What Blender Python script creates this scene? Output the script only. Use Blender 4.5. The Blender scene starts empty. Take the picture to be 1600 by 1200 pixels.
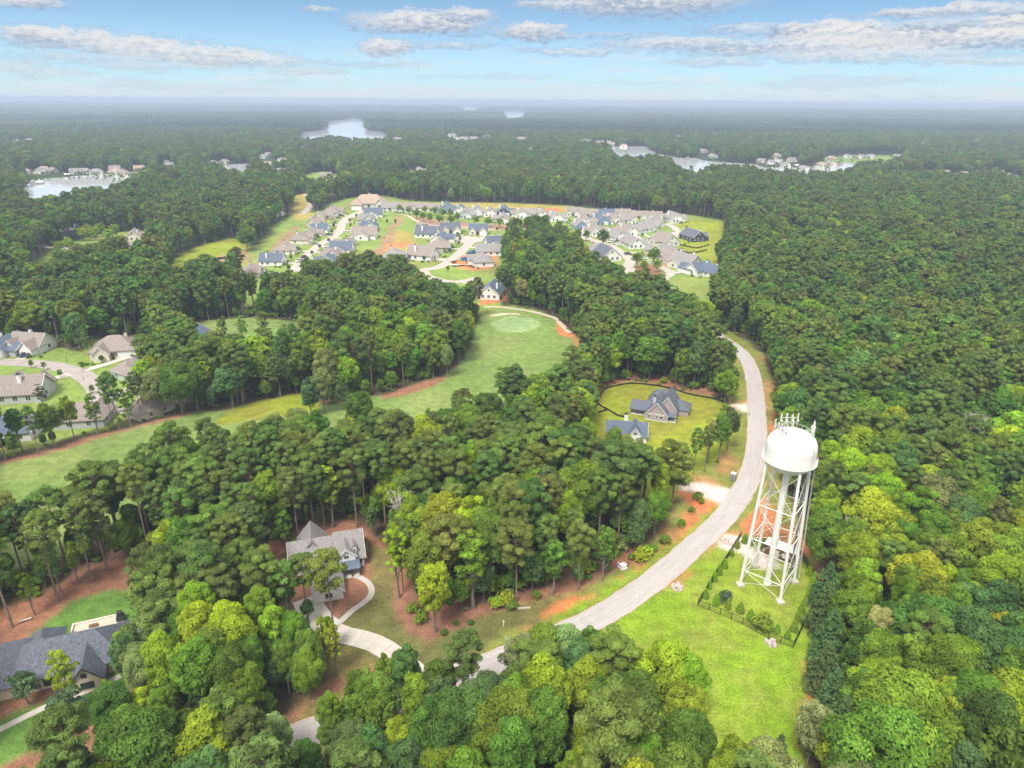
import bpy, math, random
import numpy as np

random.seed(7)
RNG = np.random.default_rng(11)
SC = bpy.context.scene
COL = SC.collection
R = math.radians

# ------------------------------------------------------------------ camera
FPX, HORIZON, ROLL, CAMH = 1080.0, 155.0, R(0.36), 100.0      # focal length in pixels of a 1600 px wide frame
PITCH = math.atan((600 - HORIZON) / FPX)
_f = np.array([0, math.cos(PITCH), -math.sin(PITCH)])
_r0 = np.array([1.0, 0, 0]); _u0 = np.cross(_r0, _f)
_r = math.cos(ROLL) * _r0 + math.sin(ROLL) * _u0
_u = -math.sin(ROLL) * _r0 + math.cos(ROLL) * _u0
CAMP = np.array([0, 0, CAMH])
from mathutils import Matrix, Vector
cam_d = bpy.data.cameras.new('camera'); cam = bpy.data.objects.new('camera', cam_d); COL.objects.link(cam)
cam_d.sensor_width = 36; cam_d.lens = 36 * FPX / 1600; cam_d.clip_start = 1; cam_d.clip_end = 60000
M3 = Matrix((_r, _u, -_f)).transposed()
cam.matrix_world = Matrix.Translation((0, 0, CAMH)) @ M3.to_4x4()
SC.camera = cam

# ------------------------------------------------------------------ light, exposure, render
SUN_EL, SUN_AZ = R(58), R(205)            # azimuth clockwise from +Y (the view direction): behind the camera, to its left
SC.view_settings.view_transform = 'Standard'; SC.view_settings.look = 'None'
SC.view_settings.gamma = 1; SC.view_settings.use_curve_mapping = False
SC.view_settings.exposure = EXPOSURE = 1.7
SKY_STRENGTH = 0.15
SC.render.engine = 'CYCLES'
SC.cycles.max_bounces = 5; SC.cycles.diffuse_bounces = 3; SC.cycles.glossy_bounces = 2
SC.cycles.transmission_bounces = 2; SC.cycles.volume_bounces = 0; SC.cycles.transparent_max_bounces = 4
SC.cycles.use_denoising = True; SC.cycles.denoiser = 'OPENIMAGEDENOISE'; SC.cycles.denoising_input_passes = 'RGB_ALBEDO_NORMAL'
SC.cycles.use_adaptive_sampling = False
sun_d = bpy.data.lights.new('sun', 'SUN'); sun_d.energy = 1.8; sun_d.angle = R(18); sun_d.color = (1.0, 0.955, 0.88)
sun = bpy.data.objects.new('sun', sun_d); COL.objects.link(sun)
sd = Vector((math.sin(SUN_AZ) * math.cos(SUN_EL), math.cos(SUN_AZ) * math.cos(SUN_EL), math.sin(SUN_EL)))
sun.rotation_euler = sd.to_track_quat('Z', 'Y').to_euler()


def ray(px, py):
    return _f * FPX + _r * (px - 800) - _u * (py - 600)


def G(px, py, z=0.0):
    d = ray(px, py)
    t = (z - CAMH) / d[2]
    p = CAMP + d * t
    return float(p[0]), float(p[1])


def proj(x, y, z):
    v = np.stack([x, y, z - CAMH], -1) if isinstance(x, np.ndarray) else np.array([x, y, z - CAMH])
    d = v @ _f
    return 800 + FPX * (v @ _r) / d, 600 - FPX * (v @ _u) / d, d


# ------------------------------------------------------------------ node helpers
class NT:
    def __init__(s, tree):
        s.t = tree; s.n = tree.nodes; s.l = tree.links

    def new(s, typ, **kw):
        n = s.n.new(typ)
        for k, v in kw.items():
            setattr(n, k, v)
        return n

    def set(s, sock, v):
        if isinstance(v, bpy.types.NodeSocket):
            s.l.new(v, sock)
        elif v is not None:
            sock.default_value = v

    def math(s, op, a, b=None, c=None, clamp=False):
        n = s.new('ShaderNodeMath', operation=op, use_clamp=clamp)
        s.set(n.inputs[0], a); s.set(n.inputs[1], b)
        if c is not None: s.set(n.inputs[2], c)
        return n.outputs[0]

    def vec(s, op, a, b=None, out=0, scale=None):
        n = s.new('ShaderNodeVectorMath', operation=op)
        s.set(n.inputs[0], a)
        if b is not None: s.set(n.inputs[1], b)
        if scale is not None: s.set(n.inputs[3], scale)
        return n.outputs[out]

    def ramp(s, v, a, b, c=0.0, d=1.0, smooth=True):
        n = s.new('ShaderNodeMapRange', interpolation_type='SMOOTHSTEP' if smooth else 'LINEAR')
        s.set(n.inputs[0], v); s.set(n.inputs[1], a); s.set(n.inputs[2], b); s.set(n.inputs[3], c); s.set(n.inputs[4], d)
        return n.outputs[0]

    def mix(s, f, a, b, blend='MIX'):
        n = s.new('ShaderNodeMix', data_type='RGBA', blend_type=blend)
        s.set(n.inputs[0], f); s.set(n.inputs[6], a); s.set(n.inputs[7], b)
        return n.outputs[2]

    def noise(s, vec, scale, detail=3, rough=0.55, dist=0.0):
        n = s.new('ShaderNodeTexNoise')
        s.set(n.inputs['Vector'], vec); n.inputs['Scale'].default_value = scale
        n.inputs['Detail'].default_value = detail; n.inputs['Roughness'].default_value = rough
        n.inputs['Distortion'].default_value = dist
        return n


def C4(c):
    return (c[0], c[1], c[2], 1.0)


# ------------------------------------------------------------------ sky
world = bpy.data.worlds.new('World'); SC.world = world; world.use_nodes = True
w = NT(world.node_tree); w.n.clear()
tc = w.new('ShaderNodeTexCoord').outputs['Generated']
sep = w.new('ShaderNodeSeparateXYZ'); w.l.new(tc, sep.inputs[0])
az = w.math('ARCTAN2', sep.outputs[0], sep.outputs[1])
el = w.math('ARCSINE', sep.outputs[2])
sky = w.new('ShaderNodeTexSky', sky_type='NISHITA', sun_disc=False, sun_elevation=SUN_EL, sun_rotation=SUN_AZ)
sky.altitude = 100; sky.air_density = 1.0; sky.dust_density = 0.6; sky.ozone_density = 2.0
# the blue comes down low, as in the clear-washed air of the photograph: the sky is looked up higher than the ray
el2 = w.math('ADD', w.math('MULTIPLY', w.math('MAXIMUM', el, 0.0), 3.2), 0.05)
el2 = w.math('MINIMUM', el2, 1.5)
ce = w.math('COSINE', el2)
cv = w.new('ShaderNodeCombineXYZ')
w.l.new(w.math('MULTIPLY', w.math('SINE', az), ce), cv.inputs[0]); w.l.new(w.math('MULTIPLY', w.math('COSINE', az), ce), cv.inputs[1])
w.l.new(w.math('SINE', el2), cv.inputs[2])
w.l.new(cv.outputs[0], sky.inputs[0])
K = 1.0 / (SKY_STRENGTH * 2 ** EXPOSURE)          # colours below are given as they should leave the camera


def sk(c):
    return C4([((v + 0.055) / 1.055) ** 2.4 * K if v > 0.04 else v / 12.92 * K for v in (x / 255 for x in c)])


skyc = w.mix(1.0, sky.outputs[0], (0.40, 0.47, 0.445, 1), 'MULTIPLY')
hz = w.ramp(el, 0.0, R(6.5), 1.0, 0.0)
skyc = w.mix(w.math('ADD', w.math('MULTIPLY', hz, 0.72), 0.16), skyc, sk((200, 229, 237)))
# clouds: each a flat-based heap at its own bearing and height above the horizon
CL = [  # px, py, half width, half height, weight
    (1010, -2, 185, 34, 1), (935, -14, 110, 22, 1), (660, 36, 138, 22, 1), (735, 24, 60, 12, .9), (600, 74, 50, 15, 1), (830, 50, 75, 16, 1),
    (55, 57, 62, 19, 1), (120, 62, 60, 14, .9), (160, 66, 40, 20, 1), (235, 76, 95, 20, 1), (330, 90, 140, 20, 1), (420, 95, 70, 12, .8), (45, 6, 70, 10, .9),
    (1290, 50, 115, 22, 1), (1420, 60, 210, 26, 1), (1230, 76, 240, 16, .9), (1080, 68, 170, 14, .8), (1580, 42, 60, 26, 1), (1490, 18, 140, 11, .9), (1500, 76, 210, 6, .8),
    (1280, 132, 110, 9, .55), (1350, 125, 140, 7, .5), (75, 115, 60, 9, .65), (15, 100, 60, 12, .7), (220, 132, 70, 9, .55), (480, 112, 70, 9, .6), (900, 80, 130, 8, .6),
    (1430, 155, 120, 5, .4), (1180, 152, 80, 4, .35), (500, 16, 30, 5, .7), (1000, 130, 120, 5, .25), (430, 128, 60, 5, .35), (1480, 38, 120, 10, .6), (320, 60, 16, 6, .0),
    (1115, 97, 100, 8, .6), (870, 8, 80, 10, .8), (700, 70, 90, 7, .55), (560, 100, 120, 6, .45), (250, 105, 150, 7, .5), (1370, 88, 200, 9, .75), (1540, 96, 120, 7, .6), (1180, 45, 120, 9, .6), (960, 55, 110, 7, .5), (120, 90, 110, 8, .55), (1560, 60, 90, 16, .9), (760, 120, 160, 5, .35), (330, 140, 140, 5, .35)]
azel = w.new('ShaderNodeCombineXYZ'); w.l.new(az, azel.inputs[0]); w.l.new(el, azel.inputs[1])
mp = w.vec('MULTIPLY', azel.outputs[0], (1, 2.6, 1))
n1 = w.noise(mp, 26, 6, 0.6)
n2 = w.noise(mp, 85, 5, 0.65)
wv = w.vec('SUBTRACT', n1.outputs['Color'], (0.5, 0.5, 0.5))
wv = w.vec('MULTIPLY', wv, (0.075, 0.020, 0))
wv2 = w.vec('MULTIPLY', w.vec('SUBTRACT', n2.outputs['Color'], (0.5, 0.5, 0.5)), (0.022, 0.009, 0))
pos = w.vec('ADD', w.vec('ADD', azel.outputs[0], wv), wv2)
dens = None; lit = None
n5 = w.noise(w.vec('MULTIPLY', azel.outputs[0], (1, 1.9, 1)), 160, 5, 0.7)
fringe = w.math('ADD', w.math('MULTIPLY', w.math('SUBTRACT', n2.outputs[0], 0.5), 1.1), w.math('MULTIPLY', w.math('SUBTRACT', n5.outputs[0], 0.5), 0.7))
shade = w.math('ADD', w.math('MULTIPLY', w.math('SUBTRACT', n2.outputs[0], 0.5), 2.2), w.math('MULTIPLY', w.math('SUBTRACT', n5.outputs[0], 0.5), 0.6))
for (px, py, rx, ry, wt) in CL:
    if wt <= 0: continue
    d = ray(px, py); d = d / np.linalg.norm(d)
    a0, e0 = math.atan2(d[0], d[1]), math.asin(d[2])
    k = 1 / 1180.0
    q = w.vec('SUBTRACT', pos, (a0, e0, 0))
    ql = w.vec('LENGTH', w.vec('MULTIPLY', q, (1 / (rx * k * 1.0), 1 / (ry * k * 1.0), 0)), out=1)
    den = w.ramp(w.math('ADD', ql, fringe), 0.40, 1.05, wt, 0.0)
    sq = w.new('ShaderNodeSeparateXYZ'); w.l.new(q, sq.inputs[0])
    lt = w.math('ADD', w.math('MULTIPLY', sq.outputs[1], 0.62 / (ry * k)), shade)      # sunlit heaps above, grey level base
    dens = den if dens is None else w.math('MAXIMUM', dens, den)
    if lit is None: lit = lt
    else:
        mxn = w.new('ShaderNodeMix', data_type='FLOAT'); w.l.new(w.math('MINIMUM', w.math('MULTIPLY', den, 1.6), 1.0), mxn.inputs[0]); w.l.new(lit, mxn.inputs[2]); w.l.new(lt, mxn.inputs[3]); lit = mxn.outputs[0]
# unseen cloud added all round outside the frame, brightened higher up as fill light
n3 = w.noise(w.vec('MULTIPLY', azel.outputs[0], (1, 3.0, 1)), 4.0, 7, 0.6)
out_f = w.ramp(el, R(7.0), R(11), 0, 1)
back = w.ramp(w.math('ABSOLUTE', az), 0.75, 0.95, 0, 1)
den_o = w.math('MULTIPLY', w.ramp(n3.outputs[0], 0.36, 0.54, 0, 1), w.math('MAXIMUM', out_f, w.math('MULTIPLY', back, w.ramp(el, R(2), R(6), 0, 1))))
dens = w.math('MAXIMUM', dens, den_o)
# thin streaks low down
n4 = w.noise(w.vec('MULTIPLY', azel.outputs[0], (1, 7.0, 1)), 9.0, 5, 0.6)
den_s = w.math('MULTIPLY', w.ramp(n4.outputs[0], 0.46, 0.68, 0, 0.75), w.ramp(el, R(0.8), R(5.2), 1.0, 0.0))
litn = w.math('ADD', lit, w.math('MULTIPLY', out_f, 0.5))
litn = w.ramp(litn, -0.68, 0.72, 0, 1)
cloudc = w.mix(litn, sk((158, 178, 205)), sk((247, 244, 240)))
cloudc = w.mix(w.ramp(el, R(0.3), R(4.5), 0.75, 0.0), cloudc, sk((212, 229, 238)))
cloudc = w.mix(out_f, cloudc, w.mix(litn, (1.3 * K, 1.35 * K, 1.43 * K, 1), (2.3 * K, 2.26 * K, 2.18 * K, 1)))  # overhead cloud set brighter than the cloud in view, to fill the shade
skyc = w.mix(den_s, skyc, sk((228, 234, 240)))
skyc = w.mix(w.ramp(el, R(0.0), R(1.5), 0.75, 0.0), skyc, sk((222, 230, 238)))
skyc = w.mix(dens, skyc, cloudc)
gnd = w.ramp(el, R(-0.35), R(-0.05), 0, 1)
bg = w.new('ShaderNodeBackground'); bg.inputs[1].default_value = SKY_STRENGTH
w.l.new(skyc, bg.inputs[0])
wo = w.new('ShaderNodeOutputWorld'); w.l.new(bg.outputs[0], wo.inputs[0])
world.cycles.sampling_method = 'MANUAL'; world.cycles.sample_map_resolution = 512


# ------------------------------------------------------------------ mesh building
class MB:
    def __init__(s):
        s.v = []; s.f = []; s.m = []

    def add(s, vs, fs, m=0):
        o = len(s.v); s.v.extend([tuple(map(float, p)) for p in vs])
        for f in fs:
            s.f.append(tuple(i + o for i in f)); s.m.append(m)

    def box(s, x0, x1, y0, y1, z0, z1, m=0):
        s.add([(x0, y0, z0), (x1, y0, z0), (x1, y1, z0), (x0, y1, z0), (x0, y0, z1), (x1, y0, z1), (x1, y1, z1), (x0, y1, z1)],
              [(3, 2, 1, 0), (4, 5, 6, 7), (0, 1, 5, 4), (1, 2, 6, 5), (2, 3, 7, 6), (3, 0, 4, 7)], m)

    def cbox(s, c, sx, sy, sz, rz=0.0, m=0):
        co, si = math.cos(rz), math.sin(rz); vs = []
        for z in (-sz / 2, sz / 2):
            for (x, y) in ((-sx / 2, -sy / 2), (sx / 2, -sy / 2), (sx / 2, sy / 2), (-sx / 2, sy / 2)):
                vs.append((c[0] + x * co - y * si, c[1] + x * si + y * co, c[2] + z))
        s.add(vs, [(3, 2, 1, 0), (4, 5, 6, 7), (0, 1, 5, 4), (1, 2, 6, 5), (2, 3, 7, 6), (3, 0, 4, 7)], m)

    def tube(s, a, b, r0, r1=None, n=8, m=0, cap=True):
        r1 = r0 if r1 is None else r1
        a = np.array(a, float); b = np.array(b, float); d = b - a; L = np.linalg.norm(d)
        if L < 1e-6: return
        d /= L
        h = np.array([0, 0, 1.0]) if abs(d[2]) < 0.9 else np.array([1.0, 0, 0])
        x = np.cross(d, h); x /= np.linalg.norm(x); y = np.cross(d, x)
        vs = []
        for p, r in ((a, r0), (b, r1)):
            for i in range(n):
                t = 2 * math.pi * i / n
                vs.append(p + r * (math.cos(t) * x + math.sin(t) * y))
        fs = [(i, (i + 1) % n, n + (i + 1) % n, n + i) for i in range(n)]
        fs = [f[::-1] for f in fs]
        if cap:
            fs += [tuple(range(n)), tuple(range(2 * n - 1, n - 1, -1))]
        s.add(vs, fs, m)

    def lathe(s, prof, n=32, c=(0, 0), m=0):
        o = len(s.v)
        for (r, z) in prof:
            for i in range(n):
                t = 2 * math.pi * i / n
                s.v.append((c[0] + r * math.cos(t), c[1] + r * math.sin(t), z))
        for j in range(len(prof) - 1):
            for i in range(n):
                a, b = o + j * n + i, o + j * n + (i + 1) % n
                s.f.append((a, b, b + n, a + n)); s.m.append(m)

    def poly(s, pts, z, m=0):
        s.add([(p[0], p[1], z) for p in pts], [tuple(range(len(pts)))], m)

    def mesh(s, name, mats, smooth=False):
        me = bpy.data.meshes.new(name)
        me.from_pydata(s.v, [], s.f); me.update()
        for x in (mats if isinstance(mats, (list, tuple)) else [mats]):
            me.materials.append(x)
        if any(s.m): me.polygons.foreach_set('material_index', s.m)
        if smooth: me.polygons.foreach_set('use_smooth', [True] * len(s.f))
        return me

    def build(s, name, mats, parent=None, smooth=False, **props):
        return link(name, s.mesh(name, mats, smooth), parent, **props)


def link(name, me, parent=None, **props):
    o = bpy.data.objects.new(name, me); COL.objects.link(o)
    if parent is not None: o.parent = parent
    for k, v in props.items():
        if v is not None: o[k] = v
    return o


def thing(name, label, category, loc=(0, 0, 0), rz=0.0, group=None):
    o = bpy.data.objects.new(name, None); COL.objects.link(o)
    o.location = loc; o.rotation_euler = (0, 0, rz); o.empty_display_size = 0.5
    o['label'] = label; o['category'] = category
    if group: o['group'] = group
    return o


def copy_thing(t, loc, rz, label=None):
    c = t.copy(); COL.objects.link(c); c.location = loc; c.rotation_euler = (0, 0, rz)
    if label: c['label'] = label
    for ch in t.children:
        d = ch.copy(); COL.objects.link(d); d.parent = c
        for g in ch.children:
            e = g.copy(); COL.objects.link(e); e.parent = d
    return c


ORD = ['', 'first', 'second', 'third', 'fourth', 'fifth', 'sixth', 'seventh', 'eighth', 'ninth', 'tenth', 'eleventh', 'twelfth', 'thirteenth',
       'fourteenth', 'fifteenth', 'sixteenth', 'seventeenth', 'eighteenth', 'nineteenth', 'twentieth']
NUM = ['no', 'one', 'two', 'three', 'four', 'five', 'six', 'seven', 'eight', 'nine', 'ten', 'eleven', 'twelve', 'thirteen', 'fourteen', 'fifteen',
       'sixteen', 'seventeen', 'eighteen', 'nineteen', 'twenty']


# ------------------------------------------------------------------ materials
def mat(name, col, rough=0.8, var=0.12, scale=1.5, bump=0.0, metal=0.0, spec=0.3, streak=None, coord='Object'):
    m = bpy.data.materials.new(name); m.use_nodes = True
    t = NT(m.node_tree); t.n.clear()
    b = t.new('ShaderNodeBsdfPrincipled'); o = t.new('ShaderNodeOutputMaterial'); t.l.new(b.outputs[0], o.inputs[0])
    co = t.new('ShaderNodeTexCoord').outputs[coord]
    n = t.noise(co, scale, 5, 0.62)
    f = t.ramp(n.outputs[0], 0.3, 0.7, 1 - var, 1 + var)
    c = t.mix(1.0, C4(col), f, 'MULTIPLY')
    if streak:
        n2 = t.noise(t.vec('MULTIPLY', co, streak[1]), streak[2], 4, 0.6)
        c = t.mix(t.ramp(n2.outputs[0], streak[3], streak[4], 0, streak[5]), c, C4(streak[0]))
    t.l.new(c, b.inputs['Base Color'])
    b.inputs['Roughness'].default_value = rough; b.inputs['Metallic'].default_value = metal
    b.inputs['Specular IOR Level'].default_value = spec
    if bump:
        bp = t.new('ShaderNodeBump'); bp.inputs['Strength'].default_value = bump; bp.inputs['Distance'].default_value = 0.05
        t.l.new(n.outputs[0], bp.inputs['Height']); t.l.new(bp.outputs[0], b.inputs['Normal'])
    return m


MAT = dict(
    white=mat('white_siding', (.60, .60, .58), .6, .05, .8), cream=mat('cream_siding', (.55, .51, .43), .7, .06, .8), tan=mat('tan_siding', (.42, .37, .30), .7, .08, .8),
    mauve=mat('mauve_grey_siding', (.30, .25, .25), .7, .06, .8), navy=mat('navy_siding', (.035, .045, .075), .6, .1, .8), grey=mat('grey_siding', (.36, .37, .37), .7, .06, .8),
    blue_siding=mat('blue_siding', (.16, .22, .31), .7, .06, .8), sage=mat('sage_siding', (.36, .42, .38), .7, .06, .8),
    brick=mat('pale_brick', (.50, .42, .33), .85, .18, 3.0), stone=mat('stone', (.36, .31, .26), .9, .25, 2.5),
    r_brown=mat('brown_grey_shingle', (0.202, 0.169, 0.150), .9, .22, 2.2, .3), r_blue=mat('slate_blue_shingle', (0.081, 0.101, 0.137), .85, .2, 2.2, .3),
    r_grey=mat('grey_shingle', (0.195, 0.182, 0.177), .9, .22, 2.2, .3), r_dark=mat('dark_slate_shingle', (0.086, 0.094, 0.117), .85, .3, 2.0, .3), r_red=mat('terracotta_roof', (.27, .15, .11), .9, .2, 2.2, .3),
    r_tan=mat('tan_shingle', (0.286, 0.215, 0.163), .9, .2, 2.2, .3), metal_roof=mat('blue_grey_metal', (.12, .15, .20), .4, .1, 2, metal=.3),
    trim=mat('white_trim', (.62, .62, .61), .5, .04, 1), dark=mat('dark_frame', (.03, .03, .032), .5, .1, 2), glass=mat('window_glass', (.03, .036, .045), .08, .1, 1, spec=.8),
    concrete=mat('concrete', (.42, .385, .33), .9, .1, .5, .1), wood=mat('brown_wood', (.16, .085, .04), .8, .25, 3), black=mat('black_iron', (.012, .012, .013), .5, .1, 2),
    fabric=mat('black_silt_fabric', (.012, .012, .012), .9, .2, 2), dump=mat('blue_dumpster_paint', (.03, .16, .30), .5, .15, 2), plastic=mat('grey_plastic', (.22, .25, .28), .5, .05, 2),
    pale=mat('pale_plastic', (.58, .58, .57), .5, .05, 2), green_box=mat('green_utility_box', (.10, .16, .12), .6, .1, 2), rock=mat('rubble', (.36, .27, .22), .95, .25, 3),
    tyre=mat('tyre_rubber', (.014, .014, .014), .9, .1, 3), car_white=mat('white_car_paint', (.62, .62, .63), .25, .03, 1, spec=.6), car_dark=mat('dark_car_paint', (.02, .024, .032), .2, .05, 1, spec=.6),
    car_blue=mat('blue_car_paint', (.02, .035, .07), .2, .05, 1, spec=.6), car_grey=mat('grey_car_paint', (.16, .165, .17), .3, .05, 1, spec=.6), roof_white=mat('white_membrane', (.62, .62, .60), .6, .06, 1),
    antenna=mat('antenna_white', (.5, .49, .47), .5, .1, 2), steel=mat('galvanised_steel', (.22, .22, .22), .5, .15, 3, metal=.4),
    bark_pine=mat('pine_bark', (.17, .125, .10), .95, .3, 3), bark=mat('grey_bark', (.155, .135, .115), .95, .3, 3), bone=mat('bleached_wood', (.40, .36, .33), .9, .2, 3),
    tower=mat('tank_white_paint', (.60, .585, .56), .45, .05, .35, streak=((.40, .30, .22), (1, 1, .12), 1.6, .58, .78, .35)),
    clay=mat('red_clay', (.36, .13, .06), .95, .2, 1.5), mulchrock=mat('pinkish_rubble', (.40, .33, .30), .95, .25, 3),
)
HAZE = 2.0e-4
ZTOP = 104.0
# ------------------------------------------------------------------ site plan: outlines read off the photograph and laid on the ground
def plan(pts, z=0.0):
    """points (px, py) on the ground or (px, py, z) at tree-top height z, as ground x, y"""
    return np.array([G(p[0], p[1], p[2] if len(p) > 2 else z) for p in pts])


def at_h(pts, z):
    return [(p[0], p[1], z) for p in pts]


CLEAR = {}
CLEAR['fairway'] = [(-60, 740), (10, 719), (61, 709), (154, 679), (205, 667), (265, 652), (310, 642), (355, 640), (400, 627), (482, 612), (497, 636), (530, 630),
                    (592, 617), (630, 608), (685, 592), (717, 570), (727, 557), (737, 537), (745, 505), (757, 480), (800, 477), (835, 483), (870, 497), (884, 515), (914, 538)] + \
    at_h([(905, 546), (868, 556), (820, 574), (785, 578), (755, 586), (737, 600), (700, 617), (650, 630), (620, 637), (590, 640), (560, 646), (517, 658), (450, 645), (375, 660),
          (300, 655), (250, 676), (225, 694), (175, 705), (142, 718), (130, 731), (60, 762), (22, 766), (-60, 790)], 19)
CLEAR['back_fairway'] = [(290, 508), (330, 500), (400, 496), (470, 503), (478, 510)] + at_h([(465, 524), (430, 532), (400, 536), (330, 540), (300, 520)], 14)
CLEAR['left_estate'] = [(-60, 540), (75, 540), (130, 550), (140, 530), (215, 525), (250, 555), (235, 600), (228, 640), (150, 675), (0, 712), (-60, 727)]
CLEAR['grey_house'] = [(926, 640), (934, 620), (940, 610), (946, 606), (961, 600), (985, 596), (1015, 598), (1078, 613), (1105, 617), (1140, 640), (1165, 640), (1165, 700), (1140, 700), (1100, 745)] + \
    at_h([(1075, 703), (1045, 716), (1009, 702), (985, 708), (940, 700), (905, 702), (900, 685)], 14)
CLEAR['road_corridor'] = [(1100, 512), (1100, 540), (1112, 568), (1130, 594), (1134, 620), (1150, 650), (1145, 690), (1120, 725), (1090, 738), (1062, 752), (1062, 775), (1050, 800), (1020, 838),
                          (985, 878), (942, 903), (905, 918), (864, 926), (806, 937), (760, 958), (668, 962), (640, 1010), (600, 1040), (500, 1080), (440, 1120), (432, 1150), (440, 1166)] + \
    at_h([(478, 1150), (488, 1117), (537, 1030), (580, 1015), (650, 1005), (688, 1007), (725, 994), (760, 1007), (820, 992), (850, 977), (875, 974), (915, 977), (975, 985), (992, 1000),
          (1050, 1005), (1075, 1020), (1107, 1050), (1110, 1087), (1095, 1125), (1125, 1146), (1200, 1146), (1240, 1166)], 16) + \
    [(1252, 1280), (1262, 1165), (1275, 1120), (1284, 1060), (1278, 1000), (1287, 960), (1292, 915), (1277, 880), (1264, 830), (1243, 800), (1224, 760), (1218, 720), (1218, 690), (1213, 640), (1206, 590), (1193, 555), (1172, 535), (1140, 518)]
CLEAR['cottage'] = [(395, 862), (450, 846), (465, 826), (550, 811), (582, 832), (605, 852), (632, 862), (650, 930), (668, 958), (760, 955), (806, 940), (760, 1000), (690, 1060), (600, 1100), (480, 1170),
                    (435, 1160), (440, 1120), (500, 1080), (530, 1050), (520, 1010), (478, 965), (440, 925), (405, 885)]
CLEAR['left_house'] = [(-80, 990), (-40, 960), (0, 947), (60, 932), (100, 905), (150, 880), (240, 868), (275, 890), (290, 920), (262, 960), (235, 1010), (215, 1060), (200, 1110), (185, 1180), (100, 1260), (-80, 1330)]
CLEAR['estate'] = [(385, 400), (412, 375), (430, 350), (455, 337), (500, 330), (515, 318), (545, 309), (600, 306), (640, 314), (700, 316), (780, 317), (885, 321), (940, 327), (1075, 336), (1130, 344), (1132, 365),
                   (1127, 400), (1120, 420), (1137, 440)] + at_h([(1100, 462), (1085, 458), (1040, 452), (1025, 430), (960, 424), (935, 404), (905, 375), (880, 352), (850, 345), (805, 350), (786, 365), (790, 400), (784, 432), (766, 444),
                                                                  (735, 446), (690, 446), (660, 446), (655, 428), (640, 412), (560, 405), (500, 412), (478, 416), (466, 426), (440, 436), (405, 438), (362, 440)], 15)
CLEAR['bank'] = [(262, 414), (296, 390), (345, 374), (382, 372), (388, 395)] + at_h([(385, 404), (340, 416), (300, 434), (270, 434)], 11)
CLEAR['west_houses'] = [(45, 418), (92, 384), (140, 368), (190, 362), (235, 360)] + at_h([(238, 388), (205, 402), (125, 404), (62, 440), (38, 440)], 11)
CLEAR['north_lane'] = [(455, 305), (485, 302), (486, 310)] + at_h([(484, 318), (466, 324), (456, 320)], 12)
CLEAR['knoll'] = [(470, 274), (500, 268), (536, 276)] + at_h([(530, 286), (480, 287)], 13)
CLEAR['glade'] = [(600, 272), (655, 264), (670, 267)] + at_h([(668, 273), (605, 278)], 13)
CLEAR['far_field'] = [(1285, 248), (1330, 242), (1412, 243), (1412, 250)] + at_h([(1405, 256), (1350, 258), (1290, 258)], 12)
CLEAR['house_glade'] = [(752, 478), (752, 455), (790, 452), (792, 470)]
LAKES = {
    'lake': [(466, 207), (500, 204), (506, 202), (503, 191), (520, 188), (540, 186), (548, 183), (555, 185), (572, 186), (577, 194), (576, 204), (603, 206), (608, 209)] + at_h([(604, 214), (575, 214), (545, 212), (520, 208), (495, 211), (466, 214)], 22),
    'lake.001': [(946, 232), (960, 229), (1010, 229), (1016, 235), (1032, 241), (1060, 247), (1085, 247), (1105, 252), (1180, 257), (1195, 262), (1250, 261), (1295, 259), (1308, 254), (1330, 254), (1338, 257)] + at_h([(1335, 261), (1300, 268), (1240, 269), (1188, 267), (1180, 260), (1106, 258), (1100, 265), (1060, 265), (1054, 252), (1046, 244), (1018, 239), (1008, 243), (965, 243)], 18),
    'lake.002': [(30, 302), (42, 290), (50, 281), (90, 278), (125, 275), (205, 269), (240, 268), (245, 275)] + at_h([(205, 276), (175, 292), (120, 294), (95, 301), (60, 308), (40, 308)], 18),
    'lake.003': [(780, 174), (800, 172.4), (828, 173.6)] + at_h([(824, 177.5), (812, 179.5), (786, 179.5)], 32),
    'lake.004': [(712, 167.0), (752, 166.4)] + at_h([(756, 168.4), (716, 169.2)], 34),
    'lake.005': [(345, 258), (385, 256), (398, 262)] + at_h([(385, 270), (345, 270)], 15)}
CLEARP = {k: plan(v) for k, v in CLEAR.items()}
LAKEP = {k: plan(v) for k, v in LAKES.items()}


def inside(P, x, y):
    """even-odd test of points against a polygon"""
    res = np.zeros(x.shape, bool)
    sel = (x >= P[:, 0].min()) & (x <= P[:, 0].max()) & (y >= P[:, 1].min()) & (y <= P[:, 1].max())
    if not sel.any(): return res
    xs, ys = x[sel], y[sel]; c = np.zeros(xs.shape, bool)
    n = len(P)
    for i in range(n):
        x1, y1 = P[i]; x2, y2 = P[(i + 1) % n]
        if y1 == y2: continue
        hit = ((y1 > ys) != (y2 > ys)) & (xs < (x2 - x1) * (ys - y1) / (y2 - y1) + x1)
        c ^= hit
    res[sel] = c
    return res


_perm = np.random.default_rng(5).random((256, 256))


def vnoise(x, y):
    xi = np.floor(x).astype(int); yi = np.floor(y).astype(int); fx = x - xi; fy = y - yi
    fx = fx * fx * (3 - 2 * fx); fy = fy * fy * (3 - 2 * fy)
    g = lambda a, b: _perm[a & 255, b & 255]
    return (g(xi, yi) * (1 - fx) + g(xi + 1, yi) * fx) * (1 - fy) + (g(xi, yi + 1) * (1 - fx) + g(xi + 1, yi + 1) * fx) * fy


def fbm(x, y, s, o=4):
    v = 0; a = 0.5; t = 0
    for i in range(o):
        v = v + a * vnoise(x / s + 17.3 * i, y / s + 9.1 * i); t += a; a *= 0.5; s /= 2.03
    return v / t


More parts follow.
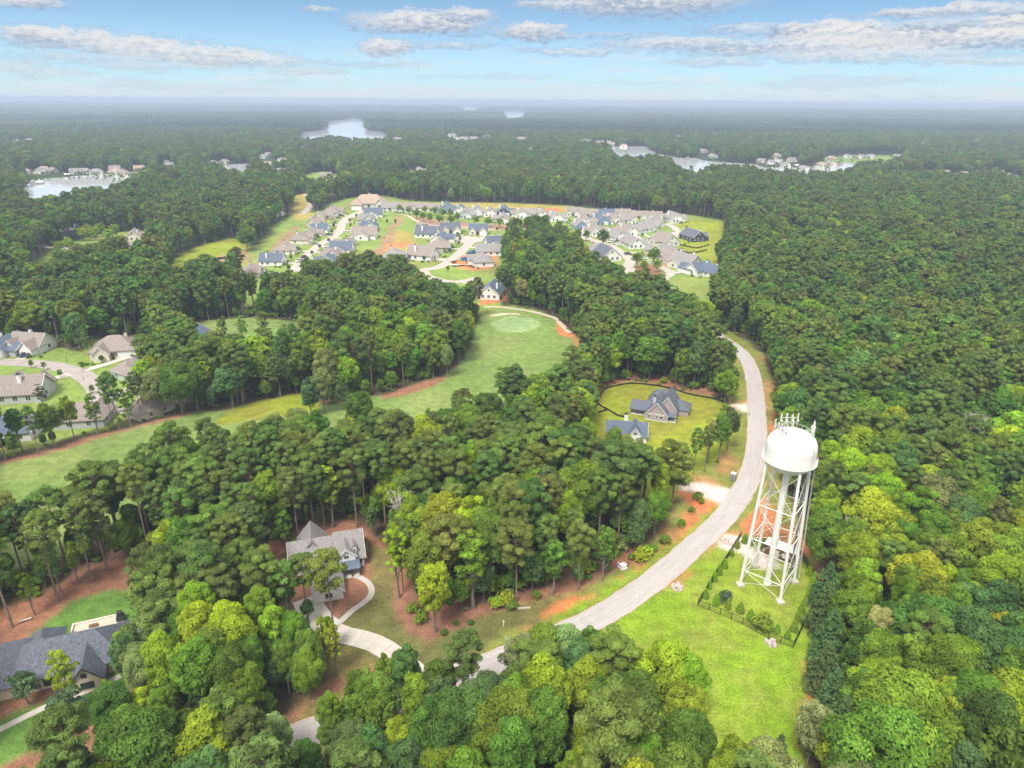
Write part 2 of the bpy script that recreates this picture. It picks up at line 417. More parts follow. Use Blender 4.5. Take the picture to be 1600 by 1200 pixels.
# land cover: id -> (object name, colour)
COVER = [('ground', (.085, .050, .032)), ('lawn', (.140, .222, .014)), ('fairway', (.125, .185, .045)), ('meadow', (.180, .215, .016)), ('clay_bank', (.44, .145, .058)), ('pine_straw_bed', (.200, .098, .062)),
         ('dry_grass', (.270, .215, .055)), ('putting_green', (.190, .265, .105)), ('sand_bunker', (.50, .42, .30)), ('gravel_patch', (.46, .39, .34)), ('road_verge', (.150, .165, .035)), ('lawn', (.105, .105, .034)),
         ('lawn', (.085, .160, .030)), ('lawn', (.150, .210, .045)), ('pine_straw_bed', (.235, .135, .090))]
PAINT = []


def paint(cid, pts):
    PAINT.append((cid, plan(pts)))


paint(2, CLEAR['fairway']); paint(2, CLEAR['back_fairway']); paint(13, CLEAR['left_estate']); paint(3, CLEAR['grey_house']); paint(10, CLEAR['road_corridor']); paint(5, CLEAR['cottage']); paint(5, CLEAR['left_house'])
paint(13, CLEAR['estate']); paint(3, CLEAR['bank']); paint(13, CLEAR['west_houses']); paint(6, CLEAR['north_lane']); paint(13, CLEAR['knoll']); paint(6, CLEAR['glade']); paint(2, CLEAR['far_field']); paint(4, CLEAR['house_glade'])
# along the fairway
paint(5, [(-60, 742), (10, 719), (61, 709), (154, 679), (205, 667), (265, 652), (300, 645), (300, 648), (230, 664), (160, 684), (70, 712), (0, 727), (-60, 748)])
paint(3, [(338, 664), (352, 645), (400, 627), (482, 612), (499, 632), (492, 645), (400, 656)])
paint(5, [(592, 617), (630, 608), (650, 602), (690, 588), (702, 588), (690, 598), (650, 612), (600, 624)])
paint(7, [(805 + 38 * math.cos(t), 507 + 12.5 * math.sin(t)) for t in np.linspace(0, 2 * math.pi, 24, endpoint=False)])
paint(8, [(766, 493), (780, 490.3), (800, 489.5), (812, 490.2), (812, 492), (795, 492), (778, 494.5)])
paint(4, [(868, 499), (884, 513), (914, 538), (906, 546), (890, 528), (872, 522), (872, 508)])
# grey house
paint(10, [(1150, 590), (1165, 595), (1167, 645), (1166, 715), (1147, 765), (1110, 758), (1066, 750), (1090, 735), (1120, 722), (1145, 690), (1150, 650), (1142, 620)])
paint(9, [(1140, 632), (1150, 631), (1168, 630), (1170, 648), (1158, 645), (1146, 639)])
paint(5, [(940, 611), (946, 606), (961, 600), (985, 596), (1015, 598), (1078, 613), (1110, 618), (1110, 600), (1000, 580), (930, 590), (925, 640), (935, 632)])
# road side
paint(9, [(1058, 751), (1075, 753), (1110, 758), (1150, 766), (1130, 793), (1115, 785), (1092, 770), (1062, 763)])
paint(4, [(1060, 764), (1088, 769), (1114, 786), (1123, 792), (1112, 801), (1090, 800), (1070, 782)])
paint(4, [(836, 962), (860, 944), (882, 933), (905, 930), (936, 926), (930, 938), (900, 946), (862, 962), (840, 972)])
paint(4, [(960, 908), (1000, 880), (1030, 862), (1058, 832), (1075, 795), (1102, 808), (1078, 838), (1035, 868), (985, 905)])
paint(5, [(640, 880), (655, 930), (760, 940), (806, 925), (864, 910), (905, 900), (985, 860), (1010, 850), (985, 880), (905, 922), (806, 943), (760, 962), (690, 992), (655, 995), (630, 970), (612, 945), (610, 920), (620, 890)])
paint(1, [(1135, 842), (1117, 855), (1062, 901), (1025, 931), (987, 956), (950, 979), (905, 1010), (930, 1060), (1000, 1130), (1060, 1230), (1200, 1300), (1252, 1230), (1264, 1165), (1272, 1100), (1268, 1000), (1282, 924), (1256, 872), (1162, 840)])
paint(10, [(1195, 632), (1200, 690), (1197, 715), (1190, 755), (1166, 799), (1120, 852), (1135, 842), (1162, 840), (1256, 872), (1282, 924), (1293, 915), (1277, 880), (1264, 830), (1243, 800), (1224, 760), (1218, 690), (1212, 640), (1200, 590), (1190, 590)])
paint(4, [(1178, 800), (1200, 775), (1215, 800), (1222, 812), (1198, 838), (1170, 838), (1150, 838), (1160, 815)])
paint(4, [(1210, 815), (1262, 835), (1264, 868), (1240, 862), (1205, 842)])
paint(4, [(1205, 640), (1212, 640), (1216, 690), (1215, 730), (1207, 740), (1205, 690)])
paint(1, [(880, 973), (950, 933), (1000, 901), (1037, 873), (1075, 846), (1100, 823), (1125, 793), (1118, 790), (1092, 815), (1066, 838), (1028, 864), (990, 890), (940, 922), (870, 962), (850, 985)])
paint(9, [(1118, 850), (1132, 838), (1150, 842), (1170, 852), (1200, 862), (1215, 880), (1195, 892), (1172, 872), (1150, 858), (1128, 860)])
paint(4, [(1268, 975), (1280, 980), (1286, 1060), (1276, 1115), (1266, 1175), (1250, 1185), (1258, 1110), (1264, 1040)])
paint(5, [(1282, 915), (1292, 900), (1284, 870), (1266, 866), (1276, 890), (1272, 950), (1282, 960)])
paint(4, [(1050, 916), (1064, 905), (1090, 893), (1078, 908), (1062, 922)])
# cottage garden
paint(11, [(556, 843), (575, 846), (597, 858), (614, 876), (617, 902), (610, 920), (612, 945), (630, 970), (652, 993), (675, 1005), (640, 1045), (600, 1030), (535, 1062), (505, 1030), (535, 985), (540, 966), (553, 955),
           (567, 947), (580, 934), (583, 921), (574, 908), (576, 895), (580, 880), (574, 862), (545, 850)])
paint(11, [(690, 992), (760, 964), (806, 948), (870, 935), (840, 975), (790, 985), (740, 1030), (600, 1100), (470, 1140), (455, 1125), (500, 1088), (600, 1060), (670, 1010)])
paint(12, [(42, 1002), (67, 972), (100, 947), (140, 930), (185, 922), (225, 926), (248, 934), (268, 960), (264, 1000), (230, 1030), (190, 1080), (170, 1105), (60, 1175), (-80, 1240), (-80, 1060), (10, 1020)])
paint(5, [(0, 1100), (60, 1075), (130, 1050), (165, 1040), (172, 1052), (100, 1083), (0, 1125), (-40, 1130)])
# estate beyond the wood
paint(6, [(690, 323), (700, 316), (800, 317), (890, 322), (888, 331), (840, 333), (700, 326)]); paint(4, [(830, 325), (878, 326), (880, 331), (832, 331)])
paint(14, [(622, 337), (610, 352), (604, 367), (590, 386), (566, 404), (545, 412), (560, 414), (590, 402), (612, 380), (618, 355), (630, 342)])
paint(6, [(618, 360), (640, 362), (652, 380), (645, 388), (600, 396), (600, 390), (614, 376)]); paint(4, [(606, 380), (642, 376), (640, 384), (604, 390)])
paint(14, [(640, 337), (700, 346), (780, 352), (850, 352), (850, 361), (735, 357), (690, 354), (668, 354), (650, 346)])
paint(4, [(718, 400), (760, 392), (778, 404), (770, 418), (740, 424), (706, 414)])
paint(14, [(362, 436), (390, 415), (415, 400), (440, 372), (462, 352), (468, 352), (452, 376), (424, 402), (398, 420), (368, 441)])
paint(3, [(1052, 345), (1130, 344), (1132, 365), (1124, 410), (1095, 415), (1070, 402), (1060, 380), (1068, 362)])
paint(5, [(988, 418), (1005, 410), (1030, 416), (1038, 424), (1030, 433), (1010, 430)]); paint(4, [(1034, 408), (1046, 412), (1044, 416), (1030, 415)])
paint(5, [(935, 382), (955, 386), (958, 393), (940, 392), (928, 388)]); paint(4, [(1124, 425), (1135, 418), (1142, 445), (1132, 450)])
paint(14, [(270, 424), (300, 414), (345, 400), (386, 390), (388, 408), (300, 436), (270, 438)]); paint(4, [(975, 362), (1000, 355), (1002, 358), (978, 365)])


def cover_at(x, y, warp=1.0):
    wx = x + warp * (fbm(x, y, 5.0, 3) - 0.5) * 3.2; wy = y + warp * (fbm(x + 91, y + 37, 5.0, 3) - 0.5) * 3.2
    cid = np.zeros(x.shape, int)
    for c, P in PAINT:
        cid[inside(P, wx, wy)] = c
    return cid


def hill(x, y):
    D = np.hypot(x, y)
    a = np.clip((D - 1200) / 1600, 0, 1) * 95 + np.clip((D - 5200) / 7000, 0, 1) * 35
    h = a * np.minimum(fbm(x * .6 + 5000, y + 300, 1500.0, 4) - 0.40, .36)
    k = np.ones(x.shape)
    for P in LAKEP.values():           # land lies level at the water's edge
        c = P.mean(0); rr = np.hypot(*(P - c).T).max()
        d = np.hypot(x - c[0], y - c[1]) / (rr * 1.05 + 60)
        k = np.minimum(k, np.clip((d - 1.0) / 1.2, 0, 1))
    return h * k


PAL = np.array([c for _, c in COVER])


def surface(x, y, far=0.0):
    """cover ids and colours of ground points"""
    cid = cover_at(x, y, 1.0 if far < 0.5 else 0.0)
    col = PAL[cid].copy()
    if far < 1:
        n = fbm(x, y, 9.0, 4); n2 = fbm(x + 300, y - 120, 3.0, 3); n3 = fbm(x - 77, y + 61, 22.0, 3)
        v = cid == 10                       # verge: grass worn through to clay
        k = np.clip((n - 0.50) * 6, 0, 1)[..., None]
        col = np.where(v[..., None], col * (1 - k * .75) + np.array((.33, .16, .075)) * k * .75, col)
        k = np.clip((n3 - 0.50) * 5, 0, 1)[..., None] * .7
        for c, other in ((1, (.185, .205, .03)), (3, (.18, .15, .025)), (2, (.205, .200, .075)), (11, (.17, .13, .045)), (13, (.185, .17, .045)), (5, (.25, .115, .065)), (6, (.17, .20, .04)), (0, (.06, .06, .025))):
            kk = k * (1.0 if c == 0 else .45 if c == 2 else .8)
            col = np.where((cid == c)[..., None], col * (1 - kk) + np.array(other) * kk, col)
        k = np.clip((n2 - 0.56) * 7, 0, 1)[..., None] * .45
        col = np.where(((cid == 1) | (cid == 3))[..., None], col * (1 - k) + np.array((.20, .20, .045)) * k, col)
        k = np.clip((n - 0.5) * 6, 0, 1)[..., None] * .5
        col = np.where(((cid == 4))[..., None], col * (1 - k) + np.array((.19, .17, .06)) * k, col)
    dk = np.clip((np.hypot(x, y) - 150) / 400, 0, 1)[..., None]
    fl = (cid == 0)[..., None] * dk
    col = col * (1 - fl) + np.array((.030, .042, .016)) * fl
    return cid, col


gm = bpy.data.materials.new('ground_cover'); gm.use_nodes = True
t = NT(gm.node_tree); t.n.clear()
b = t.new('ShaderNodeBsdfPrincipled'); o = t.new('ShaderNodeOutputMaterial'); t.l.new(b.outputs[0], o.inputs[0])
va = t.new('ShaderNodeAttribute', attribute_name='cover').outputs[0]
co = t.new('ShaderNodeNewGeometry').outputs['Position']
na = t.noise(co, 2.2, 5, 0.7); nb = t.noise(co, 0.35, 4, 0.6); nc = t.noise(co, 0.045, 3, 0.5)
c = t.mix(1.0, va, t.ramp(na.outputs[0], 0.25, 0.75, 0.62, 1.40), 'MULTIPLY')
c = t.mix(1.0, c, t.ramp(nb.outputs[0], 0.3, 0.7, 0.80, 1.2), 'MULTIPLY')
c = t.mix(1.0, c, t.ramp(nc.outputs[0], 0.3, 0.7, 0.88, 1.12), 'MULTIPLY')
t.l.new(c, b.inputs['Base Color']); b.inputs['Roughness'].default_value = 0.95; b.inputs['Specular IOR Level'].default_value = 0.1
bp = t.new('ShaderNodeBump'); bp.inputs['Strength'].default_value = 0.5; bp.inputs['Distance'].default_value = 0.12
t.l.new(na.outputs[0], bp.inputs['Height']); t.l.new(bp.outputs[0], b.inputs['Normal'])
LAND = {}


def ground_patch(xs, ys, far, keep=None):
    X, Y = np.meshgrid(xs, ys); sh = X.shape
    cid, col = surface(X.ravel(), Y.ravel(), far)
    cid = cid.reshape(sh); col = col.reshape(sh + (3,))
    if far < 1:
        c2 = col.copy()
        c2[1:-1, 1:-1] = (col[1:-1, 1:-1] * 2 + col[:-2, 1:-1] + col[2:, 1:-1] + col[1:-1, :-2] + col[1:-1, 2:]) / 6
        col = c2
    Z = hill(X, Y) if far >= 1 else np.zeros(sh)
    idx = np.arange(X.size).reshape(sh)
    q = np.stack([idx[:-1, :-1], idx[:-1, 1:], idx[1:, 1:], idx[1:, :-1]], -1).reshape(-1, 4)
    fc = cid[:-1, :-1].ravel()
    if keep is not None:
        cx = ((X[:-1, :-1] + X[1:, 1:]) / 2).ravel(); cy = ((Y[:-1, :-1] + Y[1:, 1:]) / 2).ravel()
        k = keep(cx, cy); q = q[k]; fc = fc[k]
    V = np.stack([X.ravel(), Y.ravel(), Z.ravel()], -1); Cc = col.reshape(-1, 3)
    for ci in np.unique(fc):
        LAND.setdefault(COVER[ci][0], []).append((V, q[fc == ci], Cc))


ground_patch(np.arange(-320, 321, 1.0), np.arange(40, 361, 1.0), 0.0)
ground_patch(np.arange(-800, 801, 3.2), np.arange(360, 1000.1, 3.2), 0.6)
gx = [float(v) for v in np.arange(-800, 801, 20)]; gy = [float(v) for v in np.arange(-400, 1001, 20)]
s = 22.0
while gx[-1] < 26000: gx.append(gx[-1] + s); s *= 1.055
gx = [-v for v in gx[::-1] if v > 800] + gx
s = 22.0
while gy[-1] < 26000: gy.append(gy[-1] + s); s *= 1.045
gy = [-6000, -3000, -1500, -900, -600] + gy
ground_patch(np.array(gx), np.array(gy), 1.0, lambda x, y: ~(((abs(x) < 320) & (y > 40) & (y < 360)) | ((abs(x) < 800) & (y > 360) & (y < 1000))))
for name, chunks in LAND.items():
    VV, QQ, CC = [], [], []; off = 0
    for V, q, Cc in chunks:
        u, inv = np.unique(q, return_inverse=True)
        VV.append(V[u]); CC.append(Cc[u]); QQ.append(inv.reshape(q.shape) + off); off += len(u)
    V = np.concatenate(VV); Q = np.concatenate(QQ); Cc = np.concatenate(CC)
    me = bpy.data.meshes.new(name)
    me.vertices.add(len(V)); me.vertices.foreach_set('co', V.ravel())
    me.loops.add(Q.size); me.loops.foreach_set('vertex_index', Q.ravel().astype(np.int32))
    me.polygons.add(len(Q)); me.polygons.foreach_set('loop_start', np.arange(0, Q.size, 4, dtype=np.int32))
    a = me.attributes.new('cover', 'FLOAT_COLOR', 'POINT')
    a.data.foreach_set('color', np.concatenate([Cc, np.ones((len(Cc), 1))], 1).ravel().astype(np.float32))
    me.update(); me.validate(); me.materials.append(gm)
    link(name, me, kind='structure')

# ------------------------------------------------------------------ water
wm = bpy.data.materials.new('lake_water'); wm.use_nodes = True
t = NT(wm.node_tree); b = t.n['Principled BSDF']
b.inputs['Base Color'].default_value = (.46, .46, .48, 1); b.inputs['Roughness'].default_value = .06; b.inputs['Specular IOR Level'].default_value = .6
co = t.new('ShaderNodeNewGeometry').outputs['Position']
nn = t.noise(co, 0.05, 4, .6); bp = t.new('ShaderNodeBump'); bp.inputs['Strength'].default_value = .03; bp.inputs['Distance'].default_value = 1.0
t.l.new(nn.outputs[0], bp.inputs['Height']); t.l.new(bp.outputs[0], b.inputs['Normal'])


def tri_fill(P, z, name, mats, parent=None, **props):
    from mathutils.geometry import tessellate_polygon
    tr = tessellate_polygon([[Vector((p[0], p[1], 0)) for p in P]])
    m = MB(); m.add([(p[0], p[1], z) for p in P], [])
    for f in tr:
        a, bb, c = (Vector((P[i][0], P[i][1])) for i in f)
        m.f.append(tuple(f) if (bb - a).cross(c - a) > 0 else tuple(f[::-1])); m.m.append(0)
    return m.build(name, mats, parent, **props)


for k, P in LAKEP.items():
    tri_fill(P, 0.4, 'lake', wm, kind='structure')


# ------------------------------------------------------------------ roads, drives and paths: ribbons on the ground
def spline(pts, step):
    P = np.array(pts, float); out = []
    for i in range(len(P) - 1):
        p0 = P[max(i - 1, 0)]; p1 = P[i]; p2 = P[i + 1]; p3 = P[min(i + 2, len(P) - 1)]
        n = max(2, int(np.linalg.norm(p2 - p1) / step))
        for k in range(n):
            u = k / n
            out.append(0.5 * ((2 * p1) + (-p0 + p2) * u + (2 * p0 - 5 * p1 + 4 * p2 - p3) * u * u + (-p0 + 3 * p1 - 3 * p2 + p3) * u ** 3))
    out.append(P[-1]); return np.array(out)


def ribbon(name, pxs, width, m, z, step=2.0, jag=0.0, kind='structure', ends=None):
    P = spline([G(*p) for p in pxs], step)
    T = np.gradient(P, axis=0); T /= np.linalg.norm(T, axis=1)[:, None] + 1e-9
    N = np.stack([-T[:, 1], T[:, 0]], -1)
    wd = np.full(len(P), width / 2)
    if ends: wd = np.interp(np.linspace(0, 1, len(P)), np.linspace(0, 1, len(ends)), ends) / 2
    j = (RNG.random((len(P), 2)) - .5) * jag
    V = []; F = []
    for i in range(len(P)):
        a = P[i] + N[i] * (wd[i] + j[i, 0]); c = P[i] - N[i] * (wd[i] + j[i, 1])
        V += [(a[0], a[1], z), (P[i][0], P[i][1], z + .02), (c[0], c[1], z)]
    for i in range(len(P) - 1):
        F += [(3 * i, 3 * i + 1, 3 * i + 4, 3 * i + 3), (3 * i + 1, 3 * i + 2, 3 * i + 5, 3 * i + 4)]
    mb = MB(); mb.add(V, [f[::-1] for f in F])
    me = mb.mesh(name, m)
    uv = me.uv_layers.new(name='along'); L = np.concatenate([[0], np.cumsum(np.linalg.norm(np.diff(P, axis=0), axis=1))])
    d = np.zeros((len(me.loops), 2), np.float32)
    vi = np.zeros(len(me.loops), np.int32); me.loops.foreach_get('vertex_index', vi)
    d[:, 0] = (vi % 3) * .5; d[:, 1] = L[vi // 3]
    uv.data.foreach_set('uv', d.ravel())
    o = link(name, me, kind=kind)
    return o


am = bpy.data.materials.new('worn_asphalt'); am.use_nodes = True
t = NT(am.node_tree); b = t.n['Principled BSDF']; b.inputs['Roughness'].default_value = .92; b.inputs['Specular IOR Level'].default_value = .15
uvn = t.new('ShaderNodeUVMap', uv_map='along').outputs[0]; su = t.new('ShaderNodeSeparateXYZ'); t.l.new(uvn, su.inputs[0])
pos_ = t.new('ShaderNodeNewGeometry').outputs['Position']
n1_ = t.noise(t.vec('MULTIPLY', uvn, (9, .05, 0)), 1.6, 5, .7); n2_ = t.noise(pos_, .18, 5, .65); n3_ = t.noise(pos_, 3.0, 4, .7)
c = t.mix(t.ramp(n1_.outputs[0], .35, .68), (.315, .285, .27, 1), (.37, .337, .32, 1))
c = t.mix(t.ramp(n2_.outputs[0], .52, .70, 0, .65), c, (.285, .255, .238, 1))
edge = t.math('ABSOLUTE', t.math('SUBTRACT', su.outputs[0], .5))
c = t.mix(t.ramp(t.math('ADD', edge, t.math('MULTIPLY', n2_.outputs[0], .12)), .47, .56, 0, .6), c, (.36, .26, .20, 1))
trk = t.math('ABSOLUTE', t.math('SUBTRACT', edge, .22))
c = t.mix(t.ramp(trk, 0.0, .10, .28, 0), c, (.30, .273, .258, 1))
c = t.mix(1.0, c, t.ramp(n3_.outputs[0], .3, .7, .85, 1.15), 'MULTIPLY')
t.l.new(c, b.inputs['Base Color'])
cm = mat('street_concrete', (.33, .285, .25), .9, .1, .3); dm = mat('drive_concrete', (.38, .345, .30), .9, .08, .5); pm = mat('cart_path', (.42, .34, .26), .9, .12, .5)
tm = mat('old_asphalt', (.27, .235, .215), .9, .12, .3)
ROAD = [(250, 1245), (300, 1218), (380, 1185), (465, 1152), (560, 1115), (690, 1066), (790, 1028), (850, 1003), (915, 974), (968, 944), (1012, 914), (1050, 883), (1090, 848), (1125, 815), (1153, 780), (1171, 745), (1180, 712), (1183, 672), (1182, 640),
        (1178, 595), (1169, 566), (1154, 547), (1130, 530), (1105, 515), (1060, 495)]
ribbon('road', ROAD, 6.2, am, .03, 2.0, .35)
ribbon('cart_path', [(757, 479.5), (780, 479.5), (800, 482), (832, 487), (867, 497), (876, 506), (890, 520)], 2.4, pm, .03, 2.0)
S1 = [(440, 480), (452, 455), (460, 437), (458, 426), (466, 414), (483, 396), (500, 382), (519, 371), (531, 361), (534, 351), (541, 342), (552, 336), (566, 330), (590, 322), (640, 318)]
S2 = [(660, 421), (684, 418), (705, 406), (724, 390), (735, 379), (750, 372), (775, 368)]
S3 = [(660, 421), (666, 430), (680, 436), (700, 440), (722, 440), (748, 434)]
S4 = [(905, 368), (915, 372), (935, 378), (954, 384), (972, 396), (985, 406), (982, 416), (990, 432)]
S5 = [(954, 384), (972, 379), (990, 375), (1021, 374), (1046, 369), (1055, 365), (1056, 358), (1047, 352), (1036, 350)]
S6 = [(990, 432), (1015, 436), (1040, 432), (1048, 428), (1036, 418), (1010, 410), (985, 408)]
S7 = [(1046, 429), (1036, 437), (1036, 450), (1060, 470)]
for i, (pts, wdt) in enumerate(((S1, 7), (S2, 7), (S3, 6.5), (S4, 7), (S5, 6.5), (S6, 5.5), (S7, 6))):
    ribbon('street', pts, wdt, cm, .03 + .012 * i, 3.0)
ribbon('street', [(470, 335), (485, 322), (483, 312), (478, 303)], 7, cm, .05, 3.0)
ribbon('street', [(30, 380), (100, 388), (150, 384), (220, 372)], 6, cm, .05, 3.0)
cs = G(729, 375); MBc = MB(); MBc.poly([(cs[0] + 13 * math.cos(a), cs[1] + 13 * math.sin(a)) for a in np.linspace(0, 2 * math.pi, 28, endpoint=False)], .12); MBc.build('street', cm, kind='structure')
ribbon('street', [(-60, 571), (0, 566), (40, 567), (80, 571), (112, 579), (135, 590), (150, 604), (156, 620), (165, 640)], 7.5, tm, .04, 2.0)
ribbon('garden_path', [(622, 335), (637, 337), (650, 345), (667, 351), (690, 353), (735, 356), (780, 360)], 2.6, pm, .05, 3.0)
ribbon('garden_path', [(556, 900), (568, 905), (578, 914), (581, 924), (577, 934), (565, 944), (553, 952), (540, 964), (528, 975)], 1.35, dm, .05, 1.0)
ribbon('garden_path', [(-40, 1158), (0, 1140), (60, 1110), (110, 1090), (172, 1064), (188, 1056)], 1.4, dm, .05, 1.0)
# ------------------------------------------------------------------ foliage
def leaf_material(name, gain=1.0, trans=.42):
    m = bpy.data.materials.new(name); m.use_nodes = True
    t = NT(m.node_tree); t.n.clear()
    tint = t.new('ShaderNodeAttribute', attribute_name='tint', attribute_type='INSTANCER').outputs['Color']
    tone = t.new('ShaderNodeAttribute', attribute_name='tone').outputs['Fac']
    sepc = t.new('ShaderNodeAttribute', attribute_name='warm').outputs['Fac']
    c = t.mix(1.0, tint, t.math('MULTIPLY', tone, gain), 'MULTIPLY')
    c = t.mix(t.math('MULTIPLY', sepc, .5), c, t.mix(1.0, c, (1.45, 1.15, .8, 1), 'MULTIPLY'))
    d = t.new('ShaderNodeBsdfDiffuse'); t.l.new(c, d.inputs[0])
    tr = t.new('ShaderNodeBsdfTranslucent'); t.l.new(t.mix(1.0, c, (1.25, 1.15, .55, 1), 'MULTIPLY'), tr.inputs[0])
    mx = t.new('ShaderNodeMixShader'); mx.inputs[0].default_value = trans
    t.l.new(d.outputs[0], mx.inputs[1]); t.l.new(tr.outputs[0], mx.inputs[2])
    o = t.new('ShaderNodeOutputMaterial'); t.l.new(mx.outputs[0], o.inputs[0])
    return m


LEAF = leaf_material('broad_leaves'); NEEDLE = leaf_material('pine_needles', 1.0, .32)


def leaves(centres, radii, counts, size, width, rng, flat=1.0, up=.35, tone_c=None, inner=.72, low=-.55, warm_p=.3):
    """leaf-sized diamonds spread over lumpy clumps; returns verts (n,4,3), tone, warm"""
    ci = np.repeat(np.arange(len(centres)), counts); n = len(ci)
    d = rng.normal(size=(n, 3)); d /= np.linalg.norm(d, axis=1)[:, None]
    bad = d[:, 2] < low; d[bad, 2] *= -1
    rr = radii[ci] * (inner + (1.08 - inner) * rng.random(n) ** .6)
    p = centres[ci] + d * rr[:, None] * np.array([1, 1, flat])
    nrm = d + np.array([0, 0, up]) + rng.normal(size=(n, 3)) * .45
    nrm /= np.linalg.norm(nrm, axis=1)[:, None]
    a = np.cross(nrm, rng.normal(size=(n, 3))); a /= np.linalg.norm(a, axis=1)[:, None]
    b = np.cross(nrm, a)
    s = size * (.65 + .7 * rng.random(n))[:, None]; wd = width * (.65 + .7 * rng.random(n))[:, None]
    V = np.stack([p + a * s, p + b * wd - a * s * .1, p - a * s, p - b * wd - a * s * .1], 1)
    tone = np.clip(rng.normal(1, .16, n), .55, 1.5) * (1 if tone_c is None else tone_c[ci])
    warm = (rng.random(n) < warm_p) * rng.random(n)
    return V, tone, warm


def foliage_mesh(name, V, tone, warm, material, extra=None):
    n = len(V); v = V.reshape(-1, 3)
    nv = len(v); polys = n
    ev = np.zeros((0, 3)); ef = []
    if extra is not None: ev = np.array(extra.v); ef = extra.f
    me = bpy.data.meshes.new(name)
    me.vertices.add(nv + len(ev)); me.vertices.foreach_set('co', np.concatenate([v, ev]).ravel() if len(ev) else v.ravel())
    li = np.arange(nv, dtype=np.int32); ls = np.arange(0, nv, 4, dtype=np.int32); mi = np.zeros(n, np.int32)
    if ef:
        e = np.array([i for f in ef for i in f], np.int32) + nv
        lens = np.array([len(f) for f in ef]); st = nv + np.concatenate([[0], np.cumsum(lens)[:-1]])
        li = np.concatenate([li, e]); ls = np.concatenate([ls, st.astype(np.int32)]); mi = np.concatenate([mi, np.ones(len(ef), np.int32)])
    me.loops.add(len(li)); me.loops.foreach_set('vertex_index', li)
    me.polygons.add(len(ls)); me.polygons.foreach_set('loop_start', ls)
    me.update()
    for nm, a in (('tone', tone), ('warm', warm)):
        at = me.attributes.new(nm, 'FLOAT', 'FACE')
        at.data.foreach_set('value', np.concatenate([a, np.ones(len(ls) - n)]).astype(np.float32))
    for x in (material if isinstance(material, list) else [material]): me.materials.append(x)
    me.polygons.foreach_set('material_index', mi)
    return me


def bent_tube(mb, pts, r0, r1, n=6):
    P = np.array(pts, float); k = len(P) - 1
    for i in range(k):
        mb.tube(P[i], P[i + 1], r0 + (r1 - r0) * i / k, r0 + (r1 - r0) * (i + 1) / k, n, cap=(i == k - 1))


def broadleaf(seed, h=17.0, r=4.6, low=.28, lod=1.0, nclump=64, young=False):
    """unit crown for a hardwood: returns leaf arrays and the trunk with its limbs"""
    rng = np.random.default_rng(seed)
    cz = h * (low + 1) / 2; rz = h * (1 - low) / 2
    ex = 1.0 + .28 * (rng.random() - .5); lob = rng.random() * 6.28
    C = []; RD = []
    for i in range(nclump):
        u = rng.random(); th = i * 2.39996 + rng.normal() * .3
        zz = 1 - 1.75 * ((i + .5) / nclump)                       # top to under-side
        rho = math.sqrt(max(0, 1 - zz * zz)) * (.80 + .25 * math.sin(th * 2 + lob) * .6 + .12 * rng.normal())
        shell = .62 + .38 * rng.random() ** .5
        cr = r * (.17 + .13 * rng.random()) * (1 if not young else .85)
        k = shell * (1 - cr / r * .75)
        C.append((rho * k * r * ex * math.cos(th), rho * k * r / ex * math.sin(th), cz + zz * rz * k * (1.0 + .08 * rng.normal()))); RD.append(cr)
    for i in range(nclump // 6):                                   # some inner filling
        C.append((rng.normal() * r * .22, rng.normal() * r * .22, cz + rng.normal() * rz * .3)); RD.append(r * .30)
    C = np.array(C); RD = np.array(RD)
    cnt = np.maximum(8, (400 * lod * (RD / 1.35) ** 2)).astype(int)
    sz = .205 / math.sqrt(max(lod, .12))
    V, tone, warm = leaves(C, RD, cnt, sz, sz * .62, rng, flat=.82, tone_c=np.clip(rng.normal(1, .2, len(C)), .6, 1.5))
    mb = MB()
    top = np.array([rng.normal() * .4, rng.normal() * .4, h * (low + .42)])
    bent_tube(mb, [(0, 0, -.3), (rng.normal() * .15, rng.normal() * .15, h * low), tuple(top)], .30 * h / 17, .09)
    for i in rng.choice(nclump, min(9, nclump), replace=False):
        z0 = h * (low * .8 + .3 * rng.random()); p0 = np.array([top[0] * z0 / top[2], top[1] * z0 / top[2], z0]); p1 = C[i]
        if p1[2] < z0 + .5: continue
        m_ = (p0 + p1) / 2 + np.array([0, 0, -.5])
        bent_tube(mb, [p0, m_, p1], .11, .03, 5)
    return V, tone, warm, mb


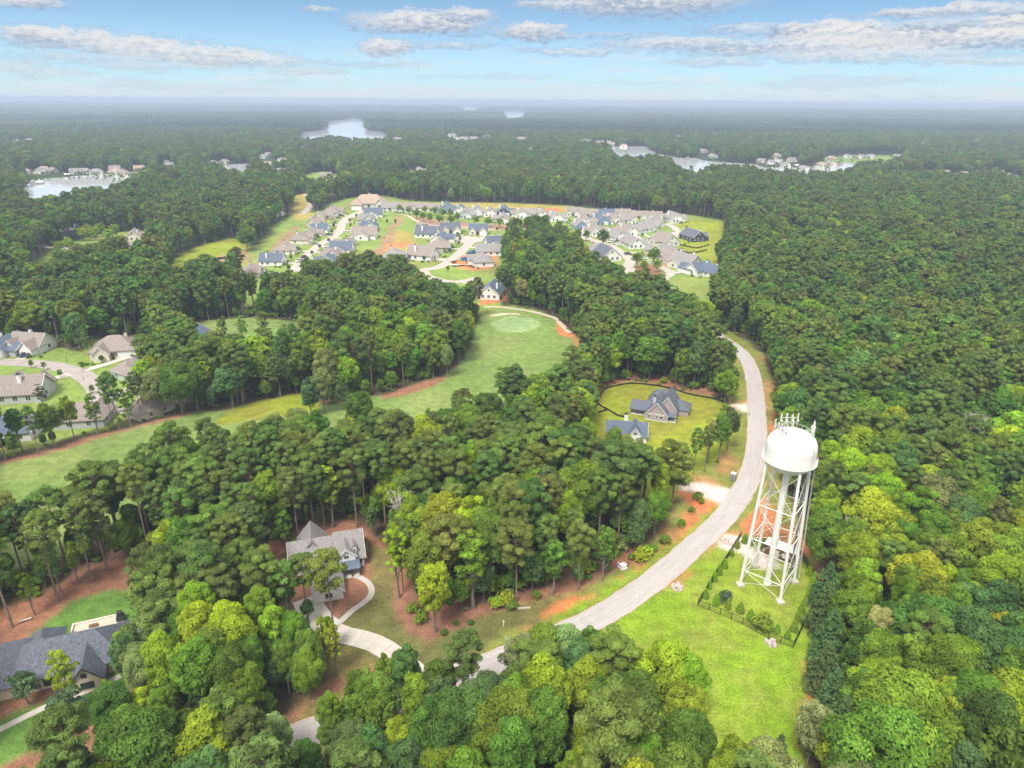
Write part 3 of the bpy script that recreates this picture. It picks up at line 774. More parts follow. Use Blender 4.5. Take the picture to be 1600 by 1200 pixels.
def pine(seed, h=21.0, r=3.3, bare=.55, lod=1.0, nclump=42):
    rng = np.random.default_rng(seed)
    C = []; RD = []; mb = MB()
    lean = rng.normal(size=2) * .35
    axis = lambda z: np.array([lean[0] * (z / h) ** 2, lean[1] * (z / h) ** 2, z])
    for i in range(nclump):
        f = (i + .5) / nclump; z = h * (bare + (1 - bare) * (f ** .85)) - .6
        prof = min(1.0, .45 + 1.6 * f) * math.sqrt(max(.02, 1 - max(0, (f - .45) / .58) ** 2))
        th = i * 2.39996 + rng.normal() * .5
        k = r * prof * (.35 + .65 * rng.random() ** .6)
        a = axis(z); p = a + np.array([math.cos(th) * k, math.sin(th) * k, .25 * k])
        C.append(p); RD.append(r * (.20 + .13 * rng.random()))
        if k > .8: bent_tube(mb, [a - (0, 0, .4), (a + p) / 2 - (0, 0, .15), p], .06, .02, 4)
    C.append(axis(h - .5)); RD.append(r * .30)
    C = np.array(C); RD = np.array(RD)
    cnt = np.maximum(8, (300 * lod * (RD / .95) ** 2)).astype(int)
    sz = .235 / math.sqrt(max(lod, .12))
    V, tone, warm = leaves(C, RD, cnt, sz, sz * .38, rng, flat=.62, up=.5, tone_c=np.clip(rng.normal(1, .18, len(C)), .65, 1.4), inner=.35, low=-.5, warm_p=.25)
    bent_tube(mb, [axis(z) - (0, 0, .3 if z == 0 else 0) for z in (0, h * .35, h * .7, h * .97)], .235 * h / 21, .06, 7)
    for i in range(5):
        z = h * (bare - .02 - .14 * rng.random()); th = rng.random() * 6.28; L = .7 + rng.random() * 1.3
        mb.tube(axis(z), axis(z) + np.array([math.cos(th) * L, math.sin(th) * L, .2]), .035, .015, 4)
    return V, tone, warm, mb


def cedar(seed, h=12.0, r=2.4, lod=1.0, cr=1.0):
    """close, feathery conifer leafy to the ground"""
    rng = np.random.default_rng(seed); C = []; RD = []
    for i in range(46):
        f = (i + .5) / 46; z = h * (.05 + .93 * f); k = r * (1 - f ** 1.6) * (.35 + .55 * rng.random()) + .1; th = i * 2.39996
        C.append((math.cos(th) * k, math.sin(th) * k, z)); RD.append((.35 + .6 * (1 - f)) * cr)
    C = np.array(C); RD = np.array(RD)
    V, tone, warm = leaves(C, RD, np.maximum(20, (95 * lod * (RD / cr) ** 1.5)).astype(int), .30 * cr ** .5, .13 * cr ** .5, rng, flat=1.25, up=.7, inner=.4)
    mb = MB(); mb.tube((0, 0, -.3), (0, 0, h * .9), .14, .04, 6)
    return V, tone, warm, mb


def shrub(seed, h=1.6, r=1.2, lod=1.0):
    rng = np.random.default_rng(seed); n = 9
    th = np.arange(n) * 2.4; k = r * .55 * np.sqrt((np.arange(n) + .3) / n)
    C = np.stack([np.cos(th) * k, np.sin(th) * k, h * (.45 + .3 * rng.random(n))], -1); RD = r * (.38 + .15 * rng.random(n))
    V, tone, warm = leaves(C, RD, np.full(n, int(34 * lod)), .19, .12, rng, flat=.9)
    mb = MB(); mb.tube((0, 0, -.2), (0, 0, h * .6), .05, .02, 4)
    return V, tone, warm, mb


BL = [dict(h=17, r=4.7), dict(h=19, r=4.9, low=.34), dict(h=16, r=5.2, low=.22), dict(h=18, r=4.2, low=.30), dict(h=20, r=4.4, low=.36), dict(h=15, r=4.4, low=.2), dict(h=18, r=5.4, low=.3), dict(h=16.5, r=3.8, low=.25),
      dict(h=19, r=5.1, low=.28), dict(h=17.5, r=4.5, low=.33), dict(h=20.5, r=3.7, low=.3), dict(h=14.5, r=5.6, low=.18), dict(h=18.5, r=6.0, low=.32), dict(h=16, r=4.0, low=.12)]
PN = [dict(h=21, r=3.4), dict(h=22.5, r=3.2, bare=.6), dict(h=20, r=3.7, bare=.5), dict(h=23, r=3.5, bare=.58), dict(h=19, r=3.1, bare=.48), dict(h=21.5, r=3.9, bare=.56), dict(h=20.5, r=2.9, bare=.52), dict(h=22, r=3.6, bare=.54), dict(h=18, r=3.8, bare=.42), dict(h=24, r=3.0, bare=.64)]
BLEAF = []; BPINE = []; SRC_B = []; SRC_P = []
for i, k in enumerate(BL):
    V, a, b_, mb = broadleaf(100 + i, **k)
    BLEAF.append((foliage_mesh('crown', V, a, b_, LEAF), mb.mesh('trunk', MAT['bark']), k['h'], k['r']))
for i, k in enumerate(PN):
    V, a, b_, mb = pine(200 + i, **k)
    BPINE.append((foliage_mesh('crown', V, a, b_, NEEDLE), mb.mesh('trunk', MAT['bark_pine']), k['h'], k['r']))
AIRY = []
for i in range(2):
    V, a, b_, mb = pine(240 + i, h=20, r=4.0, bare=.6, lod=.5, nclump=26); AIRY.append((foliage_mesh('crown', V, a, b_, NEEDLE), mb.mesh('trunk', MAT['bark_pine']), 20.0, 4.0))
V, a, b_, mb = cedar(300); CEDAR = [(foliage_mesh('crown', V, a, b_, NEEDLE), mb.mesh('trunk', MAT['bark_pine']), 12.0, 2.4)]
V, a, b_, mb = cedar(301); CEDAR.append((foliage_mesh('crown', V, a, b_, NEEDLE), mb.mesh('trunk', MAT['bark_pine']), 12.0, 2.4))
SLIM = []
for i in range(3):
    V, a, b_, mb = broadleaf(400 + i, h=16, r=2.7, low=.22, nclump=34, young=True); SLIM.append((foliage_mesh('crown', V, a, b_, LEAF), mb.mesh('trunk', MAT['bark']), 16.0, 2.7))
SMALL = []
for i in range(3):
    V, a, b_, mb = broadleaf(430 + i, h=6.5, r=2.3, low=.22, nclump=22, lod=.9); SMALL.append((foliage_mesh('crown', V, a, b_, LEAF), mb.mesh('trunk', MAT['bark']), 6.5, 2.3))
SHRUB = []
for i in range(3):
    V, a, b_, mb = shrub(450 + i); SHRUB.append((foliage_mesh('foliage', V, a, b_, LEAF), mb.mesh('stem', MAT['bark']), 1.6, 1.2))
V, a, b_, mb = cedar(460, h=2.6, r=.5, lod=1.2, cr=.42); ARBOR = [(foliage_mesh('foliage', V, a, b_, NEEDLE), mb.mesh('stem', MAT['bark']), 2.6, .75)]

TB = {'dark green': (.084, .162, .030), 'mid green': (.122, .215, .032), 'leaf green': (.150, .240, .028), 'bright green': (.215, .310, .028), 'yellow green': (.265, .350, .028), 'blue green': (.098, .172, .056), 'pale olive': (.190, .245, .080)}
TP = {'olive green': (.126, .192, .042), 'dark olive': (.102, .152, .040), 'warm olive': (.145, .200, .042), 'dark green': (.086, .152, .040)}
WB = [.20, .28, .24, .13, .04, .08, .03]; WP = [.42, .26, .17, .15]

# ------------------------------------------------------------------ where the trees stand
TREES = []      # x, y, kind(0 broadleaf, 1 pine), variant, scale, rot, tone name, special label or None


def jgrid(x0, x1, y0, y1, s, rng, jit=.42):
    xs = np.arange(x0, x1, s); ys = np.arange(y0, y1, s * .92)
    X, Y = np.meshgrid(xs, ys); X = X + (np.arange(len(ys)) % 2)[:, None] * s * .5
    X = X + (rng.random(X.shape) - .5) * 2 * jit * s; Y = Y + (rng.random(X.shape) - .5) * 2 * jit * s
    return X.ravel(), Y.ravel()


def in_view(x, y, pad=.06, extra=14):
    return (np.abs(x) < (.80 + pad) * np.maximum(y, 0) + extra + 12) & (y > 0)


def not_clear(x, y):
    k = np.ones(x.shape, bool)
    for P in CLEARP.values(): k &= ~inside(P, x, y)
    for P in LAKEP.values(): k &= ~inside(P, x, y)
    return k


def pine_share(px, py, x, y):
    """how much of the wood is pine, by place"""
    n = fbm(x, y, 60.0, 3)
    p = np.full(x.shape, .42)
    p = np.where((px < 1080) & (py > 640) & (py < 1000), .74, p)
    p = np.where((px > 480) & (px < 1130) & (py >= 990), .10, p)
    p = np.where((px > 640) & (px < 800) & (py > 780) & (py < 990), .15, p)
    p = np.where((px > 120) & (px < 520) & (py > 930), .28, p)
    p = np.where((px > 1200) & (py > 760), .10, p)
    p = np.where((px > 1180) & (py > 600) & (py <= 760), .34, p)
    p = np.where((px > 1140) & (py <= 600), .62, p)
    p = np.where((px > 200) & (px < 780) & (py > 480) & (py <= 650), .40, p)
    return np.clip(p + (n - .5) * .9, 0.03, .95)


# ------------------------------------------------------------------ water tower
TX, TY = G(1198.5, 912)
tw = thing('water_tower', 'tall white water tower on four battered legs inside the fenced grass yard', 'water tower', (TX, TY, 0))
Wt = MAT['tower']; A0 = R(6); RB, RT, ZT = 6.3, 4.85, 30.6


def legpt(i, z):
    a = A0 + i * math.pi / 2; r = RB + (RT - RB) * z / ZT
    return np.array([r * math.cos(a), r * math.sin(a), z])


mb = MB()
prof = [(0.62, 28.6), (1.6, 28.75), (3.0, 29.35), (4.1, 30.15), (4.85, 31.0), (4.98, 31.75), (4.98, 32.3), (4.98, 34.3), (4.95, 34.9), (4.82, 35.6), (4.52, 36.3), (4.03, 36.9), (3.35, 37.4), (2.5, 37.75), (1.4, 37.98), (0.5, 38.05), (0.0, 38.06)]
mb.lathe(prof, 48); tank = mb.build('tank', Wt, tw, smooth=True)
for z in (32.95, 34.55):
    m_ = MB(); m_.lathe([(4.985, z), (5.0, z + .03), (5.0, z + .07), (4.985, z + .1)], 48); m_.build('weld_band', Wt, tank)
mb = MB(); mb.lathe([(4.99, 31.45), (5.42, 31.62), (5.46, 31.62), (5.46, 31.82), (5.40, 31.82), (4.99, 31.62)], 48); mb.build('balcony', Wt, tw, smooth=False)
mb = MB()
for i in range(24):
    a = i * 2 * math.pi / 24
    mb.tube((5.4 * math.cos(a), 5.4 * math.sin(a), 31.8), (5.4 * math.cos(a), 5.4 * math.sin(a), 32.75), .03, n=4)
for z in (32.3, 32.75):
    for i in range(24):
        a, b_ = i * 2 * math.pi / 24, (i + 1) * 2 * math.pi / 24
        mb.tube((5.4 * math.cos(a), 5.4 * math.sin(a), z), (5.4 * math.cos(b_), 5.4 * math.sin(b_), z), .03, n=4)
mb.build('balcony_rail', Wt, tw)
mb = MB(); mb.tube((0, 0, 0), (0, 0, 28.9), .68, n=20); mb.tube((0, 0, 0), (0, 0, .5), .85, n=20); mb.build('riser_pipe', Wt, tw, smooth=False)
for i in range(4):
    mb = MB(); mb.tube(legpt(i, .55), legpt(i, ZT), .35, .31, n=14)
    lg = mb.build('leg', Wt, tw)
    p = legpt(i, 0); m_ = MB(); m_.cbox((p[0], p[1], .22), 1.5, 1.5, .62, A0 + i * math.pi / 2); m_.cbox((p[0], p[1], .58), .95, .95, .12, A0 + i * math.pi / 2); m_.build('footing', MAT['concrete'], lg)
LV = [4.2, 12.6, 21.0]
for z in LV:
    for i in range(4):
        m_ = MB(); m_.tube(legpt(i, z), legpt((i + 1) % 4, z), .105, n=8); m_.build('strut', Wt, tw)
BR = [(0.7, 4.2), (4.2, 12.6), (12.6, 21.0), (21.0, 30.0)]
for z0, z1 in BR:
    for i in range(4):
        j = (i + 1) % 4
        for q, (a, b_) in enumerate(((legpt(i, z0), legpt(j, z1)), (legpt(j, z0), legpt(i, z1)))):
            m_ = MB(); m_.tube(a + (0, 0, .03 * q), b_, .045, n=5, cap=False); m_.build('brace_rod', Wt, tw)
for z in LV:
    for i in range(4):
        m_ = MB(); m_.tube(legpt(i, z), (0, 0, z - .2), .035, n=4, cap=False); m_.build('tie_rod', Wt, tw)
# ladder up the rear right leg with its cables, and up the tank wall
m_ = MB()
for s_ in (-.22, .22):
    a = legpt(0, 1.5) + np.array([.75, s_ - .4, 0]); b_ = legpt(0, 31.5) + np.array([.75, s_ - .4, 0]); m_.tube(a, b_, .04, n=4)
for q in range(60):
    f = q / 60; a = (legpt(0, 1.5) + np.array([.75, -.62, 0])) * (1 - f) + (legpt(0, 31.5) + np.array([.75, -.62, 0])) * f
    m_.tube(a, a + np.array([0, .44, 0]), .02, n=4, cap=False)
m_.build('leg_ladder', MAT['antenna'], tw)
m_ = MB()
for q in range(5):
    a = legpt(0, 1.0) + np.array([-.55 - .09 * q, .35, 0]); b_ = legpt(0, 31.2) + np.array([-.55 - .09 * q, .35, 0]); m_.tube(a, b_, .045, n=4)
m_.build('cable_run', MAT['steel'], tw)
m_ = MB(); la = R(-58); ca, sa = math.cos(la), math.sin(la)
for s_ in (-.2, .2):
    pts = [(5.12 * ca - s_ * sa, 5.12 * sa + s_ * ca, 31.9), (5.12 * ca - s_ * sa, 5.12 * sa + s_ * ca, 34.9), (4.8 * ca - s_ * sa, 4.8 * sa + s_ * ca, 36.5), (3.4 * ca - s_ * sa, 3.4 * sa + s_ * ca, 37.6)]
    bent_tube(m_, pts, .035, .035, 4)
m_.build('tank_ladder', MAT['tan'], tw)
m_ = MB(); m_.tube((.9, -.9, 37.9), (.9, -.9, 38.35), .45, n=14); m_.build('hatch', Wt, tw)
m_ = MB(); m_.tube((-.5, .3, 38.0), (-.5, .3, 38.7), .25, .32, n=10); m_.build('roof_vent', Wt, tw)
# ring rail of the antenna deck and three sector frames with panel antennas
m_ = MB()
for i in range(18):
    a, b_ = i * 2 * math.pi / 18, (i + 1) * 2 * math.pi / 18
    z = 37.45
    m_.tube((3.2 * math.cos(a), 3.2 * math.sin(a), 38.35), (3.2 * math.cos(b_), 3.2 * math.sin(b_), 38.35), .03, n=4, cap=False)
    m_.tube((3.2 * math.cos(a), 3.2 * math.sin(a), 37.3), (3.2 * math.cos(a), 3.2 * math.sin(a), 38.35), .03, n=4, cap=False)
m_.build('dome_rail', MAT['antenna'], tw)
for sec, (ang, n_) in enumerate(((88, 4), (196, 4), (-22, 4))):
    a = R(ang); c0 = np.array([math.cos(a), math.sin(a)]); tdir = np.array([-math.sin(a), math.cos(a)])
    fr = MB(); R0 = 3.35; Lh = 1.75
    for z in (38.5, 39.5):
        p, q = c0 * R0 - tdir * Lh, c0 * R0 + tdir * Lh
        fr.tube((p[0], p[1], z), (q[0], q[1], z), .05, n=5)
        for s_ in (-.8, .8):
            p = c0 * (R0 - .1) + tdir * s_; q = c0 * (R0 - 1.5) + tdir * s_ * .5
            fr.tube((p[0], p[1], z), (q[0], q[1], 37.8), .035, n=4)
    for s_ in (-.8, .8):
        p = c0 * R0 + tdir * s_; fr.tube((p[0], p[1], 37.2), (p[0], p[1], 39.6), .06, n=5)
    fo = fr.build('antenna_frame', MAT['antenna'], tw)
    for k_ in range(n_):
        s_ = -1.7 + 3.4 * k_ / (n_ - 1); p = c0 * (R0 + .05) + tdir * s_; pm_ = MB()
        pm_.tube((p[0], p[1], 37.9), (p[0], p[1], 40.5), .035, n=5); p2 = c0 * (R0 + .22) + tdir * s_
        hh = 1.9 if k_ % 2 == 0 else 1.4
        pm_.cbox((p2[0], p2[1], 39.4), .14, .28, hh, a)
        p3 = c0 * (R0 - .18) + tdir * s_; pm_.cbox((p3[0], p3[1], 38.9), .2, .28, .5, a)
        pm_.build('panel_antenna', MAT['antenna'], fo)

# tower yard: equipment building, cabinets, fence
def pxline(a, b): return (np.array(G(*a)), np.array(G(*b)))


def yaw_of(a, b):
    p, q = pxline(a, b); d = q - p
    return math.atan2(d[1], d[0])


yw = yaw_of((1199, 868), (1243, 884)); ex, ey = G(1222, 872)
eb = thing('equipment_building', 'brown panelled equipment building with flat white roof behind the tower legs', 'equipment building', (ex, ey + .8, 0), yw)
mb = MB(); mb.box(-3.6, 3.6, -1.4, 1.4, 0, 2.7); mb.build('wall', MAT['wood'], eb)
mb = MB(); mb.box(-3.85, 3.85, -1.65, 1.65, 2.72, 2.95); mb.build('roof', MAT['roof_white'], eb)
mb = MB(); mb.box(-1.1, -.2, -1.46, -1.38, .05, 2.1); mb.build('door', MAT['pale'], eb)
mb = MB(); mb.box(.6, 1.6, -1.95, -1.42, .9, 1.7); mb.build('air_conditioner', MAT['pale'], eb)
for i, (px_, py_, s_, lb) in enumerate(((1211, 871, (.9, .6, 1.5), 'white equipment cabinet in front of the brown tower building'), (1246, 879, (.9, .8, 1.9), 'white cabinet at the right end of the brown tower building'), (1195, 862, (.7, .6, 1.2), 'small grey cabinet at the left end of the brown tower building'))):
    x, y = G(px_, py_); c_ = thing('equipment_cabinet', lb, 'cabinet', (x, y, 0), yw); mb = MB(); mb.box(-s_[0] / 2, s_[0] / 2, -s_[1] / 2, s_[1] / 2, .12, s_[2]); mb.build('case', MAT['pale'], c_)
    mb = MB(); mb.box(-s_[0] / 2 - .1, s_[0] / 2 + .1, -s_[1] / 2 - .1, s_[1] / 2 + .1, 0, .12); mb.build('plinth', MAT['concrete'], c_)
x, y = G(1255, 836); sh_ = thing('shed', 'small tan shed at the wood edge behind the tower', 'shed', (x, y, 0), R(8))
mb = MB(); mb.box(-1.2, 1.2, -.9, .9, 0, 1.9); mb.build('wall', MAT['cream'], sh_)
mb = MB(); mb.add([(-1.4, -1.1, 1.9), (1.4, -1.1, 1.9), (1.4, 1.1, 2.3), (-1.4, 1.1, 2.3), (-1.4, -1.1, 2.0), (1.4, -1.1, 2.0), (1.4, 1.1, 2.4), (-1.4, 1.1, 2.4)], [(3, 2, 1, 0), (4, 5, 6, 7), (0, 1, 5, 4), (1, 2, 6, 5), (2, 3, 7, 6), (3, 0, 4, 7)]); mb.build('roof', MAT['r_brown'], sh_)


def iron_fence(px, label, h=1.8, gate=None, every=2.4):
    P = [np.array(G(*p)) for p in px]; c0 = P[0]
    f = thing('iron_fence', label, 'fence', (c0[0], c0[1], 0))
    post = MB(); post.box(-.045, .045, -.045, .045, 0, h + .12); pme = post.mesh('post', MAT['black'])
    for i in range(len(P) - 1):
        a, b_ = P[i] - c0, P[i + 1] - c0; L = np.linalg.norm(b_ - a); n = max(1, round(L / every)); d = (b_ - a) / L; yw_ = math.atan2(d[1], d[0])
        pan = MB(); seg = L / n
        for z in (.22, h - .25, h - .02): pan.cbox((seg / 2, 0, z), seg, .035, .045)
        for q in range(int(seg / .14)): pan.cbox((.14 * q + .07, 0, h / 2 + .05), .022, .022, h - .15)
        pane = pan.mesh('fence_panel', MAT['black'])
        for k_ in range(n):
            p = a + d * seg * k_
            o_ = link('fence_panel', pane, f); o_.location = (p[0], p[1], 0); o_.rotation_euler = (0, 0, yw_)
            o_ = link('post', pme, f); o_.location = (p[0], p[1], 0); o_.rotation_euler = (0, 0, yw_)
    p = P[-1] - c0; o_ = link('post', pme, f); o_.location = (p[0], p[1], 0)
    return f


iron_fence([(1157, 840), (1090, 947), (1125, 961), (1160, 976), (1200, 998), (1239, 1013), (1282, 924), (1253, 872), (1215, 858), (1175, 845)], 'black iron fence round the grass yard of the water tower')


def silt_fence(px, label, h=.75):
    P = spline([G(*p) for p in px], 1.6); c0 = P[0]
    f = thing('silt_fence', label, 'fence', (c0[0], c0[1], 0)); fab = MB(); V = []; n = len(P)
    for i in range(n):
        q = P[i] - c0; w_ = .05 * math.sin(i * 1.7)
        V += [(q[0] + w_, q[1] + w_, 0), (q[0], q[1], h * (.86 + .14 * math.sin(i * 2.3))), (q[0] + w_ + .03, q[1] + .03, 0), (q[0] + .03, q[1] + .03, h * (.86 + .14 * math.sin(i * 2.3)))]
    fab.add(V, [(4 * i, 4 * i + 4, 4 * i + 5, 4 * i + 1) for i in range(n - 1)] + [(4 * i + 3, 4 * i + 7, 4 * i + 6, 4 * i + 2) for i in range(n - 1)])
    fab.build('fabric', MAT['fabric'], f)
    st = MB(); st.box(-.03, .03, -.03, .03, 0, h + .2); sme = st.mesh('stake', MAT['wood'])
    for i in range(0, n, 2):
        o_ = link('stake', sme, f); o_.location = (P[i][0] - c0[0], P[i][1] - c0[1] + .06, 0)


silt_fence([(929, 640), (934, 631), (940, 616), (946, 609), (961, 604), (985, 600), (1015, 602), (1045, 607), (1078, 617), (1105, 622), (1130, 628)], 'black silt fence curving round the back of the grey house lawn')
silt_fence([(932, 630), (942, 637), (950, 641), (960, 647), (968, 651), (980, 653)], 'black silt fence across the lawn between the two roadside houses')
silt_fence([(935, 646), (942, 643), (950, 641)], 'short black silt fence spur left of the blue-roofed house')
silt_fence([(272, 424), (300, 416), (340, 406), (382, 400)], 'dark silt fence along the brown bank of the far green strip', 1.6)
silt_fence([(1062, 383), (1075, 386), (1090, 388), (1108, 383)], 'black silt fence on the field beside the navy house', 1.0)
silt_fence([(1060, 391), (1080, 396), (1105, 391)], 'lower black silt fence on the field below the navy house', 1.0)
silt_fence([(707, 417), (725, 416), (744, 418)], 'black silt fence before the building site of the cul-de-sac', 1.0)

# ------------------------------------------------------------------ houses
def roof_gable(mb, x0, x1, y0, y1, z, rise, axis, o=.45, th=.16, gw=None):
    """two roof slabs over a box; gw (a wall builder) gets the gable triangles"""
    if axis == 'x':
        f = lambda u, v, zz: (u, v, zz); a0, a1, b0, b1 = x0, x1, y0, y1
    else:
        f = lambda u, v, zz: (v, u, zz); a0, a1, b0, b1 = y0, y1, x0, x1
    bm_ = (b0 + b1) / 2; sl = rise / ((b1 - b0) / 2); ze = z - o * sl
    A0_, A1_ = a0 - o, a1 + o
    for side in (0, 1):
        be = b0 - o if side == 0 else b1 + o
        P = [f(A0_, be, ze), f(A1_, be, ze), f(A1_, bm_, z + rise), f(A0_, bm_, z + rise)]
        Q = [(p[0], p[1], p[2] + th) for p in P]
        fs = [(0, 1, 2, 3)[::-1], (4, 5, 6, 7), (0, 1, 5, 4), (1, 2, 6, 5), (2, 3, 7, 6), (3, 0, 4, 7)]
        if (side == 1) != (axis == 'y'): fs = [q[::-1] for q in fs]
        mb.add(P + Q, fs)
    if gw is not None:
        for e in (a0, a1):
            gw.add([f(e, b0, z), f(e, b1, z), f(e, bm_, z + rise)], [(0, 1, 2) if (e == a1) == (axis == 'x') else (2, 1, 0)])


def roof_hip(mb, x0, x1, y0, y1, z, rise, o=.5, th=.16, inset=None):
    x0 -= o; x1 += o; y0 -= o; y1 += o; z -= o * .5
    w_, d_ = x1 - x0, y1 - y0
    ins = min(w_, d_) / 2 * .98 if inset is None else inset
    if w_ >= d_: r0, r1 = (x0 + ins, (y0 + y1) / 2), (x1 - ins, (y0 + y1) / 2)
    else: r0, r1 = ((x0 + x1) / 2, y0 + ins), ((x0 + x1) / 2, y1 - ins)
    V = [(x0, y0, z), (x1, y0, z), (x1, y1, z), (x0, y1, z), (x0, y0, z + th), (x1, y0, z + th), (x1, y1, z + th), (x0, y1, z + th), (r0[0], r0[1], z + rise + th), (r1[0], r1[1], z + rise + th)]
    if w_ >= d_: up = [(4, 5, 9, 8), (5, 6, 9), (6, 7, 8, 9), (7, 4, 8)]
    else: up = [(4, 5, 8), (5, 6, 9, 8), (6, 7, 9), (7, 4, 8, 9)]
    mb.add(V, [(3, 2, 1, 0), (0, 1, 5, 4), (1, 2, 6, 5), (2, 3, 7, 6), (3, 0, 4, 7)] + up)


def rake_trim(mb, x0, x1, y0, y1, z, rise, axis, ends=(0, 1), o=.45, w_=.24, t_=.07):
    """white fascia boards along the gable ends"""
    a0, a1, b0, b1 = (x0, x1, y0, y1) if axis == 'x' else (y0, y1, x0, x1)
    f = (lambda u, v, zz: (u, v, zz)) if axis == 'x' else (lambda u, v, zz: (v, u, zz))
    bm_ = (b0 + b1) / 2; sl = rise / ((b1 - b0) / 2)
    for e in ends:
        ea = (a0 - o - t_ - .01, a0 - o - .01) if e == 0 else (a1 + o + .01, a1 + o + t_ + .01)
        for side in (0, 1):
            be = b0 - o if side == 0 else b1 + o
            V = []
            for u in ea:
                V += [f(u, be, z - o * sl - w_ + .14), f(u, bm_, z + rise - w_ + .14), f(u, bm_, z + rise + .17), f(u, be, z - o * sl + .17)]
            mb.add(V, [(0, 1, 2, 3), (7, 6, 5, 4), (0, 4, 5, 1), (1, 5, 6, 2), (2, 6, 7, 3), (3, 7, 4, 0)])


WIN = {}


def window(parent, x, y, z, w_, h_, face, frame=None, shutters=False):
    """framed window set on a wall; face: outward normal '-y' '+y' '-x' '+x'"""
    k = (w_, h_, shutters)
    if k not in WIN:
        a = MB(); t_ = .1
        a.box(-w_ / 2 - t_, w_ / 2 + t_, -.07, .02, h_ / 2, h_ / 2 + t_); a.box(-w_ / 2 - t_, w_ / 2 + t_, -.09, .02, -h_ / 2 - t_, -h_ / 2)
        a.box(-w_ / 2 - t_, -w_ / 2, -.07, .02, -h_ / 2, h_ / 2); a.box(w_ / 2, w_ / 2 + t_, -.07, .02, -h_ / 2, h_ / 2); a.box(-.03, .03, -.05, .0, -h_ / 2, h_ / 2)
        b_ = MB(); b_.box(-w_ / 2, w_ / 2, -.03, .02, -h_ / 2, h_ / 2)
        WIN[k] = (a, b_.mesh('pane', MAT['glass']), {})
    a, gm_, cache = WIN[k]; fm = frame or MAT['trim']
    if fm.name not in cache: cache[fm.name] = a.mesh('window', fm)
    o_ = link('window', cache[fm.name], parent); o_.location = (x, y, z); o_.rotation_euler = (0, 0, {'-y': 0, '+x': math.pi / 2, '+y': math.pi, '-x': -math.pi / 2}[face])
    link('pane', gm_, o_)
    return o_


GAR = {}


def garage(parent, x, y, w_, h_, face, m_):
    k = (w_, h_)
    if k not in GAR:
        a = MB(); a.box(-w_ / 2 - .15, w_ / 2 + .15, -.06, .02, 0, h_ + .15); r_ = MB()
        for q in range(4): r_.box(-w_ / 2, w_ / 2, -.10, -.055, .05 + q * h_ / 4, (q + 1) * h_ / 4)
        GAR[k] = (a.mesh('garage_door', MAT['trim']), r_.mesh('door_panel', MAT['pale']))
    o_ = link('garage_door', GAR[k][0], parent); o_.location = (x, y, .02); o_.rotation_euler = (0, 0, {'-y': 0, '+x': math.pi / 2, '+y': math.pi, '-x': -math.pi / 2}[face])
    link('door_panel', GAR[k][1], o_)


def chimney(parent, x, y, z0, z1, w_=.9, m_=None, cap=True):
    a = MB(); a.box(x - w_ / 2, x + w_ / 2, y - w_ / 2, y + w_ / 2, z0, z1); c_ = a.build('chimney', m_ or MAT['trim'], parent)
    if cap:
        b_ = MB(); b_.box(x - w_ / 2 - .1, x + w_ / 2 + .1, y - w_ / 2 - .1, y + w_ / 2 + .1, z1, z1 + .14); b_.tube((x, y, z1 + .1), (x, y, z1 + .55), w_ * .28, n=8); b_.build('chimney_cap', MAT['dark'], c_)


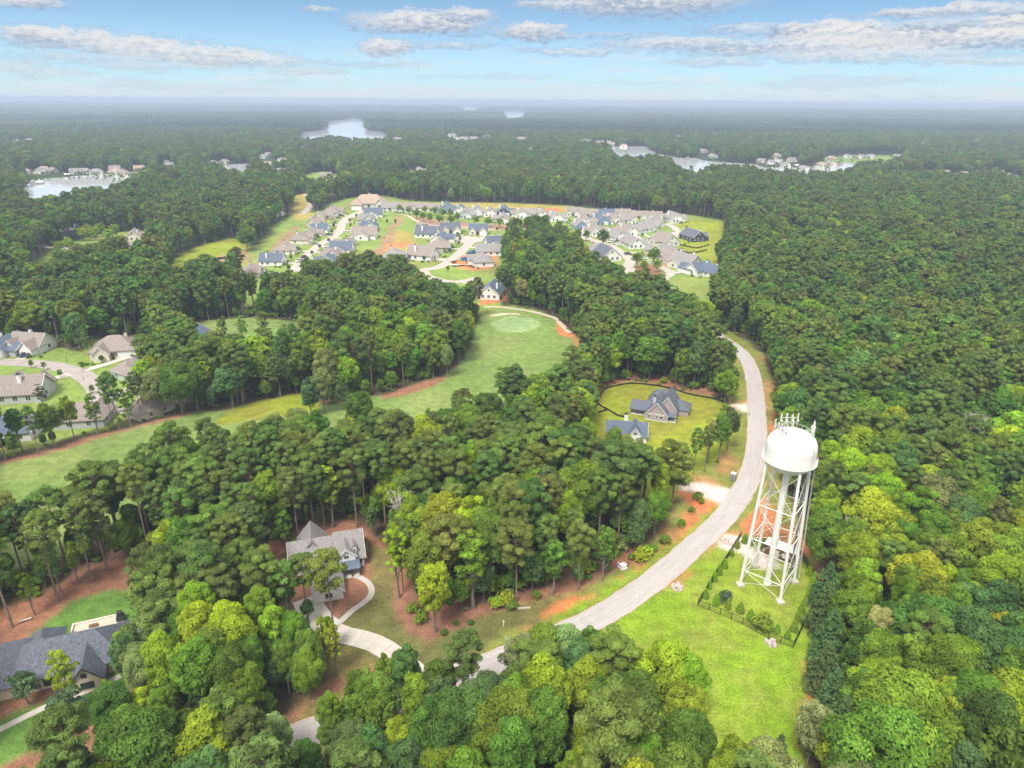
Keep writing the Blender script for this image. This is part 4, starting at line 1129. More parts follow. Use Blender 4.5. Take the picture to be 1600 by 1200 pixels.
def house_kind(v, t, wall, roof):
    """estate house of one of six plans, front towards -y; parts hang on the Empty t"""
    W = MB(); Rf = MB(); Rw = MB(); Tr = MB(); h = 3.0
    if v == 0:      # ridge along the front, garage gable to one side
        W.box(-7, 7, -4.5, 5.5, 0, h); roof_gable(Rf, -7, 7, -4.5, 5.5, h, 3.6, 'x', gw=W); rake_trim(Tr, -7, 7, -4.5, 5.5, h, 3.6, 'x')
        W.box(1.2, 6.9, -9, -4, 0, h - .05); roof_gable(Rw, 1.2, 6.9, -9, 1, h - .05, 2.5, 'y', gw=W); rake_trim(Tr, 1.2, 6.9, -9, 1, h - .05, 2.5, 'y', (0,))
        g = [(4.05, -9, '-y')]; ch = (-4.5, 1.8, 2.5, 7.3); wn = [(-5, -4.5, '-y'), (-1.2, -4.5, '-y'), (-7, -.5, '-x'), (-7, 3, '-x'), (7, 1.5, '+x'), (-4, 5.5, '+y'), (2, 5.5, '+y')]
    elif v == 1:    # deep plan, big gables front and back
        W.box(-5.6, 5.6, -7, 8, 0, h); roof_gable(Rf, -5.6, 5.6, -7, 8, h, 4.4, 'y', gw=W); rake_trim(Tr, -5.6, 5.6, -7, 8, h, 4.4, 'y')
        W.box(5.2, 9.2, -5, 4, 0, h - .2); roof_gable(Rw, 3.5, 9.2, -5, 4, h - .2, 2.4, 'x', gw=W); rake_trim(Tr, 3.5, 9.2, -5, 4, h - .2, 2.4, 'x', (1,))
        g = [(2.2, -7, '-y')]; ch = (-3.4, 3, 3, 8.2); wn = [(-3, -7, '-y'), (-3, 8, '+y'), (0, 8, '+y'), (3, 8, '+y'), (-5.6, -3, '-x'), (-5.6, 2, '-x'), (-5.6, 5.5, '-x'), (9.2, -.5, '+x')]
    elif v == 2:    # hipped, with a front gable
        W.box(-7.5, 7.5, -5.5, 6, 0, h); roof_hip(Rf, -7.5, 7.5, -5.5, 6, h, 4.2)
        W.box(-5.8, -.6, -8.2, -5, 0, h - .05); roof_gable(Rw, -5.8, -.6, -8.2, 1, h - .05, 2.6, 'y', gw=W); rake_trim(Tr, -5.8, -.6, -8.2, 1, h - .05, 2.6, 'y', (0,))
        g = [(4.2, -5.5, '-y')]; ch = (3.5, 2, 3, 7.4); wn = [(-3.2, -8.2, '-y'), (.9, -5.5, '-y'), (-7.5, -2, '-x'), (-7.5, 2.5, '-x'), (7.5, 0, '+x'), (-3, 6, '+y'), (3, 6, '+y')]
    elif v == 3:    # two front gables
        W.box(-6.8, 6.8, -4, 5.5, 0, h); roof_gable(Rf, -6.8, 6.8, -4, 5.5, h, 4.2, 'x', gw=W); rake_trim(Tr, -6.8, 6.8, -4, 5.5, h, 4.2, 'x')
        for (a, b_, d_) in ((-6.2, -1.6, -6.4), (1.0, 6.4, -7.4)):
            W.box(a, b_, d_, -3.5, 0, h - .06); roof_gable(Rw, a, b_, d_, .8, h - .06, 2.9, 'y', gw=W); rake_trim(Tr, a, b_, d_, .8, h - .06, 2.9, 'y', (0,))
        g = [(3.7, -7.4, '-y')]; ch = (-1, 2.5, 3, 8.0); wn = [(-3.9, -6.4, '-y'), (-.3, -4, '-y'), (-6.8, 1.5, '-x'), (6.8, 1.5, '+x'), (-3.5, 5.5, '+y'), (0, 5.5, '+y'), (3.5, 5.5, '+y')]
    elif v == 4:    # long gable with a lean-to porch behind
        W.box(-5.2, 5.2, -9, 7, 0, h); roof_gable(Rf, -5.2, 5.2, -9, 7, h, 3.9, 'y', gw=W); rake_trim(Tr, -5.2, 5.2, -9, 7, h, 3.9, 'y')
        W.box(-8.4, -4.8, -2, 5, 0, h - .3); roof_gable(Rw, -8.4, -3.4, -2, 5, h - .3, 2.2, 'x', gw=W); rake_trim(Tr, -8.4, -3.4, -2, 5, h - .3, 2.2, 'x', (0,))
        g = [(1.8, -9, '-y')]; ch = (-2.6, 2, 3, 7.6); wn = [(-2.9, -9, '-y'), (-2.5, 7, '+y'), (1, 7, '+y'), (3.6, 7, '+y'), (5.2, -4, '+x'), (5.2, 0, '+x'), (5.2, 4, '+x'), (-8.4, 1.5, '-x')]
    else:           # hipped with two wings
        W.box(-8.5, 8.5, -4.5, 5, 0, h); roof_hip(Rf, -8.5, 8.5, -4.5, 5, h, 4.0)
        W.box(-8.3, -3.2, -8.5, -4, 0, h - .05); roof_hip(Rw, -8.3, -3.2, -8.5, 1, h - .05, 2.5); W.box(3.0, 8.3, -7.2, -4, 0, h - .05); roof_gable(Rw, 3.0, 8.3, -7.2, 1, h - .05, 2.6, 'y', gw=W); rake_trim(Tr, 3.0, 8.3, -7.2, 1, h - .05, 2.6, 'y', (0,))
        g = [(-5.75, -8.5, '-y')]; ch = (0, 2.2, 3, 7.2); wn = [(5.6, -7.2, '-y'), (0, -4.5, '-y'), (-8.5, 1, '-x'), (8.5, 1, '+x'), (-4, 5, '+y'), (4, 5, '+y')]
    W.build('wall', wall, t); Rf.build('roof', roof, t); Rw.build('wing_roof', roof, t); Tr.build('trim', MAT['trim'], t)
    for (x, y, f) in wn: window(t, x, y, 1.65, 1.3, 1.5, f)
    for (x, y, f) in g: garage(t, x, y, 4.6, 2.3, f, None)
    d_ = MB(); d_.box(-.55, .55, (-4.62 if v in (0, 3) else -5.62 if v == 2 else -4.62 if v == 5 else -7.12 if v == 1 else -9.12), (-4.4 if v in (0, 3, 5) else -5.4 if v == 2 else -6.9 if v == 1 else -8.9), .1, 2.2)
    d_.build('door', MAT['dark'] if v % 2 else MAT['wood'], t)
    if v in (1, 4):
        window(t, 0, 8.0 if v == 1 else 7.0, 5.0, .9, 1.2, '+y'); window(t, 0, -7.0 if v == 1 else -9.0, 5.0, .9, 1.2, '-y')
    chimney(t, ch[0], ch[1], ch[2], ch[3], .95, MAT['trim'] if v != 2 else MAT['brick'])


PROTO = {}; HOUSES = []; HROW = {}


def estate_house(px, py, yaw, v, wall, roof, label, sc=1.0, group=None):
    x, y = G(px, py)
    y += 5.0 * sc                                    # the outline read off the picture is its near foot
    z_ = float(hill(np.array([x]), np.array([y]))[0])
    HOUSES.append((x, y, R(yaw), v, sc))
    q = 10.0 * sc; CLEARP['plot_%d_%d' % (px, py)] = np.array([(x - q, y - q * 1.25), (x + q, y - q * 1.25), (x + q, y + q), (x - q, y + q)])
    if v not in PROTO:
        t_ = thing('house', label, 'house', (x, y, 0), R(yaw), group); house_kind(v, t_, MAT['white'], MAT['r_brown']); PROTO[v] = t_; c_ = t_
    else:
        c_ = copy_thing(PROTO[v], (x, y, 0), R(yaw), label)
        if group: c_['group'] = group
        elif 'group' in c_: del c_['group']
    c_.scale = (sc, sc, sc); c_.location.z = z_
    for ch in c_.children:
        n = ch.name.split('.')[0]
        m_ = MAT[wall] if n == 'wall' else MAT[roof] if n in ('roof', 'wing_roof') else None
        if m_ is not None:
            ch.material_slots[0].link = 'OBJECT'; ch.material_slots[0].material = m_
    return c_


WN = dict(white='white', cream='cream', tan='tan', navy='navy', grey='grey', blue_siding='blue', sage='pale green', stone='stone', brick='pale brick', mauve='grey')
RN = dict(r_brown='brown-grey roof', r_blue='slate blue roof', r_grey='grey roof', r_dark='dark roof', r_tan='tan roof', r_red='red-brown roof')


def row_of(rowname, items, start='counted from the near end'):
    for i, it in enumerate(items):
        px, py, yaw, v, wall, roof = it[:6]; sc = 1.1 * (it[6] if len(it) > 6 else 1.0)
        lb = '%s house with %s, %s in the %s' % (WN[wall], RN[roof], ORD[i + 1], rowname)
        estate_house(px, py, yaw, v, wall, roof, lb, sc, 'houses of the estate beyond the wood'); HROW[len(HOUSES) - 1] = '%s house in the %s' % (ORD[i + 1], rowname)


row_of('left row of the curved street', [(389, 432, 80, 2, 'tan', 'r_brown', .9), (424, 415, 90, 1, 'white', 'r_blue', .9), (443, 397, 85, 2, 'cream', 'r_brown', .95), (467, 380, 85, 5, 'cream', 'r_brown', .95), (484, 371, 85, 0, 'tan', 'r_brown', .85), (500, 363, 90, 1, 'white', 'r_blue', .8),
                                         (490, 354, 85, 3, 'tan', 'r_brown', .9), (502, 343, 80, 0, 'tan', 'r_brown', .9), (519, 336, 70, 5, 'cream', 'r_brown', .95)])
row_of('right row of the curved street', [(510, 413, -90, 0, 'grey', 'r_blue', .8), (517, 405, -90, 3, 'cream', 'r_brown', .85), (531, 396, -90, 1, 'white', 'r_blue', .95), (541, 387, -90, 0, 'cream', 'r_brown', .9), (567, 374, -90, 1, 'white', 'r_brown', 1.1), (577, 361, -85, 3, 'grey', 'r_blue', 1.0), (574, 348, -85, 3, 'grey', 'r_grey', .95), (581, 340, -80, 1, 'white', 'r_blue', 1.0)])
row_of('cluster left of the cul-de-sac', [(614, 408, 90, 2, 'grey', 'r_grey', 1.0), (660, 407, 70, 1, 'white', 'r_brown', 1.1), (685, 393, 75, 2, 'stone', 'r_brown', 1.1), (688, 381, 80, 0, 'white', 'r_blue', 1.0), (668, 372, 80, 1, 'white', 'r_dark', 1.05), (703, 366, 10, 3, 'cream', 'r_dark', 1.05)])
row_of('ring right of the cul-de-sac', [(747, 367, 0, 3, 'cream', 'r_blue', 1.0), (775, 388, -75, 1, 'white', 'r_dark', 1.0), (766, 400, -85, 4, 'white', 'r_grey', 1.0), (753, 416, -80, 2, 'white', 'r_grey', 1.0), (768, 466, 170, 1, 'white', 'r_blue', .95)])
row_of('long back row before the dark wood', [(608, 330, 15, 0, 'white', 'r_grey', 1.05), (630, 331, 5, 0, 'white', 'r_brown', 1.05), (651, 330, 0, 2, 'cream', 'r_brown'), (674, 331, 0, 0, 'cream', 'r_brown'), (697, 333, 0, 1, 'blue_siding', 'r_blue', 1.1), (719, 334, 0, 4, 'white', 'r_blue', 1.0), (727, 341, 0, 1, 'grey', 'r_grey'), (744, 336, 0, 4, 'white', 'r_grey', 1.05),
                                              (766, 338, 0, 4, 'white', 'r_brown', 1.0), (787, 337, 0, 1, 'navy', 'r_blue', 1.05), (786, 348, 0, 4, 'tan', 'r_grey', 1.0), (815, 340, 0, 4, 'white', 'r_brown', 1.0), (833, 339, 0, 0, 'white', 'r_grey', .95), (848, 341, 0, 4, 'white', 'r_brown', 1.0), (868, 346, 10, 1, 'white', 'r_grey', 1.0)], '')
row_of('far edge row of the right estate', [(897, 338, -8, 3, 'cream', 'r_brown', .95), (921, 340, -5, 0, 'cream', 'r_brown', .95), (948, 341, 0, 3, 'grey', 'r_blue', .95), (974, 340, 0, 3, 'cream', 'r_brown', .9), (999, 343, 0, 0, 'cream', 'r_brown', .95), (1023, 345, 0, 3, 'white', 'r_brown', .95), (1054, 347, 15, 1, 'white', 'r_grey', 1.0)])
row_of('second row of the right estate', [(868 + 45, 353, 10, 1, 'white', 'r_brown', 1.0), (937, 351, 20, 1, 'blue_siding', 'r_blue', 1.0), (957, 349, 20, 4, 'white', 'r_brown', 1.0), (977, 349, 10, 5, 'white', 'r_grey', .95), (1021, 355, -50, 1, 'white', 'r_grey', .95), (1010, 361, -60, 1, 'white', 'r_grey', .9), (1000, 364, -60, 4, 'white', 'r_grey', .9), (981, 368, 25, 1, 'white', 'r_brown', 1.0)])
row_of('middle of the right estate', [(906, 358, 10, 1, 'blue_siding', 'r_grey', .9), (930, 368, 15, 1, 'white', 'r_brown', 1.0), (960, 375, 25, 4, 'white', 'r_grey', 1.0), (990, 388, 195, 4, 'white', 'r_grey', 1.05), (1041, 384, 200, 1, 'cream', 'r_brown', 1.1), (1086, 377, 200, 4, 'navy', 'r_dark', 1.05)])
row_of('near side of the right estate', [(934, 399, 190, 2, 'grey', 'r_grey', 1.0), (948, 407, 200, 1, 'white', 'r_dark', 1.1), (1037, 400, 220, 0, 'tan', 'r_grey', 1.0), (1054, 412, 215, 1, 'tan', 'r_brown', 1.0), (1073, 419, 215, 1, 'cream', 'r_grey', 1.05), (1094, 430, 215, 0, 'white', 'r_blue', 1.0), (1114, 433, 215, 4, 'white', 'r_blue', .9)])
estate_house(575, 327, 5, 5, 'cream', 'r_tan', 'large tan roofed clubhouse at the far end of the curved street', 1.9)
estate_house(658, 353, 20, 2, 'white', 'r_grey', 'tiny white garden pavilion on the lawn by the tan path', .45)
estate_house(205, 376, 200, 4, 'cream', 'r_brown', 'cream house with brown-grey roof on the lane in the far left wood', 1.05)
estate_house(211, 388, 215, 0, 'tan', 'r_brown', 'low annexe in front of the cream house in the far left wood', .7)
estate_house(100, 361, 30, 1, 'white', 'r_dark', 'white gable with dark roof peeping from the far left wood', .9)
estate_house(508, 278, 10, 0, 'tan', 'r_brown', 'tan house on the small knoll beyond the estate', 1.05)
estate_house(656, 270, 20, 1, 'white', 'r_grey', 'white house at the sandy glade beyond the estate', 1.0)
estate_house(430, 338, 60, 2, 'tan', 'r_brown', 'brown roof just showing left of the curved street', .8)
estate_house(520, 303, 0, 5, 'grey', 'r_grey', 'grey roofed house among trees behind the clubhouse', .9)
# left street, nearer: bigger in the picture
estate_house(38, 553, -8, 3, 'white', 'r_brown', 'white house with grey-brown roof and two parked cars on its drive', 1.05)
estate_house(-2, 556, -8, 1, 'grey', 'r_blue', 'grey house with slate blue roof at the photo border on the left street', .95)
estate_house(172, 560, 15, 2, 'cream', 'r_brown', 'cream house with broad brown-grey hip roof above the street bend', 1.15)
estate_house(207, 590, 60, 5, 'sage', 'r_brown', 'pale green house with brown-grey hip roof at the end of the left street', .95)
estate_house(22, 630, 190, 3, 'grey', 'r_brown', 'big grey house with white gables inside the street bend', 1.2)
estate_house(122, 668, 190, 2, 'grey', 'r_brown', 'low grey-brown roof behind the pines at the fairway', 1.0)
estate_house(224, 652, 240, 2, 'tan', 'r_brown', 'grey-brown roof hidden among pines at the end of the left street', .85)
estate_house(8, 690, 190, 0, 'white', 'r_blue', 'slate blue roof low behind the trees at the left border', 1.0)
estate_house(302, 548, 20, 1, 'white', 'r_blue', 'blue roofed house half hidden in the wood right of the left street', 1.1)
estate_house(560, 478, 180, 1, 'white', 'r_grey', 'white house glimpsed through the dark pines above the fairway', .9)
# shore and forest houses far off
FARH = []


def glade(x, y, LL, s_):
    """the open ground that a far house looks out over, sloping towards the valley in front"""
    n = math.hypot(x, y); ux, uy = -x / n, -y / n; vx, vy = -uy, ux
    return np.array([(x + vx * a * s_ + ux * b_, y + vy * a * s_ + uy * b_) for a, b_ in ((-11, -11), (-15, LL), (15, LL), (11, -11))])


far = [(35, 222), (28, 222), (44, 220), (36, 268), (66, 264), (60, 268), (80, 266), (115, 268), (130, 267), (148, 268), (176, 263), (182, 264), (190, 270), (215, 262), (260, 255), (262, 262), (270, 263), (330, 254), (322, 256), (350, 252), (412, 244), (418, 240), (408, 258), (416, 256), (437, 268), (440, 250), (472, 233), (478, 235), (488, 234), (545, 228), (620, 218),
       (706, 211), (712, 216), (725, 217), (740, 216), (760, 214), (814, 217), (916, 222), (938, 224), (944, 226), (952, 224), (975, 226), (1058, 214), (1100, 235), (1115, 243), (1190, 250), (1205, 253), (1215, 250), (1228, 257), (1214, 242), (1238, 249), (1256, 262), (1285, 256), (1300, 255), (1324, 243), (1346, 244), (1362, 243), (1404, 243), (1388, 270), (1415, 272), (1450, 270), (1478, 270),
       (1495, 275), (1512, 272), (1530, 270), (1560, 268), (1580, 276), (1440, 228), (1520, 232), (1575, 230), (1485, 240), (180, 268), (1300, 246)]
rr = random.Random(3)
fx = sorted(far)
zones = {}
for p in fx: zones.setdefault('left lake shore' if p[0] < 300 else 'wooded shore beyond the curved street' if p[0] < 600 else 'woods beyond the middle lake' if p[0] < 1000 else 'right lake shore' if p[0] < 1290 else 'woods right of the far lake', []).append(p)
for zn, L in zones.items():
    for i, (px, py) in enumerate(L):
        wl = rr.choice(['white', 'cream', 'white', 'white', 'brick']); rf = rr.choice(['r_grey', 'r_tan', 'r_brown', 'r_grey', 'r_grey'])
        s_ = 1.0 if py > 225 else 1.5
        x, y = G(px, py + 4); LL = float(np.clip(.13 * y, 110, 330)); FARH.append((x, y, LL, s_)); CLEARP['far_house_%d_%d' % (px, py)] = glade(x, y, LL, s_)
        estate_house(px, py + 4, rr.uniform(-50, 50), rr.choice([0, 1, 3, 5]), wl, rf, '%s of %s pale houses, left to right, on the %s' % (ORD[i + 1] if i < 20 else 'twenty-' + ORD[i - 19], NUM[len(L)] if len(L) < 21 else 'many', zn), s_, 'pale houses on the far shores')
# ------------------------------------------------------------------ drives of the estate houses
STREETS = [spline([G(*p) for p in pts], 3.0) for pts in (S1, S2, S3, S4, S5, S6, S7)] + [spline([G(*p) for p in ((-60, 571), (0, 566), (40, 567), (80, 571), (112, 579), (135, 590), (150, 604), (156, 620), (165, 640))], 2.0)]
STP = np.concatenate(STREETS)
GX = {0: (4.05, -9.1), 1: (2.2, -7.1), 2: (4.2, -5.6), 3: (3.7, -7.5), 4: (1.8, -9.1), 5: (-5.75, -8.6)}
for q, (x, y, yw_, v, sc) in enumerate(HOUSES):
    gx_, gy_ = GX[v]; c_, s_ = math.cos(yw_), math.sin(yw_)
    p = np.array((x + sc * (gx_ * c_ - gy_ * s_), y + sc * (gx_ * s_ + gy_ * c_))); out = np.array((s_, -c_))
    d = STP - p; L = np.hypot(d[:, 0], d[:, 1]); cosv = (d @ out) / (L + 1e-6)
    L2 = np.where(cosv > .35, L, 1e9); j = int(np.argmin(L2))
    if L2[j] > 38: continue
    e = STP[j]; n_ = e - p; ln = np.hypot(*n_)
    if ln < 4: continue
    n_ = n_ / ln; t_ = np.array((-n_[1], n_[0])); tp_ = np.array((c_, s_)); wv_ = 2.3 * sc
    e = e - n_ * 2.6
    if np.dot(t_, tp_) < 0: t_ = -t_
    mb = MB(); z = .16 + .002 * (q % 20)
    m_ = (p + e) / 2 + out * 1.0
    A = [p - tp_ * wv_, m_ - (t_ + tp_) * .5 * 2.0, e - t_ * 2.2]; B = [p + tp_ * wv_, m_ + (t_ + tp_) * .5 * 2.0, e + t_ * 2.2]
    mb.add([(a[0], a[1], z) for a in A] + [(b_[0], b_[1], z) for b_ in B], [(0, 3, 4, 1)[::-1], (1, 4, 5, 2)[::-1]])
    me = mb.mesh('driveway', dm)
    if me.polygons[0].normal.z < 0: me.flip_normals()
    link('driveway', me, kind='structure')

# ------------------------------------------------------------------ the grey gabled house on the bright lawn
def frame_at(pa, yaw, name, label):
    x, y = G(*pa); return thing(name, label, 'house', (x, y, 0), yaw)


gyaw = yaw_of((1007.5, 653), (1052.5, 660))
gh = frame_at((1008, 655), gyaw, 'house', 'grey gabled house with dark slate roofs on the bright yellow-green lawn')
W = MB(); Tr = MB(); h = 3.1
def blk(x0, x1, y0, y1, h, rise, axis, roofname, parent, roofm, wallmb, trim=(0,), o=.5):
    wallmb.box(x0, x1, y0, y1, 0, h); rb_ = MB(); roof_gable(rb_, x0, x1, y0, y1, h, rise, axis, o=o, gw=wallmb); ob = rb_.build(roofname, roofm, parent)
    if trim: rake_trim(Tr, x0, x1, y0, y1, h, rise, axis, trim, o=o, w_=.34)
    return ob
RD_ = MAT['r_dark']
blk(0, 9.6, 0, 15, 3.1, 5.4, 'y', 'roof', gh, RD_, W)
blk(4.6, 12.6, 4.6, 17, 4.4, 5.6, 'y', 'roof', gh, RD_, W)
rb_ = MB(); W.box(-7.4, .4, 5.5, 13, 0, 2.7); roof_gable(rb_, -7.4, 3.0, 3.4, 13.6, 2.7, 2.3, 'x', gw=None); rb_.build('wing_roof', RD_, gh)
rb_ = MB(); W.box(9, 17.5, 9.5, 18, 0, 2.9); roof_hip(rb_, 7, 17.5, 9.5, 18, 2.9, 3.0); rb_.build('wing_roof', RD_, gh)
rb_ = MB(); W.box(-1.5, 11, 11, 20.5, 0, 3.2); roof_hip(rb_, -1.5, 11.5, 10.5, 20.5, 3.2, 5.9, inset=4.4); rb_.build('roof', RD_, gh)
W.build('wall', MAT['mauve'], gh)
Tr.box(-.12, 9.72, -.08, -.015, 2.98, 3.22); Tr.box(-.12, .02, -.1, .1, 0, 3.0); Tr.box(9.58, 9.72, -.1, .1, 0, 3.0); Tr.box(-.1, 9.7, -.06, -.012, 0, .28)
Tr.build('trim', MAT['trim'], gh)
for (x, y, z, w_, h_, f) in ((1.6, 0, 1.8, .9, 1.35, '-y'), (5.0, 0, 1.8, .8, 1.35, '-y'), (6.9, 0, 1.8, 1.35, 1.2, '-y'), (12.6, 9, 1.8, .9, 1.3, '+x')): window(gh, x, y, z, w_, h_, f)
ch_ = MB(); ch_.box(2.3, 3.5, 3.9, 4.9, 3, 9.6); c_ = ch_.build('chimney', MAT['grey'], gh)
m_ = MB(); m_.box(2.2, 3.6, 3.8, 5.0, 9.6, 9.75); m_.tube((2.9, 4.4, 9.7), (2.9, 4.4, 10.3), .38, n=10); m_.build('chimney_cap', MAT['dark'], c_)
for (x, y) in ((-7.2, 3.6), (-4.4, 3.6), (-1.2, 3.6)):
    m_ = MB(); m_.box(x - .14, x + .14, y - .14, y + .14, 0, 2.4); m_.build('porch_post', MAT['wood'], gh)
m_ = MB(); m_.box(-7.4, -.2, 3.3, 5.6, 0, .18); m_.build('porch_floor', MAT['concrete'], gh)
rb_ = MB(); roof_gable(rb_, 9.4, 13.2, .8, 4.2, 2.5, .9, 'x', o=.3, gw=None); rb_.build('porch_roof', RD_, gh)
for y in (.9, 4.1):
    m_ = MB(); m_.box(12.9, 13.12, y - .1, y + .1, 0, 2.4); m_.build('porch_post', MAT['trim'], gh)
m_ = MB(); m_.box(9.65, 13.3, .7, 4.4, 0, .18); m_.build('porch_floor', MAT['concrete'], gh)

gh.scale = (.76, .76, .78)
# blue-roofed neighbour half hidden by trees
bh = frame_at((1004, 694), R(-8), 'house', 'white house with dark blue roof half hidden by trees below the grey house')
W = MB(); Tr = MB()
blk(-15, 1.5, 1, 10, 3.0, 4.2, 'x', 'roof', bh, MAT['r_blue'], W, (1,))
blk(-5.6, -1.0, -1.2, 8, 4.6, 2.9, 'y', 'roof', bh, MAT['r_blue'], W, (0,))
blk(-14, -9, -2.5, 6, 3.0, 3.0, 'y', 'wing_roof', bh, MAT['r_blue'], W, (0,))
W.build('wall', MAT['white'], bh); Tr.build('trim', MAT['trim'], bh)
window(bh, -3.3, -1.2, 5.0, 1.2, 1.2, '-y'); window(bh, -11.5, -2.5, 1.7, 1.2, 1.4, '-y'); window(bh, 1.5, 5.5, 1.7, 1.0, 1.4, '+x'); window(bh, -7.3, 1, 1.7, 1.2, 1.4, '-y')
chimney(bh, -7.2, 7.5, 4, 9.6, 1.5, MAT['white'])

bh.scale = (.76, .76, .78)
# white cottage with grey-brown roofs
co_ = frame_at((568, 886), R(17), 'house', 'white cottage with grey-brown shingle roofs ringed by pine straw')
W = MB(); Tr = MB(); RB_ = MAT['r_grey']
blk(-6.2, .3, .6, 11, 3.2, 5.0, 'x', 'roof', co_, RB_, W, (1,))
blk(-17.2, -5.6, 1.2, 10.6, 3.15, 4.2, 'x', 'roof', co_, RB_, W, (0,))
blk(-6.0, -1.7, -.4, 7, 4.9, 2.1, 'y', 'roof', co_, RB_, W, (0,))
blk(-15.2, -8.4, 4.5, 13.2, 3.2, 4.4, 'y', 'roof', co_, RB_, W, (1,))
blk(-12.2, -5.6, -10.6, 2.2, 3.0, 3.1, 'y', 'wing_roof', co_, RB_, W, (0,))
W.build('wall', MAT['white'], co_); Tr.build('trim', MAT['trim'], co_)
D_ = MB(); D_.box(-2.6, -1.2, 1.0, 4.6, 4.2, 5.9); dr_ = MB(); roof_gable(dr_, -2.6, -1.2, 1.0, 5.4, 5.9, .75, 'y', o=.2, gw=D_)
dd = D_.build('dormer', MAT['white'], co_); dr_.build('dormer_roof', RB_, dd); window(co_, -1.9, 1.0, 5.05, .75, 1.1, '-y')
m_ = MB(); m_.add([(-6.4, -3.4, 2.55), (-.9, -3.4, 2.55), (-.9, .7, 3.3), (-6.4, .7, 3.3), (-6.4, -3.4, 2.67), (-.9, -3.4, 2.67), (-.9, .7, 3.42), (-6.4, .7, 3.42)], [(3, 2, 1, 0), (4, 5, 6, 7), (0, 1, 5, 4), (1, 2, 6, 5), (2, 3, 7, 6), (3, 0, 4, 7)])
pr_ = m_.build('porch_roof', MAT['metal_roof'], co_)
for q in range(10):
    x = -6.2 + q * .57; m_ = MB(); m_.add([(x, -3.4, 2.67), (x + .05, -3.4, 2.67), (x + .05, .7, 3.42), (x, .7, 3.42), (x, -3.4, 2.72), (x + .05, -3.4, 2.72), (x + .05, .7, 3.47), (x, .7, 3.47)], [(4, 5, 6, 7), (0, 1, 5, 4), (1, 2, 6, 5), (3, 0, 4, 7)]); m_.build('seam', MAT['metal_roof'], pr_)
for (x, y) in ((-1.1, -3.2), (-3.0, -3.2), (-5.3, -3.2)):
    m_ = MB(); m_.box(x - .15, x + .15, y - .15, y + .15, 0, 2.55); m_.build('porch_post', MAT['dark'], co_)
m_ = MB(); m_.box(-5.5, -.9, -3.5, .5, 0, .2); m_.build('porch_floor', MAT['concrete'], co_)
for (x, y, z, w_, h_, f) in ((-.7, .6, 1.7, 1.2, 1.5, '-y'), (-3.9, -.4, 4.4, 1.1, 1.0, '-y'), (-8.9, -10.6, 1.7, 1.6, 1.5, '-y'), (-8.9, -10.6, 4.3, .8, .9, '-y'), (-5.6, -8.4, 1.6, 1.0, 1.5, '+x'), (-5.6, -5.2, 1.6, 1.0, 1.5, '+x'), (-12.2, -3, 1.6, 1.2, 1.3, '-x'), (-17.2, 5.5, 1.6, 1.2, 1.3, '-x'), (-12, 13.2, 1.7, 1.6, 1.5, '+y')): window(co_, x, y, z, w_, h_, f)
for y in (-7.2,): garage(co_, -12.2, y, 4.8, 2.3, '-x', None)
m_ = MB(); m_.box(-2.5, -1.5, .45, .58, .2, 2.3); m_.build('door', MAT['dark'], co_)
co_.scale = (.92, .92, .85)
# concrete drive of the cottage: slabs with recessed joints
drv = link('driveway', tri_fill.__globals__['MB']().mesh('driveway', MAT['clay']), kind='structure')
DP = spline([G(*p) for p in ((478, 935), (490, 958), (510, 980), (540, 993), (575, 1001), (605, 1016), (640, 1044), (672, 1068))], .5)
Ld = np.concatenate([[0], np.cumsum(np.linalg.norm(np.diff(DP, axis=0), axis=1))]); n_ = int(Ld[-1] / 3.0)
cut = [np.array([np.interp(s_, Ld, DP[:, 0]), np.interp(s_, Ld, DP[:, 1])]) for s_ in np.linspace(0, Ld[-1], n_ + 1)]
cg = np.gradient(np.array(cut), axis=0); cg /= np.linalg.norm(cg, axis=1)[:, None]
for i in range(n_):
    a, b_ = cut[i], cut[i + 1]; a2, b2 = a + cg[i] * .025, b_ - cg[i + 1] * .025; na_, nb_ = np.array((-cg[i][1], cg[i][0])), np.array((-cg[i + 1][1], cg[i + 1][0]))
    wd = 2.3 if i > 3 else 2.9
    for s0, s1 in ((-wd, -.03), (.03, wd)):
        m_ = MB(); V = [(*(a2 + na_ * s0),), (*(b2 + nb_ * s0),), (*(b2 + nb_ * s1),), (*(a2 + na_ * s1),)]
        zt = .085 + .006 * ((i * 7 + int(s0 > 0) * 3) % 3)
        m_.add([(v[0], v[1], -.02) for v in V] + [(v[0], v[1], zt) for v in V], [(4, 5, 6, 7), (0, 1, 5, 4), (1, 2, 6, 5), (2, 3, 7, 6), (3, 0, 4, 7)]); m_.build('slab', dm, drv)

# dark-roofed house at the bottom of the photograph
dh = frame_at((163, 1074), R(22), 'house', 'sprawling house with dark slate hip roofs, tan gable and rear patio beside the curved lawn')
W = MB(); Tr = MB()
blk(-5.2, .2, 0, 10, 3.2, 3.5, 'y', 'roof', dh, RD_, W, None, .4)
for nm_, (x0, x1, y0, y1, hh, rise, ins) in (('roof', (-15.5, 3.5, 3.5, 13.5, 3.4, 5.2, None)), ('roof', (-25, -13, 3.2, 15.5, 3.45, 5.6, None)), ('wing_roof', (5.2, 11.8, 8.5, 15.0, 3.3, 4.4, None)), ('wing_roof', (1.5, 8.5, 6.0, 14.4, 2.95, 2.6, None)), ('wing_roof', (-13.5, -8.5, 9.5, 16.6, 3.2, 3.6, None))):
    W.box(x0, x1, y0, y1, 0, hh); rb_ = MB(); roof_hip(rb_, x0, x1, y0, y1, hh, rise); rb_.build(nm_, RD_, dh)
W.build('wall', MAT['brick'], dh)
W2 = MB(); blk(-25.5, -18.5, -3.0, 6, 3.5, 3.6, 'y', 'wing_roof', dh, RD_, W2, None, .35); W2.build('wall', MAT['white'], dh, label='white painted front gable')
